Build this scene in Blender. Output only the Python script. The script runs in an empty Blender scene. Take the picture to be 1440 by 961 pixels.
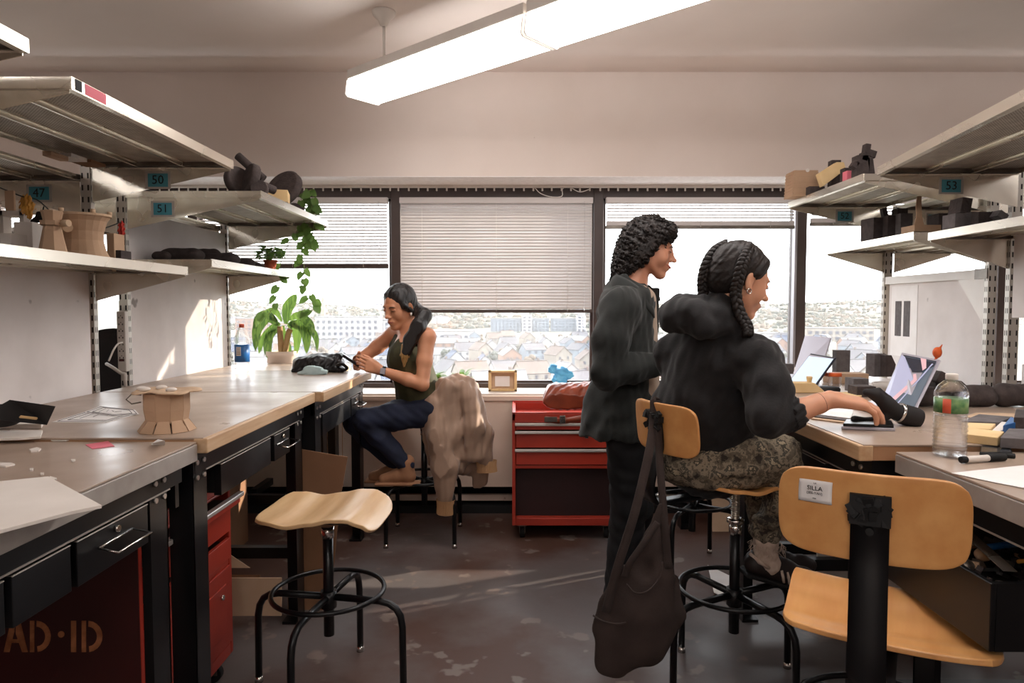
# ------------------------------------------------------------------ volume modelling tools (smoothly blended solids -> one mesh)
class SDF:
    def __init__(self, lo, hi, h):
        self.h = h; self.lo = np.array(lo, dtype=np.float32)
        self.n = np.ceil((np.array(hi)-np.array(lo))/h).astype(int)+1
        self.a = np.full(self.n, 1.0, dtype=np.float32)
    def _win(self, lo, hi, pad):
        i0 = np.clip(np.floor((np.array(lo)-pad-self.lo)/self.h).astype(int), 0, self.n); i1 = np.clip(np.ceil((np.array(hi)+pad-self.lo)/self.h).astype(int)+1, 0, self.n)
        if np.any(i1 <= i0): return None
        sl = tuple(slice(a, b) for a, b in zip(i0, i1))
        g = [self.lo[k]+self.h*np.arange(i0[k], i1[k], dtype=np.float32) for k in range(3)]
        X, Y, Z = np.meshgrid(*g, indexing='ij')
        return sl, X, Y, Z
    def _mix(self, sl, d, k, op):
        o = self.a[sl]
        if op == 'u':
            if k <= 0: self.a[sl] = np.minimum(o, d)
            else:
                hh = np.clip(.5+.5*(o-d)/k, 0, 1); self.a[sl] = o*(1-hh)+d*hh-k*hh*(1-hh)
        else:
            if k <= 0: self.a[sl] = np.maximum(o, -d)
            else:
                hh = np.clip(.5-.5*(o+d)/k, 0, 1); self.a[sl] = o*(1-hh)+(-d)*hh+k*hh*(1-hh)
    def cap(self, p0, p1, r0, r1=None, k=.02, op='u', sq=None):
        """round cone; sq=(axis vector, factor) flattens it along that axis"""
        r1 = r0 if r1 is None else r1; p0 = np.array(p0, dtype=np.float32); p1 = np.array(p1, dtype=np.float32)
        R = max(r0, r1)
        q = self._win(np.minimum(p0, p1), np.maximum(p0, p1), R+max(k, .02)+3*self.h)
        if q is None: return self
        sl, X, Y, Z = q
        P = np.stack([X-p0[0], Y-p0[1], Z-p0[2]], -1); d = p1-p0; L2 = float(d@d)+1e-9
        t = np.clip((P@d)/L2, 0, 1)
        Q = P-t[..., None]*d
        if sq is not None:
            ax = np.array(sq[0], dtype=np.float32); ax /= np.linalg.norm(ax)
            c = Q@ax; Q = Q+(c*(1/sq[1]-1))[..., None]*ax
        self._mix(sl, np.sqrt((Q*Q).sum(-1))-(r0+(r1-r0)*t), k, op); return self
    def chain(self, pts, rs, k=.02, sq=None):
        for i in range(len(pts)-1): self.cap(pts[i], pts[i+1], rs[i], rs[i+1], k, 'u', sq)
        return self
    def ell(self, c, r, R=None, k=.02, op='u'):
        c = np.array(c, dtype=np.float32); r = np.array(r, dtype=np.float32); m = float(r.max())
        q = self._win(c, c, m+max(k, .01)+3*self.h)
        if q is None: return self
        sl, X, Y, Z = q
        P = np.stack([X-c[0], Y-c[1], Z-c[2]], -1)
        if R is not None: P = P@np.array(R, dtype=np.float32)
        k0 = np.sqrt(((P/r)**2).sum(-1)); k1 = np.sqrt(((P/(r*r))**2).sum(-1))+1e-9
        self._mix(sl, k0*(k0-1)/k1, k, op); return self
    def box(self, c, s, R=None, rr=.01, k=.01, op='u'):
        c = np.array(c, dtype=np.float32); s = np.array(s, dtype=np.float32)/2
        q = self._win(c, c, float(np.linalg.norm(s))+max(k, .01)+2*self.h)
        if q is None: return self
        sl, X, Y, Z = q
        P = np.stack([X-c[0], Y-c[1], Z-c[2]], -1)
        if R is not None: P = P@np.array(R, dtype=np.float32)
        Q = np.abs(P)-(s-rr)
        d = np.sqrt((np.maximum(Q, 0)**2).sum(-1))+np.minimum(Q.max(-1), 0)-rr
        self._mix(sl, d, k, op); return self
    def wave(self, amp, fr, n=6, seed=0, dirn=None, warp=.4, lo=None, hi=None, ridge=False):
        """cloth-like displacement: amp metres, fr cycles per metre; dirn = direction along which folds run (little variation there)"""
        rs = np.random.RandomState(seed)
        q = self._win(self.lo if lo is None else lo, self.lo+self.n*self.h if hi is None else hi, 0)
        sl, X, Y, Z = q
        f = np.zeros_like(X)
        wx = np.sin(X*7+Y*5+seed)+np.sin(Z*9-X*4+1.3*seed)
        for i in range(n):
            v = rs.normal(size=3)
            if dirn is not None:
                dd = np.array(dirn, dtype=float); dd /= np.linalg.norm(dd); v = v-dd*(v@dd)*.88
            v /= np.linalg.norm(v); w_ = 2*PI*fr*rs.uniform(.6, 1.7)
            s = np.sin((X*v[0]+Y*v[1]+Z*v[2])*w_+rs.uniform(0, 6.28)+warp*wx*rs.uniform(.6, 1.4))
            f += (1-2*np.abs(s)) if ridge else s
        self.a[sl] += (amp/math.sqrt(n))*f
        return self
    def mesh(self, name, mats, parent=None, smooth=True, loc=None):
        g = vdb.FloatGrid(); g.copyFromArray(np.ascontiguousarray(self.a, dtype=np.float32))
        p, tr, qd = g.convertToPolygons(isovalue=0.0, adaptivity=0.0)
        P = p*self.h+self.lo
        me = bpy.data.meshes.new(name)
        if parent is not None: off = np.array(ORG[parent.name])
        else: off = np.array([(P[:, 0].min()+P[:, 0].max())/2, (P[:, 1].min()+P[:, 1].max())/2, P[:, 2].min()])
        P = (P-off).astype(np.float32)
        nq = len(qd)
        me.vertices.add(len(P)); me.vertices.foreach_set('co', P.ravel())
        me.loops.add(nq*4); me.loops.foreach_set('vertex_index', qd[:, ::-1].astype(np.int32).ravel())
        me.polygons.add(nq); me.polygons.foreach_set('loop_start', np.arange(0, nq*4, 4, dtype=np.int32))
        me.polygons.foreach_set('use_smooth', np.ones(nq, dtype=bool))
        me.update(); me.validate()
        for q in (mats if isinstance(mats, (list, tuple)) else [mats]): me.materials.append(MATS[q])
        o = bpy.data.objects.new(name, me); COL.objects.link(o)
        if parent is not None: o.parent = parent; ORG[o.name] = Vector(off)
        else: o.location = off; ORG[o.name] = Vector(off)
        # relax the voxel steps
        s = o.modifiers.new('relax', 'SMOOTH'); s.factor = .5; s.iterations = 2
        return o
def bounds(pts, pad):
    a = np.array([tuple(p) for p in pts]); return a.min(0)-pad, a.max(0)+pad
import bpy, math, random
import numpy as np
from mathutils import Vector, Matrix, Euler, Quaternion
try:
    import openvdb as vdb
except ImportError:
    import pyopenvdb as vdb
PI = math.pi
sc = bpy.context.scene
COL = sc.collection

# ------------------------------------------------------------------ camera, world, sun, exposure
CAM_Z = 1.37
TILT = math.radians(2.83)
F = 960.0
cam_d = bpy.data.cameras.new('camera')
cam = bpy.data.objects.new('camera', cam_d); COL.objects.link(cam)
cam.location = (0, 0, CAM_Z)
cam.rotation_euler = (PI/2 - TILT, 0, 0)
cam_d.sensor_width = 36.0
cam_d.lens = F/1440*36.0
cam_d.shift_x = -4/1440
cam_d.clip_start = 0.05; cam_d.clip_end = 6000
sc.camera = cam
sc.view_settings.view_transform = 'Standard'
sc.view_settings.look = 'None'
sc.view_settings.gamma = 1.0
sc.view_settings.use_curve_mapping = False
sc.view_settings.exposure = 0.0
SKY = 6.2
SUN = 13.0
LAMP = 16.5
w = bpy.data.worlds.new('sky'); sc.world = w; w.use_nodes = True
_n = w.node_tree.nodes; _l = w.node_tree.links
_bg = _n['Background']; _bg.inputs[0].default_value = (0.93, 0.965, 1.0, 1); _bg.inputs[1].default_value = SKY
sun_d = bpy.data.lights.new('sun', 'SUN'); sun_d.energy = SUN; sun_d.angle = math.radians(0.6); sun_d.color = (1.0, 0.88, 0.72)
sun = bpy.data.objects.new('sun', sun_d); COL.objects.link(sun)
_sd = Vector((0.92, 0.40, 0.33)).normalized()
sun.rotation_euler = _sd.to_track_quat('Z', 'Y').to_euler()
sun.location = (30, 14, 14)
sc.cycles.max_bounces = 9; sc.cycles.diffuse_bounces = 5; sc.cycles.glossy_bounces = 4
sc.cycles.transmission_bounces = 8; sc.cycles.transparent_max_bounces = 16
sc.cycles.caustics_reflective = False; sc.cycles.caustics_refractive = False
sc.cycles.sample_clamp_indirect = 8.0
sc.cycles.use_denoising = True

# ------------------------------------------------------------------ pixel helpers (photo pixel + known distance -> real point)
def at(px, py, Y):
    u = (px-724)/F; v = (480.5-py)/F
    s = Y/(math.cos(TILT) + v*math.sin(TILT))
    return Vector((u*s, Y, CAM_Z + s*(v*math.cos(TILT)-math.sin(TILT))))
def onz(px, py, z):
    u = (px-724)/F; v = (480.5-py)/F
    s = (z-CAM_Z)/(v*math.cos(TILT)-math.sin(TILT))
    return Vector((u*s, s*(math.cos(TILT)+v*math.sin(TILT)), z))

# ------------------------------------------------------------------ materials
def lin(c):
    return tuple(((x/255)/12.92 if x/255 <= 0.04045 else ((x/255+0.055)/1.055)**2.4) for x in c[:3]) + (1.0,)
MATS = {}
def mat(name, c1, c2=None, scale=6.0, detail=4.0, lo=0.35, hi=0.65, rough=0.6, rough2=None, metal=0.0, bump=0.0, bscale=None,
        stretch=(1, 1, 1), spec=0.5, trans=0.0, ior=1.45, emit=None, estr=0.0, sheen=0.0, sub=0.0, c3=None, s3=40.0, t3=0.62, coat=0.0, tl=None):
    m = bpy.data.materials.new(name); m.use_nodes = True
    nt = m.node_tree; N = nt.nodes; L = nt.links
    b = N['Principled BSDF']
    b.inputs['Roughness'].default_value = rough
    b.inputs['Metallic'].default_value = metal
    b.inputs['Specular IOR Level'].default_value = spec
    b.inputs['IOR'].default_value = ior
    b.inputs['Transmission Weight'].default_value = trans
    b.inputs['Coat Weight'].default_value = coat
    if sheen: b.inputs['Sheen Weight'].default_value = sheen; b.inputs['Sheen Roughness'].default_value = 0.5
    if sub:
        b.inputs['Subsurface Weight'].default_value = sub; b.inputs['Subsurface Radius'].default_value = (1, .35, .2); b.inputs['Subsurface Scale'].default_value = 0.006
    if emit: b.inputs['Emission Color'].default_value = lin(emit); b.inputs['Emission Strength'].default_value = estr
    b.inputs['Base Color'].default_value = lin(c1)
    tc = N.new('ShaderNodeTexCoord'); mp = N.new('ShaderNodeMapping'); mp.inputs['Scale'].default_value = stretch
    L.new(tc.outputs['Object'], mp.inputs['Vector'])
    nz = None
    if c2 is not None:
        nz = N.new('ShaderNodeTexNoise'); nz.inputs['Scale'].default_value = scale; nz.inputs['Detail'].default_value = detail
        L.new(mp.outputs[0], nz.inputs['Vector'])
        cr = N.new('ShaderNodeValToRGB'); cr.color_ramp.elements[0].position = lo; cr.color_ramp.elements[1].position = hi
        cr.color_ramp.elements[0].color = lin(c1); cr.color_ramp.elements[1].color = lin(c2)
        L.new(nz.outputs['Fac'], cr.inputs['Fac'])
        out = cr.outputs[0]
        if c3 is not None:
            n3 = N.new('ShaderNodeTexNoise'); n3.inputs['Scale'].default_value = s3; n3.inputs['Detail'].default_value = 3
            L.new(tc.outputs['Object'], n3.inputs['Vector'])
            r3 = N.new('ShaderNodeValToRGB'); r3.color_ramp.elements[0].position = t3; r3.color_ramp.elements[1].position = t3+0.04
            r3.color_ramp.elements[0].color = (0, 0, 0, 1); r3.color_ramp.elements[1].color = (1, 1, 1, 1)
            L.new(n3.outputs['Fac'], r3.inputs['Fac'])
            mx = N.new('ShaderNodeMix'); mx.data_type = 'RGBA'
            L.new(r3.outputs[0], mx.inputs[0]); L.new(out, mx.inputs[6]); mx.inputs[7].default_value = lin(c3)
            out = mx.outputs[2]
        L.new(out, b.inputs['Base Color'])
        if rough2 is not None:
            mr = N.new('ShaderNodeMapRange'); mr.inputs['From Min'].default_value = lo; mr.inputs['From Max'].default_value = hi
            mr.inputs['To Min'].default_value = rough; mr.inputs['To Max'].default_value = rough2
            L.new(nz.outputs['Fac'], mr.inputs['Value']); L.new(mr.outputs[0], b.inputs['Roughness'])
    if bump:
        nb = N.new('ShaderNodeTexNoise'); nb.inputs['Scale'].default_value = bscale or scale*3; nb.inputs['Detail'].default_value = 5
        L.new(mp.outputs[0], nb.inputs['Vector'])
        bp = N.new('ShaderNodeBump'); bp.inputs['Strength'].default_value = bump; bp.inputs['Distance'].default_value = 0.01
        L.new(nb.outputs['Fac'], bp.inputs['Height']); L.new(bp.outputs[0], b.inputs['Normal'])
    if tl:
        t_ = N.new('ShaderNodeBsdfTranslucent'); t_.inputs[0].default_value = lin(tl); mx = N.new('ShaderNodeMixShader'); mx.inputs[0].default_value = .3
        L.new(b.outputs[0], mx.inputs[1]); L.new(t_.outputs[0], mx.inputs[2]); L.new(mx.outputs[0], N['Material Output'].inputs[0])
    MATS[name] = m
    return m

mat('ceiling_paint', (232, 222, 216), (225, 214, 207), scale=1.2, rough=0.9, bump=0.05, bscale=20, c3=(120, 100, 90), s3=9, t3=0.80)
mat('wall_paint', (220, 208, 200), (214, 201, 192), scale=1.6, rough=0.85, bump=0.06, bscale=25, c3=(90, 75, 68), s3=11, t3=0.80)
mat('soffit_lit', (236, 232, 230), (226, 221, 219), scale=30, rough=0.8)  # paler than the wall paint, sun bounce put into the colour
mat('floor_paint', (92, 86, 85), (76, 52, 43), scale=0.9, detail=14, lo=0.43, hi=0.55, rough=0.30, rough2=0.55, bump=0.12, bscale=9, c3=(112, 100, 94), s3=7, t3=0.63)
mat('window_frame', (72, 58, 54), (62, 50, 46), scale=4, rough=0.45)
mat('mullion_alu', (150, 146, 150), rough=0.4, metal=0.6)
mat('blind', (206, 200, 198), (199, 193, 190), scale=3, rough=0.55)
mat('white_plastic', (225, 220, 214), (215, 209, 202), scale=5, rough=0.45)
mat('galv', (228, 222, 210), (214, 206, 192), scale=5, detail=2, rough=0.20, rough2=0.34, metal=0.88, bump=0.0, stretch=(1, .35, 1))
mat('galv_dark', (120, 112, 104), (92, 86, 80), scale=9, rough=0.4, metal=0.8)
mat('mesh_steel', (190, 180, 168), (168, 158, 146), scale=18, rough=0.5, metal=0.55, bump=0.3, bscale=260)
mat('upright_steel', (196, 190, 182), (172, 165, 156), scale=8, rough=0.42, metal=0.45, stretch=(1, 1, .4))
mat('slot_dark', (24, 20, 18), rough=0.8)
mat('white_board', (224, 217, 214), (208, 200, 196), scale=3.2, detail=7, rough=0.75, bump=0.08, bscale=14, c3=(150, 142, 138), s3=7, t3=0.70)
mat('board_edge', (176, 134, 100), rough=0.8)
mat('bench_top', (172, 152, 136), (156, 136, 120), scale=3.0, detail=7, rough=0.27, rough2=0.42, bump=0.03, bscale=18, c3=(196, 182, 166), s3=8, t3=0.67, spec=0.55)
mat('wood_trim', (206, 174, 138), (186, 148, 110), scale=5, detail=6, rough=0.5, stretch=(8, .6, 8), bump=0.05)
mat('alu_trim', (176, 168, 160), (160, 150, 142), scale=12, rough=0.45, metal=0.35)
mat('black_steel', (12, 12, 14), (18, 18, 20), scale=3, rough=0.28, rough2=0.42, spec=0.42)
mat('black_matte', (12, 11, 12), (18, 16, 16), scale=8, rough=0.7)
mat('chrome', (215, 212, 208), rough=0.16, metal=1.0)
mat('bolt', (190, 186, 182), rough=0.3, metal=0.9)
mat('red_paint', (168, 54, 38), (152, 46, 32), scale=3, rough=0.35, rough2=0.45, spec=0.5)
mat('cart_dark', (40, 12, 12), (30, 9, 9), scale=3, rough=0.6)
mat('cart_side', (66, 16, 14), (54, 13, 11), scale=3, rough=0.6, c3=(110, 60, 40), s3=30, t3=0.74)  # shaded copy of the red paint for the cart end
mat('stencil', (196, 128, 86), (150, 92, 60), scale=25, rough=0.8)
mat('birch_ply', (214, 158, 98), (198, 138, 80), scale=2.2, detail=7, rough=0.33, rough2=0.42, stretch=(1, 7, 7), bump=0.02, spec=0.5)
mat('birch_worn', (206, 172, 128), (188, 150, 106), scale=2.4, detail=7, rough=0.3, rough2=0.45, stretch=(7, 1, 7), spec=0.55, c3=(60, 40, 28), s3=22, t3=0.735)
mat('ply_edge', (170, 118, 72), rough=0.6)
mat('heater_paint', (214, 198, 184), (204, 186, 170), scale=3, rough=0.6, c3=(150, 120, 100), s3=12, t3=0.72)
mat('sill_paint', (214, 206, 200), (200, 190, 182), scale=6, rough=0.4)
mat('cardboard', (186, 154, 126), (174, 142, 114), scale=6, rough=0.85, bump=0.08, bscale=60)
mat('cardboard_pale', (204, 176, 148), (192, 162, 132), scale=6, rough=0.85, bump=0.05)
mat('brown_sheet', (142, 104, 76), (128, 92, 66), scale=2.5, rough=0.8)
mat('foam_white', (226, 218, 210), (216, 207, 198), scale=5, rough=0.8)
mat('paper', (236, 232, 230), (228, 223, 220), scale=8, rough=0.8)
mat('pink_paper', (232, 122, 138), rough=0.7)
mat('foam_dark', (72, 62, 60), (58, 50, 48), scale=30, rough=0.9, bump=0.3, bscale=90)
mat('foam_grey', (104, 98, 98), (88, 82, 82), scale=30, rough=0.9, bump=0.2, bscale=90)
mat('foam_yellow', (226, 196, 148), (212, 180, 130), scale=8, rough=0.85)
mat('terracotta', (176, 86, 52), (160, 76, 46), scale=8, rough=0.8)
mat('leaf', (104, 136, 70), (74, 108, 52), scale=12, rough=0.42, spec=0.5, tl=(118, 150, 74))
mat('leaf_stripe', (112, 142, 70), (44, 76, 38), scale=5, detail=2, lo=0.47, hi=0.53, rough=0.4, stretch=(14, 14, 1), tl=(112, 144, 66))
mat('stem_green', (110, 120, 66), rough=0.6)
mat('stem_cane', (168, 138, 98), (146, 116, 80), scale=20, rough=0.8)
mat('label_teal', (84, 160, 178), (74, 148, 166), scale=10, rough=0.6)
mat('ink', (26, 26, 30), rough=0.7)
mat('plastic_grey', (188, 180, 172), rough=0.5)
mat('blue_label', (30, 96, 158), (24, 84, 146), scale=10, rough=0.4)
mat('green_label', (44, 100, 60), (120, 150, 90), scale=40, rough=0.4)
mat('red_label', (206, 88, 62), rough=0.4)
mat('black_cloth', (34, 30, 30), (26, 23, 23), scale=10, rough=0.8, bump=0.05)
mat('orange', (214, 96, 40), (196, 78, 30), scale=12, rough=0.5)
mat('yellow_paint', (206, 150, 62), (186, 128, 50), scale=30, rough=0.6)
mat('screen_off', (120, 124, 140), rough=0.2)
def perforate(name, pitch, dark):
    m = MATS[name]; N = m.node_tree.nodes; L = m.node_tree.links; b = N['Principled BSDF']
    tc = [n for n in N if n.type == 'TEX_COORD'][0]; src = b.inputs['Base Color'].links[0].from_socket
    sp = N.new('ShaderNodeSeparateXYZ'); L.new(tc.outputs['Object'], sp.inputs[0]); outs = []
    for k in (0, 1):
        a = N.new('ShaderNodeMath'); a.operation = 'MULTIPLY'; a.inputs[1].default_value = 2*PI/pitch; L.new(sp.outputs[k], a.inputs[0])
        s = N.new('ShaderNodeMath'); s.operation = 'SINE'; L.new(a.outputs[0], s.inputs[0]); outs.append(s)
    p = N.new('ShaderNodeMath'); p.operation = 'MULTIPLY'; L.new(outs[0].outputs[0], p.inputs[0]); L.new(outs[1].outputs[0], p.inputs[1])
    g = N.new('ShaderNodeMath'); g.operation = 'GREATER_THAN'; g.inputs[1].default_value = .45; L.new(p.outputs[0], g.inputs[0])
    mx = N.new('ShaderNodeMix'); mx.data_type = 'RGBA'; L.new(g.outputs[0], mx.inputs[0]); L.new(src, mx.inputs[6]); mx.inputs[7].default_value = lin(dark); L.new(mx.outputs[2], b.inputs['Base Color'])
perforate('mesh_steel', .011, (60, 52, 46))
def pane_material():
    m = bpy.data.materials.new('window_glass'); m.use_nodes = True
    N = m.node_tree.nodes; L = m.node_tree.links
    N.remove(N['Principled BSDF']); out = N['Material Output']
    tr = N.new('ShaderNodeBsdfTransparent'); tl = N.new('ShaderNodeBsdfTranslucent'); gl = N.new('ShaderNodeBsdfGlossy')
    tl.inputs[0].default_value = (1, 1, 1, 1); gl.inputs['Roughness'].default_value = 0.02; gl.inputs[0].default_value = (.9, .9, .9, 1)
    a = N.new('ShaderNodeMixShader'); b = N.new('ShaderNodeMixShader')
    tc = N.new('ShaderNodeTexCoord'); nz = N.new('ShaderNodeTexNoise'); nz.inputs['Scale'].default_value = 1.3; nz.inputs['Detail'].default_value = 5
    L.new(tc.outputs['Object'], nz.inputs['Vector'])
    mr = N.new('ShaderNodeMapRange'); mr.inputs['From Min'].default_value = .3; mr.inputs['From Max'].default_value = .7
    mr.inputs['To Min'].default_value = 0.03; mr.inputs['To Max'].default_value = 0.055  # patchy translucent share stands in for haze over the view outside
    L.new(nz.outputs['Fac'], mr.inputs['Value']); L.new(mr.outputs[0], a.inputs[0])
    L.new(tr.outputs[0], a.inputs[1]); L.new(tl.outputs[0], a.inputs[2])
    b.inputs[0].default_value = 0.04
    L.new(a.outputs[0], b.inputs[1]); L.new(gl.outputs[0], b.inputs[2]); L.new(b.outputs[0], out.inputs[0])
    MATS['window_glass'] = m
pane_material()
def clear_material(name, tint=(1, 1, 1), rough=0.02, ior=1.33):
    m = bpy.data.materials.new(name); m.use_nodes = True
    N = m.node_tree.nodes; L = m.node_tree.links
    b = N['Principled BSDF']; b.inputs['Transmission Weight'].default_value = 1.0; b.inputs['Roughness'].default_value = rough
    b.inputs['IOR'].default_value = ior; b.inputs['Base Color'].default_value = (*tint, 1)
    out = N['Material Output']; tr = N.new('ShaderNodeBsdfTransparent'); mx = N.new('ShaderNodeMixShader'); mx.inputs[0].default_value = 0.35
    L.new(tr.outputs[0], mx.inputs[1]); L.new(b.outputs[0], mx.inputs[2]); L.new(mx.outputs[0], out.inputs[0])
    MATS[name] = m
clear_material('clear_plastic', (0.97, 0.98, 1.0), 0.05, 1.25)

mat('blue_bag', (96, 176, 214), (70, 150, 200), scale=20, rough=0.4)
mat('glossy_screen', (60, 62, 66), rough=0.08, spec=0.8)
mat('mask_blue', (186, 206, 206), (170, 192, 194), scale=20, rough=0.8)
clear_material('water', (0.96, 0.98, 1.0), 0.0, 1.33)
# ------------------------------------------------------------------ mesh builder
ORG = {}
def rotm(rx=0, ry=0, rz=0):
    return Euler((rx, ry, rz)).to_matrix()
class MB:
    def __init__(self):
        self.v = []; self.f = []; self.m = []; self.s = []
    def add(self, vs, fs, mi=0, smooth=False):
        o = len(self.v)
        self.v += [Vector(p) for p in vs]
        for f in fs:
            self.f.append([i+o for i in f]); self.m.append(mi); self.s.append(smooth)
        return self
    def box(self, c, s, R=None, mi=0):
        c = Vector(c); hx, hy, hz = s[0]/2, s[1]/2, s[2]/2
        vs = [Vector((x*hx, y*hy, z*hz)) for z in (-1, 1) for y in (-1, 1) for x in (-1, 1)]
        if R is not None: vs = [R @ p for p in vs]
        return self.add([p+c for p in vs], [(0, 2, 3, 1), (4, 5, 7, 6), (0, 1, 5, 4), (2, 6, 7, 3), (0, 4, 6, 2), (1, 3, 7, 5)], mi)
    def bb(self, x0, x1, y0, y1, z0, z1, mi=0):
        return self.box(((x0+x1)/2, (y0+y1)/2, (z0+z1)/2), (abs(x1-x0), abs(y1-y0), abs(z1-z0)), None, mi)
    def cyl(self, p0, p1, r0, r1=None, n=14, mi=0, cap=True):
        return self.tube([p0, p1], [r0, r0 if r1 is None else r1], n, mi, cap)
    def tube(self, pts, r, n=10, mi=0, cap=True, closed=False, flat=None):
        pts = [Vector(p) for p in pts]; k = len(pts)
        rs = r if isinstance(r, (list, tuple)) else [r]*k
        ring = []; up = None
        for i, p in enumerate(pts):
            a = pts[(i-1) % k] if (closed or i > 0) else p
            b = pts[(i+1) % k] if (closed or i < k-1) else p
            t = (b-a).normalized() if (b-a).length > 1e-9 else Vector((0, 0, 1))
            if up is None:
                up = Vector((0, 0, 1)) if abs(t.z) < 0.9 else Vector((0, 1, 0))
            x = t.cross(up)
            if x.length < 1e-6: x = t.orthogonal()
            x.normalize(); y = x.cross(t).normalized(); up = y
            rr = rs[i]; ra, rb = (rr, rr) if flat is None else (rr, rr*flat)
            ring.append([p + x*(ra*math.cos(2*PI*j/n)) + y*(rb*math.sin(2*PI*j/n)) for j in range(n)])
        o = len(self.v)
        for q in ring: self.v += q
        m = k if closed else k-1
        for i in range(m):
            i2 = (i+1) % k
            for j in range(n):
                j2 = (j+1) % n
                self.f.append([o+i*n+j, o+i2*n+j, o+i2*n+j2, o+i*n+j2]); self.m.append(mi); self.s.append(True)
        if cap and not closed:
            self.f.append([o+j for j in range(n)]); self.m.append(mi); self.s.append(False)
            self.f.append([o+(k-1)*n+j for j in reversed(range(n))]); self.m.append(mi); self.s.append(False)
        return self
    def lathe(self, prof, c=(0, 0, 0), n=24, mi=0, R=None, smooth=True):
        c = Vector(c); vs = []
        for (r, z) in prof:
            for j in range(n):
                p = Vector((r*math.cos(2*PI*j/n), r*math.sin(2*PI*j/n), z))
                vs.append((R @ p if R is not None else p) + c)
        fs = [[i*n+j, i*n+(j+1) % n, (i+1)*n+(j+1) % n, (i+1)*n+j] for i in range(len(prof)-1) for j in range(n)]
        self.add(vs, fs, mi, smooth)
        o = len(self.v)-len(vs); k = len(prof)
        if prof[0][0] > 1e-4: self.f.append([o+j for j in reversed(range(n))]); self.m.append(mi); self.s.append(False)
        if prof[-1][0] > 1e-4: self.f.append([o+(k-1)*n+j for j in range(n)]); self.m.append(mi); self.s.append(False)
        return self
    def prism(self, poly, d0, d1, axis='z', mi=0, M=None):
        def P(a, b, d):
            q = {'z': (a, b, d), 'y': (a, d, b), 'x': (d, a, b)}[axis]
            return (M @ Vector(q)) if M is not None else Vector(q)
        k = len(poly)
        vs = [P(a, b, d0) for a, b in poly] + [P(a, b, d1) for a, b in poly]
        fs = [list(reversed(range(k))), list(range(k, 2*k))] + [[i, (i+1) % k, k+(i+1) % k, k+i] for i in range(k)]
        return self.add(vs, fs, mi)
    def ell(self, c, r, R=None, n=16, m=10, mi=0):
        c = Vector(c); vs = []
        r = (r, r, r) if isinstance(r, (int, float)) else r
        for i in range(m+1):
            th = PI*i/m
            for j in range(n):
                ph = 2*PI*j/n
                p = Vector((r[0]*math.sin(th)*math.cos(ph), r[1]*math.sin(th)*math.sin(ph), r[2]*math.cos(th)))
                vs.append((R @ p if R is not None else p)+c)
        fs = [[i*n+j, (i+1)*n+j, (i+1)*n+(j+1) % n, i*n+(j+1) % n] for i in range(m) for j in range(n)]
        return self.add(vs, fs, mi, True)
    def sheet(self, fn, nu, nv, th=0.0, mi=0, smooth=True):
        P = [[Vector(fn(i/nu, j/nv)) for j in range(nv+1)] for i in range(nu+1)]
        if th == 0:
            vs = [p for row in P for p in row]
            return self.add(vs, [[i*(nv+1)+j, (i+1)*(nv+1)+j, (i+1)*(nv+1)+j+1, i*(nv+1)+j+1] for i in range(nu) for j in range(nv)], mi, smooth)
        T, B = [], []
        for i in range(nu+1):
            for j in range(nv+1):
                a = P[min(i+1, nu)][j]-P[max(i-1, 0)][j]; b = P[i][min(j+1, nv)]-P[i][max(j-1, 0)]
                nn = a.cross(b); nn = nn.normalized() if nn.length > 1e-12 else Vector((0, 0, 1))
                T.append(P[i][j]+nn*th/2); B.append(P[i][j]-nn*th/2)
        W_ = nv+1; n0 = len(T)
        fs = []; sm = []
        for i in range(nu):
            for j in range(nv):
                q = [i*W_+j, (i+1)*W_+j, (i+1)*W_+j+1, i*W_+j+1]
                fs.append(q); fs.append([n0+x for x in reversed(q)])
        self.add(T+B, fs, mi, smooth)
        o = len(self.v)-2*n0
        edge = [(i*W_, (i+1)*W_) for i in range(nu)] + [((i+1)*W_+nv, i*W_+nv) for i in range(nu)] + [(j+1, j) for j in range(nv)] + [(nu*W_+j, nu*W_+j+1) for j in range(nv)]
        for a, b in edge:
            self.f.append([o+b, o+a, o+n0+a, o+n0+b]); self.m.append(mi); self.s.append(False)
        return self
    def build(self, name, mats, parent=None, bevel=0.0, seg=2, subsurf=0, solid=0.0):
        me = bpy.data.meshes.new(name)
        if parent is None:
            xs = [p.x for p in self.v]; ys = [p.y for p in self.v]; zs = [p.z for p in self.v]
            org = Vector(((min(xs)+max(xs))/2, (min(ys)+max(ys))/2, min(zs)))
            off = org
        else:
            off = ORG[parent.name]; org = Vector((0, 0, 0))
        me.from_pydata([tuple(p-off) for p in self.v], [], self.f)
        me.polygons.foreach_set('material_index', self.m)
        me.polygons.foreach_set('use_smooth', self.s)
        mats = mats if isinstance(mats, (list, tuple)) else [mats]
        for q in mats: me.materials.append(MATS[q] if isinstance(q, str) else q)
        me.update()
        o = bpy.data.objects.new(name, me); COL.objects.link(o)
        if parent is not None: o.parent = parent; ORG[o.name] = off
        else: o.location = org; ORG[o.name] = org
        if bevel:
            b = o.modifiers.new('bevel', 'BEVEL'); b.width = bevel; b.segments = seg; b.limit_method = 'ANGLE'; b.angle_limit = math.radians(40)
        if solid:
            q = o.modifiers.new('solid', 'SOLIDIFY'); q.thickness = solid; q.offset = 0
        if subsurf:
            q = o.modifiers.new('sub', 'SUBSURF'); q.levels = subsurf; q.render_levels = subsurf
        return o
def tag(o, label=None, cat=None, group=None, kind=None):
    if label: o['label'] = label
    if cat: o['category'] = cat
    if group: o['group'] = group
    if kind: o['kind'] = kind
    return o
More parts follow.
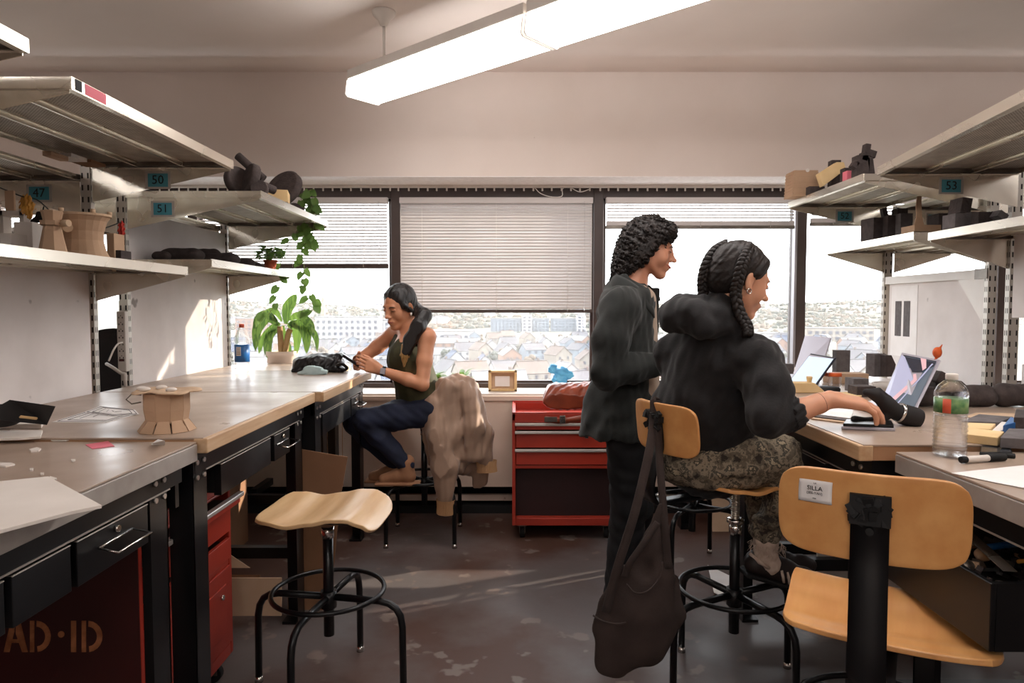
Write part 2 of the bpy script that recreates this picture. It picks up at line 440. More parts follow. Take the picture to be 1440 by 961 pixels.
def thing(name, label, cat, loc=(0, 0, 0), group=None, kind=None):
    o = bpy.data.objects.new(name, None); COL.objects.link(o); o.empty_display_size = 0.05
    o.location = loc; ORG[o.name] = Vector(loc)
    return tag(o, label, cat, group, kind)
def struct(mb, name, m, **k):
    return tag(mb.build(name, m, **k), kind='structure')
KIDS = {}
def copy_tree(o, parent=None, label=None):
    c = o.copy(); COL.objects.link(c)
    if parent is not None: c.parent = parent
    if label: c['label'] = label
    for ch in [x for x in bpy.data.objects if x.parent == o]: copy_tree(ch, c)
    return c
def text(name, s, size, loc, rot, m, parent, ext=0.0004):
    cu = bpy.data.curves.new(name, 'FONT'); cu.body = s; cu.size = size; cu.align_x = 'CENTER'; cu.align_y = 'CENTER'; cu.extrude = ext
    cu.resolution_u = 2
    tmp = bpy.data.objects.new(name+'_tmp', cu); COL.objects.link(tmp)
    me = bpy.data.meshes.new_from_object(tmp)
    bpy.data.objects.remove(tmp); bpy.data.curves.remove(cu)
    me.materials.clear(); me.materials.append(MATS[m])
    o = bpy.data.objects.new(name, me); COL.objects.link(o)
    o.parent = parent; o.location = Vector(loc)-ORG[parent.name]; o.rotation_euler = rot; ORG[o.name] = Vector(loc)
    return o
def bez(pts, n=24):
    """smooth open curve through pts (Catmull-Rom)"""
    P = [Vector(p) for p in pts]; P = [P[0]*2-P[1]] + P + [P[-1]*2-P[-2]]; out = []
    segs = len(P)-3
    for i in range(n+1):
        t = i/n*segs; k = min(int(t), segs-1); u = t-k
        a, b, c, d = P[k:k+4]
        out.append(0.5*((2*b) + (c-a)*u + (2*a-5*b+4*c-d)*u*u + (3*b-a-3*c+d)*u**3))
    return out
# ------------------------------------------------------------------ the room shell
YW, YG = 4.47, 4.88          # inner wall face, glass plane
ZC = 2.885                   # ceiling
ZH = at(700, 249, YW).z      # underside of the wall above the windows
ZS = 0.79                    # sill
XL, XR, YR = -6.0, 5.6, -3.2
struct(MB().bb(XL-.1, XR+.1, YR-.1, YG+.15, -0.1, 0), 'floor', 'floor_paint')
struct(MB().bb(XL-.1, XR+.1, YR-.1, YG+.15, ZC, ZC+.1), 'ceiling', 'ceiling_paint')
struct(MB().bb(XL-.12, XL, YR, YG+.1, 0, ZC), 'wall_left', 'wall_paint')
struct(MB().bb(XR, XR+.12, YR, YG+.1, 0, ZC), 'wall_right', 'wall_paint')
struct(MB().bb(XL, XR, YR-.12, YR, 0, ZC), 'wall_rear', 'wall_paint')
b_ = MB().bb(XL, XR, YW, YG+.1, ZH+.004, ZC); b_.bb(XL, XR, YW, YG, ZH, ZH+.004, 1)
struct(b_, 'wall_back', ['wall_paint', 'soffit_lit'])
struct(MB().bb(XL, XR, YG-.02, YG+.12, 0, ZS), 'wall_below_windows', 'black_matte')  # black colour carries the shade of the recess below the cover
# convector cover under the windows
b_ = MB(); b_.bb(XL, XR, YW, YW+.02, 0.185, ZS-.03)
for k in range(8):
    x = -5.4+k*1.42
    b_.bb(x, x+.004, YW-.003, YW, .19, ZS-.04, 1)
b_.bb(XL, XR, YW-.012, YG-.02, ZS-.03, ZS, 0)
struct(b_, 'trim_1', ['heater_paint', 'board_edge'])
struct(MB().bb(XL, XR, YW+.06, YW+.09, 0.075, 0.115), 'trim_2', 'heater_paint')
struct(MB().bb(XL, XR, YW+.02, YG, 0.0, 0.05), 'baseboard_back', 'black_matte')
struct(MB().bb(XL, XR, YW+.02, YG-.03, ZS, ZS+.012), 'trim_3', 'sill_paint')

# windows: frame members, pane
MX = [-.836+1.424*k for k in range(-4, 5)]     # mullion centres
MX = [x for x in MX if XL < x < XR]
ZWT = at(700, 264.5, YG-.03).z
b_ = MB(); b_.bb(XL, XR, YG-.05, YG+.05, ZWT-.075, ZH+.02); b_.bb(XL, XR, YG-.05, YG+.05, ZS, ZS+.045)
struct(b_, 'trim_4', 'window_frame', bevel=.004)
for i, x in enumerate(MX):
    b_ = MB().bb(x-.034, x+.034, YG-.06, YG+.05, ZS, ZWT)
    if abs(x-2.012) < .05: b_.bb(x-.052, x-.034, YG-.075, YG+.02, ZS, ZWT, 1)
    struct(b_, 'trim_%d' % (5+i), ['window_frame', 'mullion_alu'], bevel=.004)
ex = [XL]+MX+[XR]
wi = 1
for a, b in zip(ex[:-1], ex[1:]):
    f = MB()
    a2 = a+(.034 if a > XL else 0); b2 = b-(.034 if b < XR else 0)
    for (p, q, r, s) in ((a2, a2+.02, ZS+.045, ZWT-.075), (b2-.02, b2, ZS+.045, ZWT-.075), (a2, b2, ZS+.045, ZS+.06), (a2, b2, ZWT-.09, ZWT-.075)):
        f.bb(p, q, YG-.02, YG+.02, r, s)
    wo = struct(f, 'window_%d' % wi, 'window_frame'); wi += 1
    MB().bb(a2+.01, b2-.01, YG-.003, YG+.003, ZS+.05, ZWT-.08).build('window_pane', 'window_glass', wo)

# curtain track with gliders under the soffit
tr = thing('curtain_track', 'white curtain track with small hanging gliders under the soffit along the windows', 'curtain track', (0, YG-.12, ZH-.02))
MB().bb(-2.6, 3.6, YG-.135, YG-.105, ZH-.018, ZH-.001).build('rail', 'white_plastic', tr)
random.seed(4)
g0 = None
for k in range(88):
    x = -2.45+k*.066+random.uniform(-.006, .006)
    if g0 is None:
        g0 = MB().cyl((x, YG-.12, ZH-.018), (x, YG-.12, ZH-.03), .006, n=6).ell((x, YG-.12, ZH-.036), .007, n=6, m=4).build('glider', 'white_plastic', tr)
        gx = x
    else:
        c = g0.copy(); COL.objects.link(c); c.location.x = x-gx
cord = bez([at(752, 264, YG-.13), at(760, 272, YG-.13), at(775, 277, YG-.13), at(790, 276, YG-.13), at(791, 266, YG-.13), at(800, 263, YG-.13), at(815, 270, YG-.13), at(830, 266, YG-.13)], 30)
tag(MB().tube(cord, .003, n=6).build('pull_cord', 'white_plastic'), 'thin white cord looping down from the curtain track above the middle blind', 'cord')

# venetian blinds
def blind(x0, x1, zb, label, angle, stack=0, pitch=.0215):
    t = thing('venetian_blind', label, 'blind', ((x0+x1)/2, YG-.09, zb), 'venetian blinds on the windows')
    zt = ZWT-.078
    MB().bb(x0, x1, YG-.115, YG-.065, zt-.04, zt).build('headrail', 'blind', t, bevel=.003)
    MB().bb(x0, x1, YG-.105, YG-.075, zb, zb+(.022 if angle > 1 or stack else .034)).build('bottom_rail', 'window_frame' if stack == 0 else 'galv_dark', t, bevel=.003)
    sl = MB(); z = zt-.052; n = 0
    zs = []
    lim = zb+.03+stack*.0045
    while z > lim:
        zs.append((z, angle)); z -= pitch
    for k in range(stack): zs.append((zb+.024+k*.0045, .0))
    for z, a in zs:
        R = rotm(a, 0, 0)
        if a:
            pr = [R @ Vector((0, -.013+.0065*q, .0032*(1-((q-2)/2)**2))) for q in range(5)]
            vs = [(xx, YG-.09+p.y, z+p.z+dz) for dz in (0, -.0012) for xx in (x0+.005, x1-.005) for p in pr]
            sl.add(vs, [(q, q+1, q+6, q+5) for q in range(4)]+[(q+10, q+15, q+16, q+11) for q in range(4)]+[(0, 5, 15, 10), (4, 14, 19, 9)], 0, True)
        else: sl.box(((x0+x1)/2, YG-.09, z), (x1-x0-.01, .026, .0041))
    sl.build('slats', 'blind', t)
    for fx in (.115, .5, .87):
        c = MB()
        x = x0+(x1-x0)*fx
        for dy in (-.016, .016):
            c.tube([(x, YG-.09+dy, zt-.04), (x, YG-.09+dy, zb+.01)], .0012, n=5)
        c.build('ladder_cord', 'white_plastic', t)
    MB().cyl((x1-.06, YG-.125, zt-.03), (x1-.06, YG-.125, zb-.25 if zb > 1.4 else zb-.1), .003, n=6).build('tilt_wand', 'clear_plastic', t)
    return t
W_ = .034+.012
mx = lambda k: -.836+1.424*k
blind(mx(-2)+W_, mx(-1)-W_, at(400, 330, YG-.09).z, 'white blind pulled high on the window beyond the left shelving', .25, 6)
blind(mx(-1)+W_, mx(0)-W_, at(500, 378, YG-.09).z, 'half-lowered white blind with open slats above the trailing plants', .55)
blind(mx(0)+W_-.01, mx(1)-W_, at(700, 440, YG-.09).z, 'long closed white blind on the middle window, lowered past half', 1.02)
blind(mx(1)+W_, mx(2)-W_-.02, at(1000, 322, YG-.09).z, 'short white blind above the standing curly-haired person', .5, 7)
blind(mx(2)+W_, mx(3)-W_, at(1000, 318, YG-.09).z, 'short white blind behind the right-hand shelves', .5, 7)

# suspended fluorescent fixtures
def lamp(cx, cy, z0, ang, label, n=1, group='suspended fluorescent fixtures'):
    """one 1.22 m fixture; local x runs along it"""
    L, W2, H = 1.215, .215, .085
    t = thing('fluorescent_fixture', label, 'ceiling lamp', (0, 0, 0), group)
    L = 1.205
    MB().bb(-L/2, L/2, -.1, .1, H+.001, H+.05).build('housing', 'white_plastic', t, bevel=.004)
    pl = [(-W2/2, 0.012), (-W2/2+.012, 0), (W2/2-.012, 0), (W2/2, 0.012), (W2/2-.01, H), (-W2/2+.01, H)]
    MB().prism(pl, -L/2+.006, L/2-.006, 'x').build('diffuser', 'lamp_glow', t, bevel=.004)
    for s in (-1, 1):
        MB().prism([(a*1.05, b*1.0-.004) for a, b in pl], s*(L/2-.006), s*(L/2+.001), 'x').build('end_cap', 'lamp_cap', t)
    t.location = (cx, cy, z0); t.rotation_euler = (0, 0, ang)
    return t
m = mat('lamp_glow', (250, 248, 244), rough=0.5, emit=(255, 250, 247), estr=LAMP)
mat('lamp_cap', (250, 246, 240), rough=0.5, emit=(255, 244, 236), estr=.35)
ANG = math.atan2(-.657, .754)
ux, uy = math.cos(ANG), math.sin(ANG)
LC = Vector((-.355, 3.30, at(555, 148, 3.78).z))
lamp(LC.x, LC.y, LC.z, ANG, 'long fluorescent fixture hanging from the ceiling stem, the one nearer the windows')
lamp(LC.x+ux*1.22, LC.y+uy*1.22, LC.z, ANG, 'fluorescent fixture joined end to end and running out of the top of the picture')
lamp(LC.x+ux*2.44, LC.y+uy*2.44, LC.z, ANG, 'fluorescent fixture in the same row above the camera')
for k, (dx, dy, lab) in enumerate(((-1.6, -1.9, 'added unseen fluorescent fixture, fill from behind the camera to the left'), (.1, -.55, 'added unseen fluorescent fixture, fill from right behind the camera'), (-2.9, .0, 'added unseen fluorescent fixture, fill over the far bay to the left'), (2.3, -1.6, 'added unseen fluorescent fixture, fill from behind the camera to the right'), (.4, -2.4, 'added unseen fluorescent fixture, fill from the rear wall'), (3.7, 1.6, 'added unseen fluorescent fixture, fill over the bay beyond the right shelves'))):
    lamp(dx, dy, LC.z, ANG, lab)  # unseen fixtures added to fill the room from the camera side
st = thing('ceiling_stem', 'white ceiling canopy with a thin stem holding the fluorescent fixtures', 'ceiling mount', (-.78, 3.64, LC.z+.13))
sp = Vector((LC.x-ux*.42, LC.y-uy*.42, 0))
ORG[st.name] = Vector((sp.x, sp.y, LC.z+.13)); st.location = ORG[st.name]
MB().lathe([(.012, ZC-.075), (.018, ZC-.07), (.03, ZC-.045), (.055, ZC-.02), (.06, ZC-.004), (.06, ZC)], (sp.x, sp.y, 0)).build('canopy', 'white_plastic', st)
MB().cyl((sp.x, sp.y, LC.z+.135), (sp.x, sp.y, ZC-.07), .0075).build('stem', 'white_plastic', st)
# ------------------------------------------------------------------ workbenches
PXL = -1.87      # left partition plane
def bench(label, x0, x1, y0, y1, zt, front, trim, drawers, legs, back_legs=True, rail=True):
    """front = +1 when the aisle edge is x1 (left benches), -1 when it is x0 (right benches)"""
    xf = x1 if front > 0 else x0
    g = 'black steel workbenches'
    t = thing('workbench', label, 'workbench', ((x0+x1)/2, (y0+y1)/2, 0), g)
    MB().bb(x0, x1, y0, y1, zt-.006, zt).build('tabletop', 'bench_top', t, bevel=.0015)
    th = .045
    xi = xf-front*.028
    MB().bb(min(xi, x0 if front > 0 else x1), max(xi, x0 if front > 0 else x1), y0+.004, y1-.004, zt-th, zt-.0065).build('core', 'board_edge', t)
    if trim == 'wood':
        MB().bb(xi, xf+front*.012, y0-.002, y1, zt-.046, zt-.002).build('edge_trim', 'wood_trim', t, bevel=.004)
    else:
        b = MB().bb(xi, xf+front*.002, y0, y1, zt-.055, zt-.007)
        b.build('edge_trim', 'alu_trim', t, bevel=.002)
    xr = xf-front*.035
    zr = zt-th-.004
    # apron: upper rail, and a bright strip as painted highlight along its lip
    b = MB().bb(xr-front*.0, xr-front*.02, y0+.02, y1-.02, zr-.062, zr)
    b.bb(xr+front*.002, xr-front*.02, y0+.09, y1-.09, zr-.066, zr-.062, 1)
    b.build('front_rail', ['black_steel', 'alu_trim'], t)
    MB().bb(x0+.04, x1-.04, y0+.03, y0+.05, zr-.13, zr).build('side_rail', 'black_steel', t)
    MB().bb(x0+.04, x1-.04, y1-.05, y1-.03, zr-.13, zr).build('side_rail', 'black_steel', t)
    for (a, c, kind) in drawers:
        zd = zr-.066
        if kind == 'open': continue
        d = MB().bb(xr+front*.004, xr-front*.02, a, c, zd-.105, zd-.004); d.bb(xr+front*.006, xr-front*.02, a, c, zd-.007, zd-.004, 1)  # thin bright top strip is a painted highlight on the drawer edge
        dd = d.build('drawer', ['black_steel', 'alu_trim'], t, bevel=.0015)
        MB().bb(xr-front*.02, xr-front*.45, a+.01, c-.01, zd-.10, zd-.01).build('drawer_box', 'black_matte', dd)
        if kind:
            m_ = (a+c)/2; h = .07
            xo = xr+front*.006
            hb = MB()
            hb.tube([(xo, m_-h, zd-.045), (xo+front*.045, m_-h, zd-.055), (xo+front*.045, m_+h, zd-.055), (xo, m_+h, zd-.045)], .0028, n=8)
            hb.tube([(xo, m_-h, zd-.045), (xo, m_+h, zd-.045)], .0028, n=8)
            hb.build('handle', 'chrome', dd)
            MB().cyl((xo-.002*front, m_, zd-.022), (xo+.008*front, m_, zd-.022), .008, n=10).build('lock', 'chrome', dd)
    for (y, xx) in legs:
        b = MB()
        xa = xr-front*.001
        s = 1
        b.bb(xa, xa-front*.006, y-.045, y+.045, .012, zr-.001)
        b.bb(xa, xa-front*.07, y+(.039 if (y > (y0+y1)/2) else -.045), y+(.045 if (y > (y0+y1)/2) else -.039), .012, zr-.001)
        b.bb(xa, xa-front*.07, y-.04, y+.04, .0, .012)
        for dz in (.03, .075):
            for dy in (-.022, .022):
                b.tube([(xa, y+dy, zr-dz), (xa+front*.007, y+dy, zr-dz)], .0075, n=8, mi=1)
        b.build('leg', ['black_steel', 'bolt'], t)
        if back_legs:
            xb = (x0+.10) if front > 0 else (x1-.06)
            MB().bb(xb-.03, xb+.03, y-.03, y+.03, 0, zr).build('leg', 'black_steel', t)
            if rail: MB().bb(min(xa-front*.07, xb), max(xa-front*.07, xb), y-.02, y+.02, .22, .27).build('side_brace', 'black_steel', t)
    if len(legs) > 1:
        xb = (x0+.25) if front > 0 else (x1-.25)
        MB().bb(xb-.02, xb+.02, legs[0][0], legs[1][0], .22, .262).build('stretcher', 'black_steel', t)
    return t
bench('metal-edged black workbench in the lower left corner of the room', -1.845, -.915, .55, 1.946, .985, 1, 'metal', [(.72, 1.24, 1), (1.45, 1.735, 1), (1.26, 1.43, 0)][:3], [(1.80, 0), (.7, 0)], rail=False)
bench('black workbench with pale wooden edge carrying the cardboard pot model', -1.845, -.90, 1.955, 3.025, .995, 1, 'wood', [(2.62, 2.80, 1), (2.14, 2.58, 0)], [(2.005, 0), (2.93, 0)], rail=False)
bench('black workbench where the person with the ponytail rests both hands', -1.845, -.865, 3.035, 4.05, .995, 1, 'wood', [(3.72, 3.90, 1), (3.16, 3.70, 0)], [(3.10, 0), (3.98, 0)])
bench('short bench end against the windows holding the black bag', -1.845, -1.12, 4.058, 4.60, .995, 1, 'wood', [], [(4.12, 0), (4.40, 0)], False)
# right row
bench('metal-edged workbench at the right rim of the room with an open tool drawer', 1.02, 1.98, .5, 1.81, .985, -1, 'metal', [], [(1.72, 0), (.62, 0)])
bench('wood-edged workbench where the braided person reaches over', .955, 1.98, 1.855, 3.05, .995, -1, 'wood', [(2.15, 2.75, 1)], [(1.95, 0), (2.95, 0)])
bench('workbench under the laptops beside the right-hand window', .99, 1.98, 3.06, 4.30, .995, -1, 'wood', [(3.4, 4.0, 0)], [(3.15, 0), (4.2, 0)])

# ------------------------------------------------------------------ left partition boards and shelf uprights
def board(label, x, y0, y1, z0, z1, th=.012, m=('white_board', 'board_edge')):
    b = MB().bb(x-th, x, y0, y1, z0, z1)
    b.bb(x-th, x, y0-.001, y0, z0, z1, 1); b.bb(x-th, x, y1, y1+.001, z0, z1, 1)
    return tag(b.build('partition_board', list(m)), label, 'partition board', 'painted partition boards')
board('scuffed white partition board above the bench with the folder', PXL, 1.2, 3.005, .2, 1.54)
board('tall white partition board above the bench with the blue-labelled bottle', PXL, 3.315, 4.435, .2, 1.845)
def upright(label, x, y, z0, z1, wx=.042, wy=.028, m='upright_steel', g='slotted steel shelf uprights'):
    b = MB().bb(x-wx/2, x+wx/2, y-wy/2, y+wy/2, z0, z1)
    n = int((z1-z0-.04)/.052)
    for k in range(n):
        z = z1-.04-k*.052
        for dx in (-.3*wx, .3*wx):
            b.bb(x+dx-.0035, x+dx+.0035, y-wy/2-.0006, y-wy/2, z-.012, z+.012, 1)
        for s in (-1, 1):
            for dy in (-.006, .006):
                b.bb(x+s*wx/2, x+s*(wx/2+.0006), y+dy-.0018, y+dy+.0018, z-.012, z+.012, 1)
    return tag(b.build('shelf_upright', [m, 'slot_dark'], bevel=.0), label, 'shelf upright', g)
UL = [1.92, 3.04, 3.29, 4.455]
upright('slotted upright at the gap, left one of the pair by the power strip', PXL-.012, 3.035, .0, 2.04)
upright('slotted upright beside the power strip, farther of the pair at the gap', PXL-.012, 3.30, .0, 1.93)
upright('slotted upright at the window end of the left partition', PXL-.012, 4.455, .0, 1.98)
upright('slotted upright near the camera on the left partition', PXL-.012, 1.905, .0, 2.04)

# ------------------------------------------------------------------ shelves
def shelf(label, xin, xout, y0, y1, z, num=None, numx=None, ribs=3, brk=.15, skew=0.0, brackets=(1, 1), rim='galv', group='galvanised steel shelves', under=False, numend=1, deck='mesh_steel', tape=None):
    s = 1 if xout > xin else -1
    t = thing('steel_shelf', label, 'shelf', ((xin+xout)/2, (y0+y1)/2, z), group)
    W = abs(xout-xin)
    def X(d, y):  # distance from the partition -> x, with the slight skew of a badly seated shelf
        return xin + s*d*(1 + skew*((y1-y)/(y1-y0)))
    def slab(d0, d1, za, zb, mb, mi=0, ya=y0, yb=y1):
        vs = [(X(d0, ya), ya, za), (X(d1, ya), ya, za), (X(d1, yb), yb, za), (X(d0, yb), yb, za),
              (X(d0, ya), ya, zb), (X(d1, ya), ya, zb), (X(d1, yb), yb, zb), (X(d0, yb), yb, zb)]
        fs = [(0, 3, 2, 1), (4, 5, 6, 7), (0, 1, 5, 4), (1, 2, 6, 5), (2, 3, 7, 6), (3, 0, 4, 7)]
        mb.add(vs, fs, mi)
    d = MB(); n = ribs
    cell = (W-.03)/n
    for k in range(n):
        a = .02+k*cell
        slab(a+.012, a+cell-.012, z-.008, z-.004, d)
    d.build('deck', deck, t)
    r = MB()
    for k in range(n+1):
        a = .02+k*cell
        slab(max(a-.014, 0.004), min(a+.014, W-.004), z-.013, z-.0035, r)
        slab(max(a-.004, 0.004), min(a+.004, W-.004), z-.026, z-.0125, r, 0)
    for yy in (y0+.003, y1-.035):
        slab(.004, W-.004, z-.024, z-.003, r, 1, yy, yy+.03)
    r.build('ribs', ['galv', 'galv_dark'], t)
    e = MB()
    slab(W-.004, W+.002, z-.032, z+.004, e); slab(W-.022, W-.004, z-.032, z-.028, e)
    e.build('front_lip', rim, t)
    e = MB(); slab(0, W, z-.03, z+.002, e, 0, y0-.002, y0+.003); e.build('end_lip', rim, t)
    e = MB(); slab(0, W, z-.03, z+.002, e, 0, y1-.003, y1+.002); e.build('end_lip', rim, t)
    for k, yy in enumerate((y0+.008, y1-.008)):
        if not brackets[k]: continue
        wb = W*.985
        pl = [(xin+s*.012, z-.028), (X(wb, yy), z-.028), (X(wb, yy), z-.04), (xin+s*.012, z-.028-brk)]
        bo = MB().prism(pl, yy-.0012, yy+.0012, 'y')
        bo.bb(min(xin+s*.012, X(wb, yy)), max(xin+s*.012, X(wb, yy)), yy-.008, yy+.008, z-.031, z-.028)
        bk = bo.build('bracket', 'galv', t)
        if num and k == (numend if numend in (0, 1) else 1):
            nx = numx
            c = (nx, yy-.0025, z-.028-brk*.36)
            b2 = MB().bb(nx-.056, nx+.056, yy-.0022, yy-.0015, c[2]-.038, c[2]+.038, 1)
            b2.bb(nx-.044, nx+.044, yy-.0035, yy-.0022, c[2]-.029, c[2]+.029, 0)
            lb = b2.build('number_label', ['label_teal', 'plastic_grey'], t)
            text('digits', num, .055, (nx, yy-.0042, c[2]), (PI/2, 0, 0), 'ink', lb)
    if tape:
        for (ya, yb, m) in tape:
            e = MB(); slab(W+.002, W+.003, z-.028, z+.003, e, 0, ya, yb); e.build('tape', m, t)
    return t
shelf('wide upper shelf numbered 50 with pink tape on its lip', PXL, -1.24, 1.94, 3.04, 2.012, '50', at(222, 247, 3.03).x, tape=[(2.0, 2.10, 'pink_paper'), (1.955, 1.985, 'black_matte')])
shelf('wide upper shelf numbered 51 carrying dark foam discs and a wood block', PXL, -1.213, 3.29, 4.465, 1.925, '51', at(228, 295, 3.29).x, numend=0)
shelf('upper shelf in the top left corner, nearest the camera', PXL, -1.24, .7, 1.775, 2.05)
shelf('narrow lower shelf carrying the cardboard vase and bowl models', PXL, -1.452, 1.925, 3.04, 1.547, brk=.12)
shelf('narrow lower shelf carrying rounded dark foam pieces and the terracotta pot', PXL, -1.456, 3.29, 4.455, 1.60, brk=.12)
shelf('upper shelf on the far side of the left partition, numbered 47', PXL-.03, PXL-.63, 1.94, 3.04, 1.955, '47', at(55, 268, 3.03).x)
shelf('upper shelf on the far side of the left partition beyond shelf 51', PXL-.03, PXL-.63, 3.29, 4.45, 1.90, '48', -2.3, brackets=(1, 1))
shelf('lower shelf on the far side of the left partition', PXL-.03, PXL-.45, 1.94, 3.04, 1.52)
PXR = 2.32
shelf('upper shelf numbered 53 sloping in from the top right corner', PXR, 1.665, 1.90, 3.17, 2.01, '53', at(1342, 251, 3.14).x, skew=.28)
shelf('upper shelf numbered 52 carrying foam scraps beside the window', PXR, 1.70, 3.36, 4.28, 2.02, '52', at(1191, 306, 4.24).x)
shelf('narrow lower shelf nearest the window on the right, carrying dark foam boxes', PXR, 1.94, 3.34, 4.28, 1.735, brk=.12)
shelf('narrow lower shelf at the right rim, nearer the camera', PXR, 1.926, 2.3, 3.2, 1.715, brk=.14)
shelf('upper shelf numbered 57 on the far side of the right partition', PXR+.03, PXR+.63, 3.36, 4.28, 2.00, '57', at(1317, 306, 4.26).x)
shelf('lower shelf on the far side of the right partition', PXR+.03, PXR+.40, 3.34, 4.28, 1.735, brk=.12)
upright('slotted upright at the window end of the right partition', PXR, 4.27, 0, 1.74, .05)
upright('slotted upright at the near end of the pale panel on the right', PXR, 3.34, 0, 2.02)
upright('slotted upright just right of the panel edge, nearer of the pair', PXR, 3.19, 0, 2.02, .05)
upright('slotted upright with a wide face at the right rim', PXR-.02, 3.02, 0, 1.70, .03)
b_ = MB().bb(PXR-.004, PXR+.008, 3.36, 4.23, .2, at(1243, 396, 4.25).z)
b_.bb(PXR-.004, PXR+.008, 3.357, 3.36, .2, 1.5, 1)
tag(b_.build('partition_board', ['white_board', 'board_edge']), 'pale partition panel framed by a white rail behind the tablet on the right', 'partition board', 'painted partition boards')
rl = thing('panel_rail', 'white steel rail with a triangular gusset along the top of the right panel', 'rail', (PXR, 3.8, 1.5))
MB().bb(PXR-.02, PXR+.02, 3.33, 4.27, 1.515, 1.56).build('rail', 'white_plastic', rl)
MB().prism([(3.35, 1.515), (3.56, 1.515), (3.35, 1.28)], PXR-.018, PXR-.015, 'x').build('gusset', 'white_plastic', rl)
MB().bb(PXR-.026, PXR-.02, 3.33, 3.42, 1.512, 1.563).build('clamp', 'galv_dark', rl)
pr = MB().bb(PXR-.006, PXR-.0045, 3.93, 4.2, 1.08, 1.50)
for k in (0, 1):
    pr.bb(PXR-.0075, PXR-.006, 4.0+k*.09, 4.065+k*.09, 1.20, 1.41, 1)
tag(pr.build('pinned_print', ['paper', 'foam_grey']), 'white print with two grey upright shapes pinned to the right panel', 'print')
b_ = MB().bb(PXR-.05, PXR-.04, 2.4, 3.12, at(1430, 447, 3.1).z, 1.70)
tag(b_.build('partition_board', ['white_board']), 'short white board hanging under the lower shelf at the right rim', 'partition board', 'painted partition boards')
b_ = MB().bb(PXR-.01, PXR, 1.0, 3.10, .2, at(1420, 515, 3.0).z)
tag(b_.build('partition_board', ['white_board']), 'low white board above the foam pieces at the right rim', 'partition board', 'painted partition boards')
# ------------------------------------------------------------------ stools and chairs (local: facing +x, origin on the floor)
def seat_fn(zs, sx=.205, sy=.195, by=0.0):
    def prof(x):
        t = (x+1)/2
        pts = [(0, .022), (.12, .012), (.32, -.004), (.5, .004), (.68, .02), (.8, .022), (.9, .008), (1, -.024)]
        for (a, za), (b, zb) in zip(pts[:-1], pts[1:]):
            if t <= b:
                u = (t-a)/(b-a); u = u*u*(3-2*u); return za+(zb-za)*u
        return pts[-1][1]
    def fn(u, v):
        a, b = u*2-1, v*2-1
        x = a*math.sqrt(1-.16*b**4); y = b*math.sqrt(1-.26*a**6)
        return (x*sx, y*sy, zs+prof(x)+.016*(y*y)*(1-.5*abs(x)))
    return fn
def back_fn(xb, z0, z1, hw, curve=.035, lean=.10, by=0.0):
    def fn(u, v):
        a, b = u*2-1, v*2-1
        y = a*math.sqrt(1-.11*b**4); z = b*math.sqrt(1-.42*a**8)
        return (xb+curve*(1-math.cos(y*1.25))/.68 - lean*(z+1)/2*(z1-z0)*1.0, y*hw+by, (z0+z1)/2+z*(z1-z0)/2)
    return fn
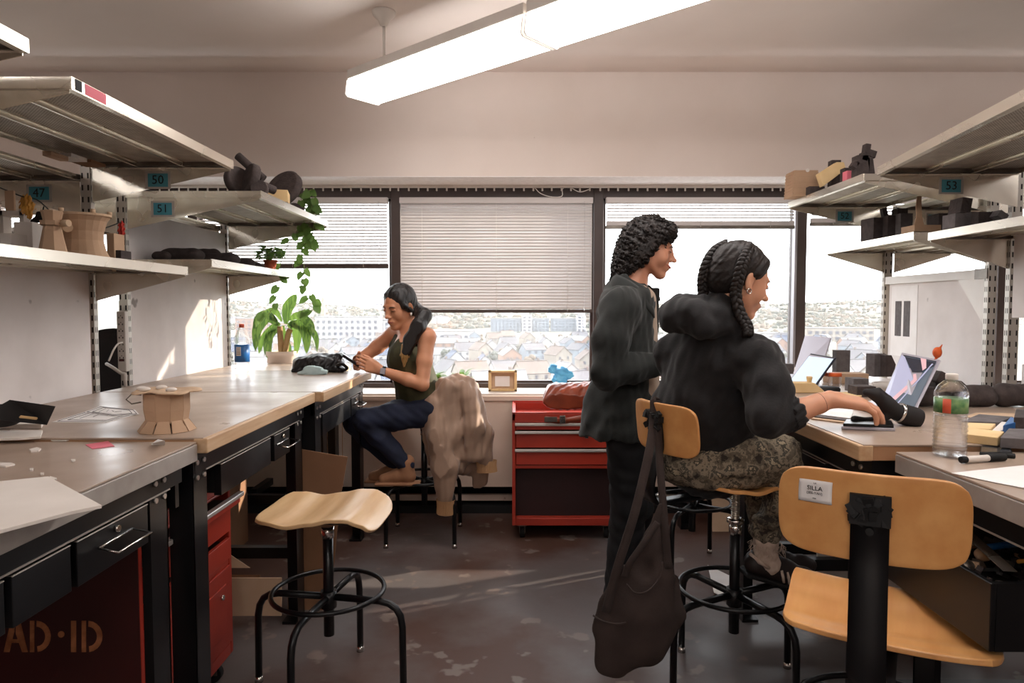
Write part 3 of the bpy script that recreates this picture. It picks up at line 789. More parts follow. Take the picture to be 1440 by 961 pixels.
def stool(label, cx, cy, zs, seat_ang, base_ang, back=None, collar=None, seatm='birch_ply', name='stool', cat='stool', sx=.205, ringz=.362, sy=.195, by=0.0):
    t = thing(name, label, cat, (0, 0, 0), 'bent-plywood workshop stools')
    R = rotm(0, 0, base_ang-seat_ang)
    for k in range(4):
        a = k*PI/2
        d = R @ Vector((math.cos(a), math.sin(a), 0))
        P = [d*.02+Vector((0, 0, ringz-.022)), d*.19+Vector((0, 0, ringz-.024)), d*.225+Vector((0, 0, ringz-.030)), d*.252+Vector((0, 0, ringz-.046)), d*.268+Vector((0, 0, ringz-.072)), d*.275+Vector((0, 0, ringz-.11)), d*.277+Vector((0, 0, .022))]
        lg = MB().tube(P, .0125, 12).build('leg', 'black_steel', t)
        MB().cyl(d*.277+Vector((0, 0, .022)), d*.277+Vector((0, 0, .0)), .0132, .0150).build('foot_glide', 'chrome', lg)
    MB().tube([(.195*math.cos(2*PI*k/48), .195*math.sin(2*PI*k/48), ringz) for k in range(48)], .0085, 10, closed=True).build('foot_ring', 'black_steel', t)
    MB().cyl((0, 0, ringz-.06), (0, 0, ringz-.0), .028).build('hub', 'black_steel', t)
    ztop = collar if collar else zs-.045
    MB().cyl((0, 0, .20), (0, 0, ztop-.02), .0185).build('post', 'black_steel', t)
    MB().cyl((0, 0, ztop-.04), (0, 0, ztop), .0225, n=20).build('collar', 'chrome', t)
    if collar:
        b = MB(); b.cyl((0, 0, ztop), (0, 0, zs-.01), .0135)
        z = ztop+.006
        while z < zs-.03: b.lathe([(.0135, z-.003), (.0155, z), (.0135, z+.003)], n=14); z += .008
        b.build('screw_post', 'galv', t)
        MB().lathe([(.02, ztop), (.031, ztop+.004), (.031, ztop+.016), (.02, ztop+.02)], n=20).build('collar_ring', 'chrome', t)
    MB().bb(-.10, .10, -.06, .06, zs-.022, zs-.012).build('seat_plate', 'black_steel', t, bevel=.003)
    s = MB().sheet(seat_fn(zs, sx, sy), 26, 20, .013)
    s.build('seat', seatm, t, bevel=.003)
    if back:
        z0, z1, hw, xb = back
        MB().sheet(back_fn(xb, z0, z1, hw, by=by), 30, 14, .012).build('backrest', 'birch_ply', t, bevel=.003)
        zc = (z0+z1)/2; w2 = .036
        P = [(.02, zs-.026), (-.10, zs-.032), (xb+.0, zs-.035), (xb-.035, zs-.02), (xb-.048, zs+.03), (xb-.030, (zs+zc)/2), (xb-.014, z0+.02), (xb-.018, zc), (xb-.026, z1-.045)]
        P2 = bez([(p[0], 0, p[1]) for p in P], 40)
        MB().sheet(lambda u, v: (P2[min(40, int(round(u*40)))].x, (v*2-1)*w2+by*min(1, u*2.2), P2[min(40, int(round(u*40)))].z), 40, 2, .006).build('back_support', 'black_steel', t)
        k = MB()
        for dz in (-.022, .022):
            k.tube([(xb-.02, by, zc+dz), (xb-.032, by, zc+dz)], .008, 8)
        if by: k.box((xb-.027, by, zc+.022), (.014, .076, .062))
        for q in range(26):
            a = random.uniform(-1, 1); b2 = random.uniform(-.055, .035)
            k.box((xb-.028+random.uniform(-.006, .004), a*w2*1.05+by, zc+.03+b2*.6), (.012, random.uniform(.01, .022), random.uniform(.012, .024)), rotm(random.uniform(-.6, .6), random.uniform(-.4, .4), random.uniform(-.4, .4)))
        k.build('taped_bracket', 'black_matte', t)
    t.location = (cx, cy, 0); t.rotation_euler = (0, 0, seat_ang)
    ORG[t.name+'_w'] = Vector((cx, cy, 0))
    return t
R_ = math.radians
random.seed(11)
SA = stool('backless plywood stool with paint specks standing alone beside the left benches', -.665, 2.39, .640, R_(-3), R_(80), seatm='birch_worn')
SB = stool('high plywood stool with a backrest under the braided person in camouflage trousers', .79, 2.41, .752, R_(25), R_(117), back=(.885, 1.055, .165, -.335), collar=.60, name='stool', cat='stool')
SC = stool('plywood chair with a small white label on its back in the lower right corner', .905, 1.632, .615, R_(62), R_(20), back=(.840, 1.030, .180, -.285), collar=.53, name='workshop_chair', cat='chair', sx=.22, sy=.222, by=.038)
SD = stool('dark stool in the shadow behind the braided person, only base and ring visible', .93, 3.53, .60, R_(0), R_(-35), seatm='birch_ply')
SE = stool('stool by the windows with the beige jacket hung over its backrest', -.54, 4.03, .70, R_(178), R_(45), back=(.83, .93, .12, -.25), name='stool')
# white label on the back of the near chair
lb = MB().sheet(lambda u, v: (Vector(back_fn(-.285, .840, 1.030, .180, by=.038)(.885-.185*u+.0, .60+.26*v))+Vector((-.0085, 0, 0))), 8, 6, .0008)
_bk = [c for c in SC.children if c.name.startswith('backrest')][0]
lab = lb.build('paper_label', 'paper', _bk)
def onback(u, v, off=.0095): return Vector(back_fn(-.285, .840, 1.030, .180, by=.038)(u, v))+Vector((-off, 0, 0))
def backtext(s, size, u, v):
    p = onback(u, v, .0106)
    q = onback(u-.02, v, .0106)
    d = (q-p).normalized()
    up = (onback(u, v+.03, .0106)-p).normalized()
    nrm = d.cross(up).normalized()
    M = Matrix((d, up, nrm)).transposed().to_euler()
    return text('lettering', s, size, p, M, 'ink', lab, .0002)
backtext('LA', .005, .795, .825); backtext('SILLA', .0135, .795, .765); backtext('(SEE-YAH)', .0075, .795, .71); backtext('chair', .004, .795, .65)

# ------------------------------------------------------------------ red tool carts (local: front faces -y, origin on the floor)
def tool_cart(label, door, pull=None):
    t = thing('tool_cart', label, 'tool cart', (0, 0, 0), 'red rolling tool carts')
    W, D = .62, .47; w = W/2; d = D/2; T = .02
    z0, z1 = .085, .752
    b = MB()
    b.bb(-w, -w+T, -d, d, z0, z1); b.bb(w-T, w, -d, d, z0, z1); b.bb(-w, w, d-.01, d, z0, z1)
    b.bb(-w+T, w-T, -d, d-.01, z0, z0+.045)
    b.bb(-w, w, -d, -d+.012, z1-.045, z1); b.bb(-w, w, -d, d, z1-.055, z1-.045)
    b.bb(-w+T, w-T, -d+.002, d-.01, .425, .445)
    b.build('body', 'red_paint', t, bevel=.003)
    r = MB()
    r.bb(-w, w, -d, -d+.01, z1, z1+.006); r.bb(-w, w, d-.01, d, z1, z1+.012); r.bb(-w, -w+.01, -d, d, z1, z1+.006); r.bb(w-.01, w, -d, d, z1, z1+.006)
    r.build('top_rim', 'red_paint', t, bevel=.002)
    MB().bb(-w+T, w-T, -d+.05, d-.012, z0+.046, .424).build('bay_shade', 'cart_dark', t) if not door else None  # dark block fills the open bay in place of its shade
    for k, (a, c, out) in enumerate(((.655, .697, 0), (.548, .650, 0), (.448, .543, 0))):
        out = (pull or 0) if k == 0 else 0
        q = MB().bb(-w+T+.003, w-T-.003, -d-.006-out, -d+.008-out, a+.002, c-.018)
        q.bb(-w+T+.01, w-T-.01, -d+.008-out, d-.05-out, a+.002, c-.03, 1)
        dr = q.build('drawer', ['red_paint', 'cart_dark'], t, bevel=.002)
        if not (door and k): MB().bb(-w+T-.004, w-T+.006, -d-.018-out, -d+.004-out, c-.017, c-.001).build('pull_lip', 'alu_bright', dr, bevel=.003)
    if door:
        dr = MB().bb(-w+T+.002, w-T-.002, -d-.004, -d+.01, z0+.05, .424)
        dr.bb(-w+T+.05, w-T-.05, -d-.009, -d-.003, z0+.10, .37)
        o = dr.build('door', 'red_paint', t, bevel=.004)
        MB().cyl((w-T-.09, -d-.008, .335), (w-T-.09, -d-.016, .335), .009).build('lock', 'chrome', o)
        MB().bb(-w-.003, -w, -d, d, z0, z1).build('side_panel', 'cart_side', t)  # dark sheet puts the shade on this end into the colour
    for x in (-w+.06, w-.06):
        for y in (-d+.05, d-.05):
            c = MB().bb(x-.025, x+.025, y-.03, y+.03, .075, .085)
            c.bb(x-.018, x-.015, y-.02, y+.02, .03, .078); c.bb(x+.015, x+.018, y-.02, y+.02, .03, .078)
            cc = c.build('caster', 'galv_dark', t)
            MB().cyl((x-.013, y, .032), (x+.013, y, .032), .032, n=20).build('wheel', 'black_matte', cc)
    return t
mat('alu_bright', (214, 208, 202), rough=0.35, metal=0.6)
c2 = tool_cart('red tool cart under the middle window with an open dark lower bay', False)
c2.location = (.294, 4.205, 0); ORG[c2.name] = Vector(c2.location)
c1 = tool_cart('red tool cart with stencilled letters under the left workbench', True, .04)
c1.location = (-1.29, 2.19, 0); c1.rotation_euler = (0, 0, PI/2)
# stencil AD.ID on the end of cart 1 (its local -x side)
def stencil():
    b = MB(); xl = -.31-.0045
    Yc = 1.87
    def P(px, py):
        q = at(px, py, Yc)            # world X, z on that end panel
        return (-(q.x-(-1.29)), q.z)      # local y, z
    def poly(pts): b.prism([P(*p) for p in pts], xl, xl+.0015, 'x')
    y0, y1 = 919, 875
    poly([(3, y0), (11, y0), (18, 890), (18, y1), (13, y1)]); poly([(20, y1), (26, y1), (37, y0), (29, y0), (20, 893)]); poly([(13, 906), (26, 906), (27, 901), (14, 901)])
    def D(x):
        poly([(x, y0), (x+6, y0), (x+6, y1), (x, y1)])
        n = 10
        for k in range(n):
            a0 = PI/2-PI*k/n*.96-.03; a1 = PI/2-PI*(k+1)/n*.96-.03
            cx, cy = x+9, (y0+y1)/2
            ro, ri = 22, 14
            poly([(cx+ri*math.cos(a0)*.9, cy-ri*math.sin(a0)), (cx+ro*math.cos(a0)*.92, cy-ro*math.sin(a0)), (cx+ro*math.cos(a1)*.92, cy-ro*math.sin(a1)), (cx+ri*math.cos(a1)*.9, cy-ri*math.sin(a1))])
    D(40)
    dt = MB().prism([P(84+4.6*math.cos(2*PI*k/14), 894+4.6*math.sin(2*PI*k/14)) for k in range(14)], xl, xl+.0015, 'x'); dt.build('stencil_dot', 'stencil', c1)
    poly([(98, y0), (105, y0), (105, y1), (98, y1)])
    D(113)
    b.build('stencil_lettering', 'stencil', c1)
stencil()
# a wire pull and red post showing above the cart
wp = thing('wire_basket_pull', 'bent wire pull hanging on a red post above the left tool cart', 'handle', (-1.06, 2.36, .70))
MB().bb(-1.075, -1.06, 2.36, 2.40, .765, .88).build('post', 'red_paint', wp)
MB().tube([(-1.055, 2.30, .80), (-1.03, 2.30, .80), (-1.03, 2.42, .80), (-1.055, 2.42, .80), (-1.055, 2.42, .835), (-1.03, 2.30, .835)], .0025, 8).build('wire', 'galv', wp)

# ------------------------------------------------------------------ sheets leaning and lying under the benches
def slabpoly(label, cat, name, pts, th, m, group=None, bevel=0.0):
    """a flat cut sheet through the given points (planar), with thickness"""
    P = [Vector(p) for p in pts]
    n = (P[1]-P[0]).cross(P[2]-P[0]).normalized()
    b = MB(); k = len(P)
    b.add([p+n*th/2 for p in P]+[p-n*th/2 for p in P], [list(range(k)), list(reversed(range(k, 2*k)))]+[[i, k+i, k+(i+1) % k, (i+1) % k] for i in range(k)])
    return tag(b.build(name, m, bevel=bevel), label, cat, group)
slabpoly('brown cardboard sheet leaning on the black bench leg behind the stool', 'cardboard sheet', 'cardboard_sheet',
         [at(405, 629, 3.035), at(489, 643, 3.035), at(478, 705, 3.035), at(462, 880, 3.035), at(405, 880, 3.035)], .005, 'brown_sheet')
slabpoly('large dark brown hardboard standing beneath the left bench', 'hardboard sheet', 'hardboard_sheet',
         [(-1.55, 2.60, .02), (-1.55, 3.9, .02), (-1.55, 3.9, .80), (-1.55, 2.60, .80)], .006, 'brown_sheet')
slabpoly('pale board lying on edge on the floor under the left bench', 'board', 'foam_board',
         [at(300, 813, 2.86), at(396, 813, 2.86), at(396, 866, 2.86), at(300, 866, 2.86)], .008, 'cardboard_pale')
slabpoly('pale triangular offcut leaning under the left bench', 'board offcut', 'foam_board_offcut',
         [at(300, 765, 2.95), at(352, 799, 2.93), at(300, 799, 2.93)], .006, 'cardboard_pale')
slabpoly('tan board offcut standing behind the pale floor board', 'board offcut', 'foam_board_offcut',
         [at(300, 809, 3.0), at(366, 809, 3.0), at(352, 845, 3.0), at(300, 845, 3.0)], .006, 'brown_sheet')
slabpoly('white board leaning at the wall behind the dark stool on the right', 'board', 'foam_board',
         [at(993, 640, 4.3), at(1072, 640, 4.3), at(1072, 762, 4.1), at(1003, 762, 4.1)], .008, 'cardboard_pale')
slabpoly('pale board standing on the floor under the right bench', 'board', 'foam_board',
         [(1.35, 3.0, .04), (1.9, 3.0, .04), (1.9, 3.0, .36), (1.35, 3.0, .36)], .01, 'foam_white')
slabpoly('crumpled white paper on the floor inside the foot ring of the high stool', 'paper scrap', 'paper_scrap',
         [onz(995, 795, .012), onz(1030, 812, .03), onz(1022, 842, .012), onz(1004, 834, .012)], .002, 'paper')
# ------------------------------------------------------------------ things on the left benches
ZB = .9955; Z1 = .9855
def flat(label, cat, name, pts, z, th, m, group=None):
    P = [onz(x, y, z) for x, y in pts]
    b = MB(); k = len(P)
    b.prism([(p.x, p.y) for p in P], z, z+th)
    return tag(b.build(name, m), label, cat, group)
sh = [onz(-60, 690, Z1), onz(68, 675, Z1), onz(143, 716, Z1), onz(143, 716, Z1), onz(-60, 752, Z1)]
flat('large white foam sheet overhanging the bench edge in the lower left corner', 'foam sheet', 'foam_sheet', [(-90, 690), (68, 674), (143, 715), (100, 724), (-90, 775)], Z1, .006, 'foam_white')
flat('pink sticky note lying on the near left bench', 'sticky note', 'sticky_note', [(120, 626), (152, 621), (161, 628), (130, 632)], Z1, .0012, 'pink_paper')
flat('leaf-shaped white paper cutout beside the pink note', 'paper cutout', 'paper_cutout', [(66, 618), (78, 613), (105, 609), (135, 608), (145, 610), (138, 615), (115, 617), (92, 621), (74, 621)], Z1, .0025, 'foam_white')
for i, (pts, lab) in enumerate((([(41, 634), (52, 631), (58, 633), (54, 636), (44, 637)], 'small oval foam scrap nearest the leaf-shaped cutout'),
                  ([(0, 653), (16, 653), (21, 655), (8, 658), (0, 657)], 'thin foam scrap at the left rim of the near bench'),
                  ([(100, 648), (106, 648), (105, 650), (101, 650)], 'tiny pale crumb below the pink note'),
                  ([(42, 661), (47, 661), (46, 663), (42, 663)], 'tiny pale crumb right of the thin foam scrap'),
                  ([(57, 667), (62, 667), (61, 669), (57, 669)], 'tiny pale crumb just above the white foam sheet'),
                  ([(70, 672), (80, 675), (76, 677), (70, 675)], 'pale crumb at the upper corner of the white foam sheet'))):
    flat(lab, 'scrap', 'foam_scrap', pts, Z1, .004, 'foam_white')
b_ = MB(); a, b2, c, d = onz(213, 626, Z1), onz(232, 626, Z1), onz(222, 618, Z1+.01), onz(229, 620, Z1+.035)
b_.add([a, b2, c, d, a+Vector((0, 0, .004)), b2+Vector((0, 0, .012))], [(0, 1, 2), (4, 5, 3), (0, 4, 3, 2), (1, 2, 3, 5), (0, 1, 5, 4)])
tag(b_.build('paper_scrap', 'foil'if 'foil' in MATS else 'paper'), 'crumpled triangular paper scrap on the near bench under the cardboard pot', 'paper scrap')
# white foam strips and the black folder at the left rim
flat('thick white foam strip under the black folder, upper of two', 'foam strip', 'foam_strip', [(-60, 604), (58, 603), (61, 598), (-60, 597)], ZB, .014, 'foam_white')
flat('ragged white foam strip on the bench, lower of two by the folder', 'foam strip', 'foam_strip', [(-60, 622), (30, 619), (57, 617), (60, 608), (-60, 609)], ZB, .006, 'foam_white')
fo = thing('black_folder', 'open black folder with a cream stripe propped at the left rim of the bench', 'folder', onz(35, 600, ZB))
A, B, C, D = onz(-30, 588, ZB+.055), onz(14, 563, ZB+.10), onz(78, 572, ZB+.085), onz(66, 598, ZB+.022)
b_ = MB(); n = (B-A).cross(D-A).normalized()*.004
b_.add([A, B, C, D, A-n, B-n, C-n, D-n], [(0, 1, 2, 3), (7, 6, 5, 4), (0, 4, 5, 1), (1, 5, 6, 2), (2, 6, 7, 3), (3, 7, 4, 0)])
b_.build('cover', 'black_cloth', fo)
def q_(u, v, off): return A.lerp(D, u).lerp(B.lerp(C, u), v)+n.normalized()*off
b_ = MB(); o1 = .0006 if n.z > 0 else -.005
for s_ in (1, -1):
    b_.add([q_(.52, .22, s_*.0045), q_(.80, .22, s_*.0045), q_(.80, .33, s_*.0045), q_(.52, .33, s_*.0045)], [(0, 1, 2, 3)])
b_.build('stripe', 'foam_yellow', fo)
b_ = MB().ell(onz(0, 585, ZB+.05), (.07, .05, .035)); b_.build('black_pouch', 'black_cloth', fo)
# printed drawing sheets
def paper_sheet(label, pts, z, lift=.0):
    P = [onz(x, y, z) for x, y in pts]
    t = MB(); t.prism([(p.x, p.y) for p in P], z, z+.0008)
    o = tag(t.build('drawing_sheet', 'paper'), label, 'drawing', 'drawing sheets on the bench')
    l = MB()
    cen = sum(P, Vector())/len(P)
    for s in (.9, .72):
        Q = [cen+(p-cen)*s+Vector((0, 0, .0012)) for p in P]
        l.tube(Q, .0012, 4, closed=True)
    for k in range(4):
        a = cen+(P[0]-cen)*(.5-.25*k)+Vector((0, 0, .0012)); b = cen+(P[1]-cen)*(.55-.2*k)+Vector((0, 0, .0012))
        l.tube([a, b], .0008, 4)
    l.build('line_drawing', 'foam_grey', o)
paper_sheet('line drawing sheet lying in front of the cardboard pot, lower of two', [(73, 594), (137, 574), (190, 580), (192, 583), (150, 595)], ZB)
paper_sheet('line drawing sheet behind the cardboard pot, upper of two', [(118, 580), (140, 572), (190, 577), (196, 583), (160, 586)], ZB+.002)

# cardboard pot model
pc = onz(221, 610, ZB)
pot = thing('cardboard_pot_model', 'brown cardboard pot model with flared foot and wavy lid on the left bench', 'paper model', pc)
n = 10
def ring(r, z, k, n=10, ph=.3): return Vector((pc.x+r*math.cos(2*PI*k/n+ph), pc.y+.06+r*math.sin(2*PI*k/n+ph), ZB+z))
b_ = MB()
for k in range(n):
    b_.add([ring(.058, .028, k), ring(.058, .028, k+1), ring(.064, .066, k+1), ring(.064, .118, k+1) + Vector((0, 0, 0)), ring(.064, .118, k), ring(.064, .066, k)], [(0, 1, 2, 5), (5, 2, 3, 4)])
b_.build('wall', 'cardboard', pot, solid=.003)
b_ = MB()
for k in range(n):
    a = ring(.058, .034, k+.08); b = ring(.058, .034, k+.92); c = ring(.082, 0.0, k+.97); d = ring(.082, 0.0, k+.03)
    b_.add([a, b, c, d], [(0, 1, 2, 3)])
b_.build('foot_flap', 'cardboard', pot, solid=.003)
b_ = MB()
def lid(u, v):
    a = 2*PI*u; r = (.092+.006*math.sin(5*a)+.004*math.sin(9*a+1))*v
    return (pc.x+.0+r*math.cos(a)*1.05, pc.y+.06+r*math.sin(a), ZB+.122+.003*math.sin(3*a)*v+.0025*math.sin(11*r/.1))
b_.sheet(lid, 40, 8, .003); b_.build('lid', 'cardboard_pale', pot)
for (dx, dy) in ((-.055, -.02), (-.03, .03), (.03, -.03), (-.075, .0)):
    MB().ell((pc.x+dx, pc.y+.06+dy, ZB+.128), (.017, .015, .007), n=10, m=6).build('glue_blob', 'foam_white', pot)
MB().tube([ (pc.x-.06, pc.y+.03, ZB+.112), (pc.x-.085, pc.y+.02, ZB+.115), (pc.x-.098, pc.y+.015, ZB+.10), (pc.x-.085, pc.y+.02, ZB+.086), (pc.x-.062, pc.y+.03, ZB+.09)], .0022, 6).build('wire_handle', 'galv_dark', pot)

# bottle of drink with blue label
def bottle(label, loc, H, r, prof, labz, labm, capm, water, ridges=None, name='plastic_bottle', extra=None):
    t = thing(name, label, 'bottle', loc)
    MB().lathe([(a*r, b*H) for a, b in prof], loc, 32).build('bottle_body', 'clear_plastic', t)
    l = MB().lathe([(r*labz[2], labz[0]*H), (r*labz[2]+.0006, labz[0]*H), (r*labz[2]+.0006, labz[1]*H), (r*labz[2], labz[1]*H)], loc, 32)
    lo = l.build('paper_band', labm, t)
    MB().lathe([(0, H*.955), (.0135, H*.955), (.0145, H*.965), (.0145, H*1.02), (.013, H*1.03), (0, H*1.03)], loc, 20).build('cap', capm, t)
    if extra: extra(t, lo)
    return t
def blue_extra(t, lo):
    c = Vector(ORG[t.name])
    b = MB().sheet(lambda u, v: (c.x+.0408*math.cos(R_(-115+38*u)), c.y+.0408*math.sin(R_(-115+38*u)), c.z+.105+.05*v), 6, 1, .0004)
    o = b.build('info_panel', 'foam_white', lo)
    for k in range(5):
        MB().sheet(lambda u, v: (c.x+.0413*math.cos(R_(-112+32*u)), c.y+.0413*math.sin(R_(-112+32*u)), c.z+.112+.009*k+.003*v), 5, 1, .0003).build('text_line', 'ink', lo)
bl = onz(341, 526, ZB)
bottle('clear bottle with a blue label standing on the left bench by the board end', bl, .275, .043, [(.0, .0), (.7, 0), (.95, .01), (.85, .04), (.98, .07), (.93, .1), (1, .14), (1, .2), (.93, .22), (.93, .62), (1, .64), (.98, .70), (.86, .80), (.6, .88), (.36, .93), (.34, .99)], (.25, .61, .935), 'blue_label', 'red_label', 0, extra=blue_extra)

# black handbag and face mask -- soft shapes are modelled with the volume tools further down
# ------------------------------------------------------------------ things on the right benches
def quad_panel(name, label, cat, A, B, C, D, th, m, face=None, fm=None, inset=.06, group=None, strips=None):
    """a thin rigid panel with a face inset"""
    A, B, C, D = map(Vector, (A, B, C, D)); n = (B-A).cross(D-A).normalized()
    if n.dot(Vector((0, 0, CAM_Z))-A) < 0: n = -n
    t = MB(); t.add([A, B, C, D, A-n*th, B-n*th, C-n*th, D-n*th], [(0, 1, 2, 3), (7, 6, 5, 4), (0, 4, 5, 1), (1, 5, 6, 2), (2, 6, 7, 3), (3, 7, 4, 0)])
    return t, n
def bil(A, B, C, D, u, v): return A.lerp(D, u).lerp(B.lerp(C, u), v)
def laptop(label, A, B, C, D, body, scr, cells):
    """A,B,C,D: lid corners (A,D on the hinge side)"""
    A, B, C, D = map(Vector, (A, B, C, D))
    t = thing('laptop', label, 'laptop', (A+D)/2)
    mb, n = quad_panel('', '', '', A, B, C, D, .008, body)
    lid = mb.build('lid', body, t, bevel=.0015)
    for nm, pts, m in cells:
        P = [bil(A, B, C, D, u, v)+n*.0012 for u, v in pts]
        q = MB(); q.add(P, [list(range(len(P)))]); q.build(nm, m, lid)
    dn = Vector((-(B-A).x, -(B-A).y, 0)); dn = dn.normalized()*.21 if dn.length > 1e-4 else Vector((-.2, 0, 0))
    zb = .997
    a, d = Vector((A.x, A.y, zb)), Vector((D.x, D.y, zb))
    q = MB(); q.add([a, d, d+dn, a+dn]+[p+Vector((0, 0, .016)) for p in (a, d, d+dn, a+dn)], [(3, 2, 1, 0), (4, 5, 6, 7), (0, 1, 5, 4), (1, 2, 6, 5), (2, 3, 7, 6), (3, 0, 4, 7)])
    q.build('keyboard_base', body, t, bevel=.002)
    return t
mat('laptop_grey', (176, 172, 182), rough=0.35, metal=0.3)
mat('laptop_dark', (46, 48, 60), rough=0.3, metal=0.3)
mat('screen_blue', (170, 190, 205), rough=0.2, emit=(200, 226, 240), estr=.75)
mat('screen_lilac', (150, 152, 178), rough=0.12, emit=(188, 190, 214), estr=.42)
mat('screen_pink', (200, 160, 165), rough=0.12, emit=(214, 178, 184), estr=.42)
mat('screen_teal', (78, 90, 102), rough=0.12, emit=(96, 108, 122), estr=.30)
mat('screen_black', (36, 40, 52), rough=0.1, emit=(50, 54, 70), estr=.2)
full = [(.03, .04), (.03, .94), (.97, .94), (.97, .04)]
laptop('open laptop with a glowing pale blue screen beside the cream box', at(1107, 540, 3.35), at(1140, 497, 3.40), at(1175, 503, 3.22), at(1145, 545, 3.17), 'laptop_dark', None, [('screen', full, 'screen_blue'), ('toolbar', [(.03, .90), (.03, .95), (.97, .95), (.97, .90)], 'laptop_grey')])
laptop('pale grey laptop lid standing behind the glowing laptop by the window', at(1114, 530, 3.68), at(1132, 472, 3.74), at(1168, 475, 3.54), at(1150, 533, 3.50), 'laptop_grey', None, [])
laptop('glossy laptop with angular pink and grey graphics beside the water bottle', at(1238, 566, 2.66), at(1268, 496, 2.76), at(1321, 506, 2.56), at(1284, 581, 2.42), 'laptop_grey', None,
       [('screen', full, 'screen_teal'), ('screen_area', [(.03, .04), (.03, .95), (.14, .93), (.62, .55), (.2, .03)], 'screen_lilac'),
        ('screen_band', [(.2, .03), (.62, .55), (.55, .64), (.62, .66), (.72, .55), (.34, .03)], 'screen_pink'),
        ('screen_corner', [(.06, .96), (.96, .96), (.96, .86), (.7, .72), (.5, .68), (.14, .93)], 'screen_black'),
        ('screen_stripe', [(.55, .96), (.70, .96), (.80, .80), (.74, .74)], 'screen_pink'), ('screen_line', [(.46, .03), (.50, .03), (.80, .62), (.92, .9), (.88, .9), (.76, .62)], 'screen_lilac')])
s_ = SDF(*bounds([at(1317, 495, 2.60)], .05), .002)
oc = at(1318, 496, 2.58)
s_.ell(oc, (.017, .014, .021), k=.004); s_.cap(oc+Vector((.008, 0, .014)), oc+Vector((.018, 0, .030)), .005, .002, k=.004); s_.ell(oc+Vector((-.010, -.004, .004)), (.008, .007, .010), k=.004); s_.cap(oc+Vector((0, 0, -.015)), oc+Vector((-.006, 0, -.026)), .006, .004, k=.003)
tag(s_.mesh('orange_clip_toy', 'orange'), 'small orange toy perched on the corner of the glossy laptop', 'toy')

def blk(name, label, cat, x0, y0, x1, y1, Y, d, m, group=None, rot=0, zb=None, bevel=.001, rz=0):
    """a block filling the photo rectangle x0..x1, y0..y1 at distance Y, d deep"""
    a = at(x0, y1, Y); b = at(x1, y0, Y)
    z0 = a.z if zb is None else zb
    c = Vector(((a.x+b.x)/2, Y+d/2, (z0+b.z)/2))
    o = MB().box(c, (b.x-a.x, d, b.z-z0), rotm(0, rot, rz)).build(name, m, bevel=bevel)
    return tag(o, label, cat, group)
GF = 'dark foam blocks on the right-hand bench'
blk('foam_block', 'upright dark grey foam block standing against the window glass', 'foam block', 1176, 493, 1196, 530, 3.55, .05, 'foam_grey', GF)
blk('foam_block', 'dark foam block with a pale side in front of the window-end upright', 'foam block', 1226, 498, 1246, 530, 3.45, .06, 'foam_grey', GF, rz=.25)
b_ = MB(); P = [at(x, y, 3.40) for x, y in ((1246, 530), (1246, 500), (1254, 500), (1260, 513), (1256, 530))]
b_.prism([(p.x, p.z) for p in P], 3.40, 3.46, 'y'); tag(b_.build('foam_block', 'foam_dark', bevel=.001), 'five-sided dark foam block right of the window-end upright', 'foam block', GF)
blk('foam_block', 'small dark box left of the laptops at the bench edge', 'foam block', 1103, 512, 1117, 530, 3.85, .07, 'foam_grey', GF, zb=.9955)
blk('wood_block', 'rounded tan wood block next to the small dark box behind the braided person', 'wood block', 1088, 514, 1102, 530, 3.85, .07, 'foam_yellow', None, zb=.9955, bevel=.012)
blk('plank', 'tan wooden plank lying behind the glowing laptop', 'plank', 1170, 526, 1222, 540, 3.35, .10, 'cardboard', None, zb=.9955)
for (x0, y0, x1, y1, Y, m, lab) in ((1200, 533, 1222, 552, 3.0, 'foam_grey', 'grey foam offcut in front of the wooden plank'), (1205, 544, 1232, 557, 2.85, 'foam_dark', 'dark foam offcut nearest the black tool, in front of the grey one')):
    blk('foam_block', lab, 'foam block', x0, y0, x1, y1, Y, .08, m, GF, zb=.9955)
cb = onz(1130, 556, ZB)
o_ = thing('cream_box', 'cream moulded box with a short round neck beside the braided person', 'box', cb)
P = [at(x, y, 2.98) for x, y in ((1096, 556), (1099, 545), (1108, 539), (1146, 539), (1157, 548), (1162, 556))]
MB().prism([(p.x, max(p.z, ZB)) for p in P], 2.98, 3.06, 'y').build('shell', 'foam_yellow', o_, bevel=.004)
nb_ = at(1138, 539, 3.02); MB().lathe([(.012, -.004), (.010, .008), (.013, .022), (.013, .03)], nb_, 16).build('neck', 'foam_yellow', o_)
jr = onz(1174, 540, ZB); jr = Vector((jr.x, 3.22, ZB)); jr.x = at(1174, 530, 3.22).x
o_ = thing('jar', 'clear jar with an orange lid beside the glowing laptop', 'jar', jr)
MB().lathe([(0, 0), (.028, 0), (.03, .005), (.03, .045), (.026, .05)], jr, 20).build('jar_body', 'clear_plastic', o_)
MB().lathe([(0, .05), (.031, .05), (.031, .064), (.029, .067), (0, .067)], jr, 20).build('lid', 'orange', o_)
jr = Vector((at(1163, 530, 3.3).x, 3.3, ZB))
o_ = thing('jar', 'second orange-lidded jar, partly hidden by the laptop screen edge', 'jar', jr)
MB().lathe([(0, 0), (.024, 0), (.026, .005), (.026, .04), (.022, .045)], jr, 20).build('jar_body', 'clear_plastic', o_)
MB().lathe([(0, .045), (.027, .045), (.027, .058), (0, .06)], jr, 20).build('lid', 'orange', o_)
bw = Vector((at(1246, 540, 2.95).x, 2.95, ZB))
tag(MB().lathe([(0, 0), (.03, 0), (.048, .02), (.056, .05), (.052, .05), (.044, .022), (0, .006)], bw, 24).build('bowl', 'plastic_grey'), 'small grey bowl behind the glossy laptop', 'bowl')
dk = Vector((at(1166, 547, 3.05).x, 3.05, ZB))
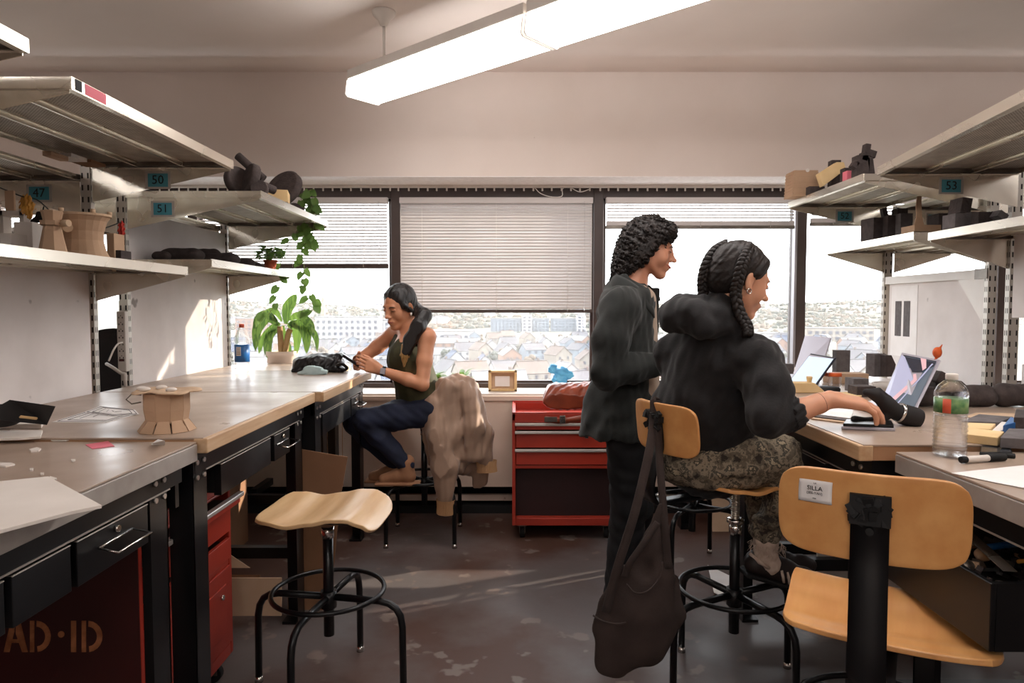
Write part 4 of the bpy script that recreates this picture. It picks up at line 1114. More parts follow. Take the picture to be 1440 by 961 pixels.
tag(MB().lathe([(0, 0), (.045, 0), (.047, .012), (.04, .02), (0, .02)], dk, 24).build('tape_roll', 'black_matte'), 'flat black roll lying between the cream box and the plank', 'roll')
flat('white paper strip lying under the orange-lidded jars', 'paper', 'paper_slip', [(1152, 552), (1195, 552), (1190, 543), (1158, 543)], ZB, .001, 'paper')
flat('white paper lying on the bench in front of the grey bowl', 'paper', 'paper_slip', [(1196, 549), (1240, 547), (1232, 540), (1204, 541)], ZB, .001, 'paper')
flat('cream envelope lying on the bench behind the hand', 'envelope', 'envelope', [(1150, 566), (1212, 560), (1210, 553), (1160, 555)], ZB, .008, 'foam_yellow')
for i in range(3):
    flat(('white bundled paper on the bench under the wrist', 'lower sheet of the bundled papers under the wrist', 'second sheet of the bundled papers under the wrist')[i], 'paper', 'paper_slip', [(1140+i*4, 590-i*3), (1188+i*4, 596-i*3), (1196+i*2, 586-i*3), (1152+i*4, 578-i*3)], ZB+i*.004, .0035, ('cardboard_pale', 'foam_grey', 'paper')[i])

# black hand tool with a round head
ht = thing('hand_tool', 'black hand tool with a thick round head and chrome ring, held by the braided person', 'tool', onz(1262, 600, ZB))
Yt = 2.16
P = lambda x, y, dy=0: at(x, y, Yt+dy)
s_ = SDF(*bounds([P(1190, 540), P(1300, 605)], .07), .0025)
s_.chain([P(1219, 552), P(1232, 556), P(1248, 570), P(1262, 581)], [.012, .017, .024, .026], .012)
s_.chain([P(1222, 551), P(1236, 549), P(1250, 560), P(1256, 570)], [.008, .008, .008, .012], .004)
s_.chain([P(1202, 590), P(1222, 594), P(1242, 588), P(1252, 578)], [.012, .013, .013, .016], .012)
s_.mesh('grip', 'black_cloth', ht)
dv = (P(1296, 590)-P(1264, 580)).normalized()
MB().tube([P(1263, 580), P(1263, 580)+dv*.006, P(1263, 580)+dv*.012], [.031, .0325, .031], 28).build('ring', 'chrome', ht)
a_ = P(1266, 581.5); MB().tube([a_, a_+dv*.006, a_+dv*.05, a_+dv*.062, a_+dv*.066], [.030, .033, .0335, .031, .024], 28).build('head', 'black_cloth', ht)
ph = thing('phone_in_case', 'black phone in a silver-edged case lying under the hand tool', 'phone', onz(1220, 606, ZB))
A_, B_, C_, D_ = onz(1183, 604, ZB), onz(1259, 607, ZB), onz(1256, 599, ZB), onz(1188, 597, ZB)
MB().prism([(p.x, p.y) for p in (A_, B_, C_, D_)], ZB, ZB+.009).build('case', 'laptop_grey', ph, bevel=.002)
MB().prism([(p.x, p.y) for p in ((A_*.97+C_*.03), (B_*.97+D_*.03), (C_*.97+A_*.03), (D_*.97+B_*.03))], ZB+.009, ZB+.018).build('phone_body', 'black_steel', ph, bevel=.002)

# water bottle
pr_ = [(.0, .0), (.82, 0), (.98, .02), (1, .05)]
z = .08
while z < .50:
    pr_ += [(1.0, z), (.93, z+.018), (1.0, z+.036)]; z += .052
pr_ += [(1, .53), (.965, .54), (.965, .74), (1, .755), (.98, .80), (.82, .87), (.5, .93), (.35, .95), (.33, .985)]
wb = onz(1335, 641, Z1)
wbt = bottle('clear ribbed water bottle with a green label near the right rim', wb, .208, .0395, pr_, (.55, .73, .97), 'green_label', 'foam_white', 0)
_pb = [c for c in wbt.children if c.name.startswith('paper_band')][0]
MB().sheet(lambda u, v: (wb.x+.0392*math.cos(R_(-150+28*u)), wb.y+.0392*math.sin(R_(-150+28*u)), wb.z+.115+.037*v), 8, 1, .0004).build('red_panel', 'red_label', _pb)
MB().lathe([(0, .004), (.033, .004), (.037, .012), (.037, .105), (0, .106)], wb, 24).build('water', 'water', wbt) if 'water' in MATS else None
# markers, phone, papers
def rod(name, label, cat, a, b, r, segs, parent_mats):
    t = thing(name, label, cat, (Vector(a)+Vector(b))/2-Vector((0, 0, r)))
    a, b = Vector(a), Vector(b)
    for nm, u0, u1, rr, m in segs:
        MB().cyl(a.lerp(b, u0), a.lerp(b, u1), rr, n=14).build(nm, m, t, bevel=.0008)
    return t
a_, b_2 = onz(1351, 652, Z1)+Vector((0, 0, .009)), onz(1412, 648, Z1)+Vector((0, 0, .009))
rod('marker', 'white marker with black cap lying in front of the water bottle', 'marker', a_, b_2, .009, [('tip', 0, .12, .0085, 'black_matte'), ('barrel', .12, .62, .0085, 'foam_white'), ('cap', .62, 1.0, .0095, 'black_matte')], 0)
a_, b_2 = onz(1378, 642, Z1)+Vector((0, 0, .006)), onz(1427, 645, Z1)+Vector((0, 0, .006))
rod('marker', 'thin black pen lying behind the white marker', 'marker', a_, b_2, .006, [('barrel', 0, .7, .0055, 'black_matte'), ('cap', .7, 1.0, .0065, 'black_matte')], 0)
ph = thing('phone', 'shiny phone lying flat right of the water bottle', 'phone', onz(1400, 640, Z1))
Q_ = [onz(x, y, Z1) for x, y in ((1378, 640), (1424, 641), (1420, 629), (1380, 627))]
MB().prism([(p.x, p.y) for p in Q_], Z1, Z1+.007).build('phone_body', 'black_steel', ph, bevel=.0015)
Q2 = [(q*.92+sum(Q_, Vector())/4*.08) for q in Q_]
MB().prism([(p.x, p.y) for p in Q2], Z1+.007, Z1+.0075).build('screen', 'glossy_screen', ph) if 'glossy_screen' in MATS else None
flat('cream paper sheet pointing in from the right rim, overhanging the bench edge', 'paper sheet', 'paper_sheet', [(1338, 666), (1440, 655), (1560, 642), (1560, 720), (1440, 687), (1398, 679)], Z1+.001, .001, 'paper')
# foam pieces along the right
GY = 'yellow foam bars at the right rim'
def bar(label, pts, h, m, cat='foam bar', name='foam_bar', z=ZB, group=None):
    P = [onz(x, y, z) for x, y in pts]
    o = MB().prism([(p.x, p.y) for p in P], z, z+h).build(name, m, bevel=.002)
    return tag(o, label, cat, group)
bar('yellow foam bar behind the other yellow bar at the right', [(1352, 613), (1393, 614), (1400, 606), (1352, 604)], .022, 'foam_yellow', group=GY)
bar('longer yellow foam bar nearest the shiny phone', [(1352, 622), (1403, 628), (1412, 619), (1352, 612)], .024, 'foam_yellow', group=GY)
bar('white foam wedge between the yellow bars and the blue scrap', [(1392, 616), (1404, 617), (1424, 603), (1408, 601)], .018, 'foam_white', 'foam wedge', 'foam_wedge')
bar('blue plastic scrap lying on the foam wedge at the right rim', [(1410, 613), (1428, 608), (1440, 603), (1420, 600)], .03, 'blue_label', 'scrap', 'plastic_scrap')
bar('flat grey foam sheet lying behind the yellow bars', [(1352, 600), (1405, 602), (1425, 594), (1376, 590)], .018, 'foam_grey', 'foam sheet', 'foam_sheet')
bar('dark foam block at the right rim beyond the blue scrap', [(1425, 608), (1470, 610), (1470, 596), (1428, 595)], .045, 'foam_dark', 'foam block', 'foam_block', group=GF)
bar('grey foam block at the right rim nearest the phone', [(1406, 630), (1470, 634), (1470, 618), (1418, 616)], .028, 'foam_grey', 'foam block', 'foam_block', group=GF)
bar('pale board lying behind the grey foam sheet', [(1356, 588), (1440, 592), (1440, 583), (1372, 582)], .004, 'cardboard_pale', 'board', 'foam_board')
def soft(name, label, cat, m, prims, h=.003, group=None, wave=None, pad=.05, parent=None, k=.012):
    pts = []
    for p in prims: pts += [Vector(p[1])]+([Vector(p[2])] if p[0] == 'c' else [])
    R = max((p[3] if p[0] == 'c' else max(p[2])) for p in prims)
    s = SDF(*bounds(pts, R+pad), h)
    for p in prims:
        if p[0] == 'c': s.cap(p[1], p[2], p[3], p[4], k, 'u', p[5] if len(p) > 5 else None)
        elif p[0] == 'e': s.ell(p[1], p[2], p[3] if len(p) > 3 else None, k)
        elif p[0] == 'b': s.box(p[1], p[2], p[3] if len(p) > 3 else None, p[4] if len(p) > 4 else .008, k)
    if wave: s.wave(*wave)
    o = s.mesh(name, m, parent)
    return tag(o, label, cat, group) if label else o
GR = 'rounded dark foam logs along the right bench'
for (x0, x1, y, r, lab) in ((1288, 1322, 571, .036, 'rounded dark foam log behind the glossy laptop'), (1350, 1394, 571, .040, 'rounded dark foam log right of the water bottle'), (1400, 1460, 570, .044, 'rounded dark foam log at the right rim')):
    Y = 2.58; a, b = at(x0, y, Y), at(x1, y, Y); r_ = r
    a.z = b.z = ZB+r_
    soft('foam_log', lab, 'foam log', 'foam_dark', [('c', a+Vector((r_*.6, 0, 0)), b-Vector((r_*.6, 0, 0)), r_, r_)], .004, GR, (.003, 9, 5, int(x0)), k=.01)
for (x, y, sz, lab, rot) in ((1360, 551, .022, 'small dark foam cube on the foam logs, left of two', .1), (1374, 551, .02, 'small dark foam cube on the foam logs, right of two', -.1), (1348, 543, .03, 'slanted dark foam piece leaning above the bottle shoulder', .7), (1324, 533, .045, 'slanted dark foam piece against the pale panel', .5), (1308, 550, .032, 'dark foam nub just right of the glossy laptop', 0), (1428, 551, .03, 'dark foam nub on the log at the right rim', 0)):
    p = at(x, y, 2.66)
    tag(MB().box(p, (sz*1.3, .05, sz), rotm(0, rot, 0)).build('foam_block', 'foam_dark', bevel=.004), lab, 'foam block', GF)
    if y < 549: tag(MB().bb(p.x-.02, p.x+.02, 2.66, 2.72, ZB, p.z).build('foam_block', 'foam_dark', bevel=.004), lab.replace('slanted dark', 'upright dark').replace('leaning', 'standing').replace('against', 'in front of'), 'foam block', GF)

# open drawer full of odds and ends under the right bench
dw = thing('open_drawer', 'open black drawer full of tools under the bench at the right rim', 'drawer', (1.2, 1.58, .655))
MB().bb(.985, .997, 1.385, 1.80, .655, .80).build('drawer_front', 'black_steel', dw, bevel=.002)
MB().bb(.997, 1.5, 1.385, 1.397, .655, .80).build('side_panel', 'black_steel', dw)
MB().bb(.997, 1.5, 1.788, 1.80, .655, .80).build('side_panel', 'black_steel', dw)
MB().bb(.997, 1.5, 1.397, 1.788, .655, .735).build('drawer_floor', 'black_matte', dw)
random.seed(8)
pp = onz(1372, 756, .765)
sp_ = thing('tape_spool', 'orange-rimmed white spool at the left end of the open drawer', 'spool', Vector((pp.x, 1.70, .737)))
MB().cyl((1.03, 1.74, .772), (1.045, 1.735, .772), .034, n=24).build('flange', 'orange', sp_); MB().cyl((1.028, 1.740, .772), (1.0285, 1.740, .772), .024, n=24).build('hub', 'foam_white', sp_)
tag(MB().box((1.11, 1.58, .80), (.028, .20, .002), rotm(.12, 0, -.15)).build('steel_ruler', 'galv'), 'wide steel strip lying across the open drawer', 'ruler')
tag(MB().cyl((1.14, 1.52, .795), (1.30, 1.56, .80), .0045, n=6).build('pencil', 'yellow_paint'), 'yellow pencil lying in the open drawer', 'pencil')
tag(MB().cyl((1.15, 1.64, .785), (1.26, 1.66, .79), .008, n=10).build('blue_pen', 'blue_label'), 'blue pen lying at the back of the open drawer', 'pen')
for i, (x, y, m, lab) in enumerate(((1.13, 1.62, 'cardboard_pale', 'tan foam ball in the open drawer'), (1.05, 1.64, 'foam_dark', 'dark knob lying beside the orange spool'), (1.03, 1.60, 'foam_white', 'white cap lying at the drawer front'), (1.20, 1.49, 'foam_white', 'round white lid at the right of the open drawer'), (1.04, 1.55, 'galv_dark', 'dark metal fitting lying behind the drawer front'))):
    tag(MB().ell((x, y, .775), (.02, .018, .016), n=12, m=8).build('drawer_item', m), lab, 'small part')
sc_ = MB()
for k in range(150):
    x, y = random.uniform(1.01, 1.45), random.uniform(1.41, 1.775)
    sc_.box((x, y, random.uniform(.737, .768)), (random.uniform(.01, .05), random.uniform(.004, .02), random.uniform(.004, .014)), rotm(random.uniform(-.5, .5), random.uniform(-.5, .5), random.uniform(0, 3)), random.choice([0, 0, 0, 1, 2, 3]))
tag(sc_.build('drawer_scraps', ['foam_dark', 'galv_dark', 'cardboard', 'black_matte']), 'jumble of tools and scraps filling the open drawer', 'scraps', kind='stuff')

# ------------------------------------------------------------------ things on the right shelves
zt = 2.026
GS = 'foam scraps on shelf 52'
s_ = thing('cardboard_model', 'carved brown cardboard block with two round holes at the window end of shelf 52', 'paper model', (1.75, 4.15, zt))
a0 = at(1110, 280, 4.2)
def layer(z, w0, w1, y): pass
b_ = MB()
xs = [at(x, 260, 4.12).x for x in (1108, 1143)]
zz = zt
k = 0
while zz < at(1120, 243, 4.12).z:
    t_ = (zz-zt)/.21
    b_.bb(xs[0]+.012*t_+(.003 if k % 2 else 0), xs[1]-.005+.012*math.sin(t_*4), 4.05, 4.18, zz, zz+.0085); zz += .0095; k += 1
b_.build('layers', 'cardboard', s_)
MB().cyl((xs[0]+.085, 4.048, zt+.15), (xs[0]+.085, 4.046, zt+.15), .011, n=16).build('hole', 'foam_white', s_)
P = [at(x, y, 3.9) for x, y in ((1152, 244), (1177, 228), (1187, 228), (1190, 238), (1158, 262))]
tag(MB().prism([(p.x, p.z+.0) for p in P], 3.9, 3.95, 'y').build('foam_slab', 'foam_yellow', bevel=.003), 'tilted cream foam slab propped on shelf 52', 'foam slab', GS)
blk('foam_block', 'dark foam block peeking over the cream slab on shelf 52', 'foam block', 1169, 225, 1183, 262, 4.0, .05, 'foam_dark', GS, zb=zt)
blk('foam_block', 'pink foam block on shelf 52 beside the dark stack', 'foam block', 1191, 240, 1202, 250, 3.62, .05, 'pink_paper', GS, zb=zt)
blk('foam_block', 'dark wedge at the middle of shelf 52 behind the pink block', 'foam block', 1187, 236, 1198, 250, 3.75, .05, 'foam_dark', GS, zb=zt, rot=.0)
blk('foam_block', 'low dark block next to the cardboard model on shelf 52', 'foam block', 1138, 262, 1160, 280, 4.0, .05, 'foam_dark', GS, zb=zt)
st_ = thing('foam_figure', 'dark foam blocks stacked into a jagged figure on shelf 52', 'foam model', at(1218, 244, 3.5))
ORG[st_.name].z = zt; st_.location.z = zt
for (x0, y0, x1, y1, rot, dd) in ((1205, 218, 1224, 250, .0, .06), (1213, 214, 1222, 226, .25, .05), (1217, 202, 1225, 216, .12, .04), (1222, 211, 1233, 221, .3, .05), (1200, 226, 1208, 236, .6, .04), (1221, 221, 1230, 250, -.15, .05)):
    a, b = at(x0, y1, 3.5), at(x1, y0, 3.5); a.z = max(a.z, zt)
    MB().box(((a.x+b.x)/2, 3.5+dd/2, (a.z+b.z)/2), (b.x-a.x, dd, b.z-a.z), rotm(0, rot, 0)).build('foam_piece', 'foam_dark', st_, bevel=.002)
zt = 1.741
GL = 'dark foam boxes on the lower right shelf'
blk('foam_box', 'dark foam box with a white edge, leftmost on the lower window-end shelf', 'foam box', 1226, 306, 1248, 333, 3.85, .12, 'foam_dark', GL, zb=zt, rz=.1)
blk('foam_box', 'dark foam box right of the white-edged box on the lower shelf', 'foam box', 1248, 303, 1266, 333, 3.80, .12, 'foam_dark', GL, zb=zt)
blk('foam_box', 'dark foam box next to the cardboard stand on the lower shelf', 'foam box', 1266, 300, 1284, 328, 3.75, .12, 'foam_grey', GL, zb=zt)
blk('foam_box', 'small dark foam block stacked on top of the boxes on the lower shelf', 'foam box', 1262, 293, 1277, 303, 3.80, .06, 'foam_dark', GL)
blk('foam_box', 'slanted dark foam stick rising from the boxes on the lower shelf', 'foam box', 1242, 292, 1249, 308, 3.85, .03, 'foam_dark', GL, rot=-.25)
cs_ = thing('cardboard_stand', 'brown cardboard stand with a tall waisted post on the lower right shelf', 'paper model', at(1300, 325, 3.5))
P = [at(x, y, 3.48) for x, y in ((1283, 325), (1289, 306), (1288, 290), (1290, 276), (1296, 276), (1296, 290), (1297, 306), (1301, 325))]
MB().prism([(p.x, p.z) for p in P], 3.48, 3.484, 'y').build('post', 'cardboard', cs_)
P = [at(x, y, 3.46) for x, y in ((1283, 317), (1320, 317), (1320, 326), (1283, 326))]
MB().prism([(p.x, p.z) for p in P], 3.44, 3.56, 'y').build('base', 'cardboard', cs_)
blk('foam_box', 'dark foam box behind the cardboard stand', 'foam box', 1320, 300, 1345, 325, 3.55, .1, 'foam_dark', GL, zb=zt)
for (x0, y0, x1, y1, Y, m, rot, lab) in ((1343, 300, 1368, 316, 3.0, 'foam_grey', 0, 'grey foam box at the left of the lower shelf by the right rim'), (1352, 278, 1367, 300, 3.05, 'foam_dark', .15, 'tall slanted dark foam piece on the lower shelf by the right rim'),
        (1366, 298, 1380, 312, 3.0, 'foam_dark', 0, 'dark foam cube in the middle of the lower shelf by the right rim'), (1376, 298, 1408, 312, 2.95, 'foam_dark', .0, 'long dark foam block on the lower shelf by the right rim'), (1404, 298, 1418, 308, 2.9, 'foam_grey', .6, 'tilted grey foam chip at the end of the lower shelf by the right rim')):
    blk('foam_box', lab, 'foam box', x0, y0, x1, y1, Y, .09, m, GL, zb=None if rot else 1.721, rot=rot)
# white tape on the lip of shelf 53
P = [at(x, y, 2.2) for x, y in ((1397, 146), (1432, 118), (1432, 136), (1412, 141))]
# wire rack against the window
wr = MB(); 
for i in range(4):
    z = at(1180, 336+i*5, 4.3).z; wr.tube([at(1177, 336, 4.3).xy.to_3d()+Vector((0, 0, z)), at(1190, 336, 4.3).xy.to_3d()+Vector((0, 0, z))], .0015, 5)
for i in range(3):
    x = at(1178+i*5, 340, 4.3).x; wr.tube([(x, 4.3, at(0, 353, 4.3).z), (x, 4.3, at(0, 334, 4.3).z)], .0015, 5)
tag(wr.build('wire_rack', 'white_plastic'), 'small white wire rack at the window end of the lower right shelf', 'wire rack')
# ------------------------------------------------------------------ things on the left shelves
# shelf 51: dark foam discs, rod, wood block
zt = 1.931
GD = 'dark foam discs and rods on shelf 51'
def disc(label, x, y, Y, r, th, n, name='foam_disc', m='foam_dark'):
    c = at(x, y, Y); n = Vector(n).normalized(); c.z = min(c.z, 1.931+r*math.sqrt(max(0, 1-n.z*n.z))+th*.5*abs(n.z))
    b = MB(); pr = [(-th/2, r*.9), (-th*.3, r), (th*.3, r), (th/2, r*.9)]
    b.tube([c+n*a for a, _ in pr], [q for _, q in pr], 32)
    return tag(b.build(name, m, bevel=.0), label, 'foam disc', GD)
disc('dark foam disc standing on edge at the left of the pile on shelf 51', 336, 256, 3.48, .078, .045, (.9, -.55, .35))
disc('dark foam disc leaning against the first one on shelf 51', 352, 252, 3.46, .080, .045, (-.7, -.6, .3))
disc('small dark foam disc at the right base of the pile on shelf 51', 365, 266, 3.42, .042, .04, (.2, -.9, .2))
disc('large dark oval foam disc leaning right of the wood block on shelf 51', 399, 260, 3.92, .115, .05, (-.35, -.8, .45))
disc('dark foam end piece behind the wood block at the window end of shelf 51', 413, 279, 4.38, .05, .06, (.6, -.7, .1))
a, b = at(334, 219, 3.50), at(371, 252, 3.50)
tag(MB().cyl(a, b, .021, n=20).build('foam_rod', 'foam_dark', bevel=.002), 'dark foam rod leaning up out of the pile on shelf 51', 'foam rod', GD)
a, b = at(362, 258, 3.52), at(386, 268, 3.6)
tag(MB().cyl(a, b, .022, n=20).build('foam_rod', 'foam_dark', bevel=.002), 'dark foam rod lying behind the wood block on shelf 51', 'foam rod', GD)
P = at(385, 275, 3.62)
tag(MB().box((at(384, 270, 3.65).x, 3.72, zt+.032), (.115, .16, .064), rotm(0, 0, .25)).build('wood_block', 'foam_yellow', bevel=.002), 'pale wood block at the front of shelf 51', 'wood block')
# lower shelf: flat rounded foam
zt = 1.606
GQ = 'flat rounded foam pieces on the lower left shelf'
for (x0, x1, Y, r, hh, lab) in ((222, 232, 3.45, .028, .024, 'small rounded dark foam piece at the near end of the lower shelf'), (240, 272, 3.55, .055, .036, 'thick flat rounded foam piece, left of the two largest'),
        (288, 322, 3.85, .06, .036, 'thick flat rounded foam piece, right of the two largest'), (262, 300, 3.9, .05, .05, 'rounded foam piece behind the two largest on the lower shelf'), (340, 350, 4.1, .035, .03, 'small rounded foam piece next to the largest ones'), (356, 362, 4.25, .026, .024, 'smallest rounded foam piece beside the terracotta pot')):
    a, b = at(x0, 355, Y), at(x1, 355, Y); a.z = b.z = zt+hh
    s = SDF(*bounds([a, b], r+.06), .004)
    s.cap(a+Vector((0, .0, 0)), b, r, r, .01, 'u', ((0, 0, 1), hh/r)); s.wave(.0015, 12, 4, int(x0))
    tag(s.mesh('foam_piece', 'foam_dark'), lab, 'foam piece', GQ)
# cardboard vase and bowl models on the near lower shelf
zt = 1.553
vp = at(75, 354, 2.45); vp.z = zt
v_ = thing('cardboard_vase', 'cardboard vase model with flared base and pinched collar on the left shelf', 'paper model', vp)
h_ = at(75, 297, 2.45).z-zt
def facet(c, prof, n, mb, ph=0, sy=1.0):
    vs = [(c[0]+r*math.cos(2*PI*k/n+ph), c[1]+sy*r*math.sin(2*PI*k/n+ph), c[2]+z) for r, z in prof for k in range(n)]
    mb.add(vs, [[i*n+k, i*n+(k+1) % n, (i+1)*n+(k+1) % n, (i+1)*n+k] for i in range(len(prof)-1) for k in range(n)])
b_ = MB(); facet(vp, [(.048, 0), (.038, h_*.3), (.026, h_*.68), (.024, h_*.70)], 7, b_); b_.build('lower_cone', 'cardboard', v_, solid=.003)
b_ = MB(); facet(vp, [(.024, h_*.70), (.034, h_)], 7, b_); b_.build('rim_cone', 'cardboard', v_, solid=.003)
b_ = MB(); facet(vp, [(.036, h_*.68), (.037, h_*.78)], 8, b_); b_.build('collar', 'cardboard', v_, solid=.004)
for s in (1,):
    MB().cyl((vp.x+.03, vp.y-.0, zt+h_*.73), (vp.x+.065, vp.y-.01, zt+h_*.73), .012, n=14).build('side_tube', 'cardboard_pale', v_)
bp = at(113, 360, 2.62); bp.z = zt
w_ = thing('cardboard_bowl', 'large cardboard bowl model with concave sides and a knobbed rim on the left shelf', 'paper model', bp)
h_ = at(113, 302, 2.62).z-zt
b_ = MB(); facet(bp, [(.108, 0), (.092, h_*.18), (.082, h_*.42), (.083, h_*.62), (.095, h_*.85), (.108, h_*.95)], 22, b_, sy=.8)
b_.build('wall', 'cardboard', w_, solid=.003)
b_ = MB(); facet(bp, [(.112, h_*.95), (.112, h_)], 22, b_, sy=.8); b_.build('rim', 'cardboard_pale', w_, solid=.004)
for k in range(6):
    a = 2*PI*k/6+.4
    MB().cyl((bp.x+.105*math.cos(a), bp.y+.084*math.sin(a), zt+h_), (bp.x+.105*math.cos(a), bp.y+.084*math.sin(a), zt+h_+.014), .009, n=10).build('knob', 'cardboard_pale', w_)
MB().cyl((bp.x-.01, bp.y-.07, zt+h_*.66), (bp.x+.03, bp.y-.115, zt+h_*.64), .017, n=16).build('side_tube', 'cardboard_pale', w_)
MB().cyl((bp.x-.04, bp.y-.07, zt+h_*.68), (bp.x-.03, bp.y-.095, zt+h_*.67), .016, n=16).build('side_tube', 'cardboard', w_)
# bridge-like white scraps, beyond the partition
zt = 1.526
GW = 'white models on the far side of the left partition'
def fblk(label, x0, y0, x1, y1, Y, m='foam_white', cat='paper model', name='white_model', rest=True, d=.08):
    a, b = at(x0, y1, Y), at(x1, y0, Y)
    z0 = zt if rest else a.z
    return tag(MB().bb(a.x, b.x, Y, Y+d, z0, b.z).build(name, m, bevel=.002), label, cat, GW)
fblk('white box model beyond the partition behind the cardboard vase', 20, 312, 45, 350, 2.7)
fblk('round-topped white box model beyond the partition at the left rim', 0, 328, 16, 350, 2.5)
fblk('pale board tilted beyond the partition beside the cardboard vase', 50, 314, 62, 340, 2.8, 'cardboard_pale')
fblk('dark cloth piece hanging beyond the partition at the left rim', 7, 268, 19, 296, 2.6, 'cardboard', 'cloth', 'hanging_cloth', False, .01)
a_ = MB()
for x0, x1 in ((0, 4), (28, 33)):
    p, q = at(x0, 340, 2.95), at(x1, 296, 2.95); a_.bb(p.x, q.x, 2.95, 3.0, zt, q.z)
p, q = at(-6, 304, 2.95), at(34, 296, 2.95); a_.bb(p.x, q.x, 2.95, 3.0, p.z, q.z)
tag(a_.build('white_model', 'foam_white', bevel=.002), 'white gate-shaped model beyond the partition at the left rim', 'paper model', GW)
ln = thing('hanging_string', 'dark string with small figures hanging beyond the left partition', 'string', at(70, 295, 2.75))
MB().tube(bez([at(-5, 262, 2.6), at(30, 276, 2.7), at(52, 281, 2.75), at(72, 298, 2.85), at(110, 330, 2.9), at(150, 320, 3.0), at(171, 312, 3.15)], 30), .0025, 6).build('string', 'black_matte', ln)
s = SDF(*bounds([at(38, 290, 2.72)], .10), .003); c = at(38, 290, 2.72)
s.ell(c, (.028, .02, .035), k=.01); s.ell(c+Vector((0, 0, .03)), (.014, .013, .016), k=.01); s.cap(c+Vector((.004, 0, -.02)), c+Vector((.008, 0, -.045)), .012, .008, .01); s.wave(.004, 60, 5, 3)
tag(s.mesh('plush_figure', 'yellow_paint'), 'yellow crocheted figure hanging beyond the left partition', 'hanging figure')
s = SDF(*bounds([at(58, 310, 2.8)], .10), .003); c = at(58, 308, 2.8)
s.ell(c, (.03, .015, .016), k=.01); s.ell(c+Vector((-.03, 0, -.010)), (.013, .01, .011), k=.01); s.cap(c, c+Vector((.012, 0, .05)), .004, .003, .004); s.ell(c+Vector((-.01, 0, .018)), (.012, .006, .014), k=.008)
tag(s.mesh('plush_figure', 'black_matte'), 'black animal-shaped figure hanging beyond the left partition', 'hanging figure')
s = SDF(*bounds([at(171, 326, 3.0)], .10), .003); c = at(171, 324, 3.15)
s = SDF(*bounds([c], .09), .003); s.ell(c, (.016, .012, .03), k=.01); s.ell(c+Vector((0, 0, .03)), (.012, .01, .012), k=.01); s.wave(.003, 60, 5, 3)
mat('red_yarn', (176, 52, 42), rough=0.9)
tag(s.mesh('plush_figure', 'red_yarn'), 'red crocheted figure seen through the gap between the uprights', 'hanging figure')
fblk('pinkish board piece seen through the gap below the red figure', 150, 328, 160, 356, 2.93, 'cardboard', 'board', 'board_piece')
fblk('dark tray seen low through the gap between the uprights', 152, 352, 170, 362, 2.94, 'foam_dark', 'tray', 'dark_tray')
# papers and boxes on shelf 47
zt = 1.96
def fb2(label, x0, y0, x1, y1, Y, m): 
    a, b = at(x0, y1, Y), at(x1, y0, Y); return tag(MB().bb(a.x, b.x, Y, Y+.1, zt, b.z).build('folded_paper', m, bevel=.001), label, 'folded paper', 'papers on top of shelf 47')
fb2('orange folded card on top of shelf 47', 60, 219, 72, 235, 2.6, 'cardboard'); fb2('white crumpled paper on top of shelf 47', 72, 215, 100, 235, 2.7, 'paper'); fb2('brown stacked card on top of shelf 47 next to the upright', 100, 224, 128, 240, 2.8, 'brown_sheet')

# power strip in the gap
ps = thing('power_strip', 'beige power strip with a row of sockets fixed upright in the gap', 'power strip', (at(172, 520, 3.27).x, 3.27, 1.03))
x0 = at(166, 500, 3.26).x; x1 = at(178, 500, 3.26).x; zt0, zt1 = at(172, 523, 3.26).z, at(172, 438, 3.26).z
MB().bb(x0, x1, 3.255, 3.285, zt0, zt1).build('strip_body', 'plastic_grey', ps, bevel=.004)
for k in range(7):
    z = zt1-.03-k*.032
    b = MB(); b.bb(x0+.010, x0+.014, 3.2535, 3.2545, z-.004, z+.004); b.bb(x1-.014, x1-.010, 3.2535, 3.2545, z-.004, z+.004); b.ell(((x0+x1)/2, 3.2545, z+.009), (.0025, .001, .0025), n=8, m=4)
    b.build('socket', 'slot_dark', ps)
MB().bb(x0+.008, x1-.008, 3.2525, 3.2545, zt0+.05, zt0+.062).build('switch', 'cart_side', ps)
cdd = thing('extension_cable', 'thick beige cord curving below the power strip', 'cord', at(165, 530, 3.22))
MB().tube(bez([at(150, 512, 3.3), at(160, 518, 3.24), at(170, 525, 3.22), at(176, 527, 3.22), at(176, 535, 3.22), at(177, 545, 3.24)], 24), .008, 10).build('cable', 'plastic_grey', cdd)
MB().tube(bez([at(172, 482, 3.25), at(166, 484, 3.22), at(160, 492, 3.2), at(153, 508, 3.2)], 16), .004, 8).build('plug_lead', 'white_plastic', cdd)
# dark chair back seen through the gap
oc = thing('office_chair', 'dark chair seen through the gap behind the power strip', 'chair', (-2.35, 4.0, 0))
MB().sheet(lambda u, v: (-2.52+.34*u, 4.0, .85+.40*v*(1-.5*(u-.5)**2)), 10, 6, .03).build('backrest', 'black_cloth', oc)
MB().bb(-2.55, -2.15, 3.6, 4.0, .60, .66).build('seat', 'black_cloth', oc, bevel=.02)
MB().bb(-2.38, -2.32, 3.99, 4.03, .55, .95).build('back_post', 'black_steel', oc)
MB().cyl((-2.35, 3.8, .04), (-2.35, 3.8, .6), .03).build('post', 'black_steel', oc); MB().cyl((-2.35, 3.8, 0), (-2.35, 3.8, .04), .25, .2).build('base', 'black_steel', oc)

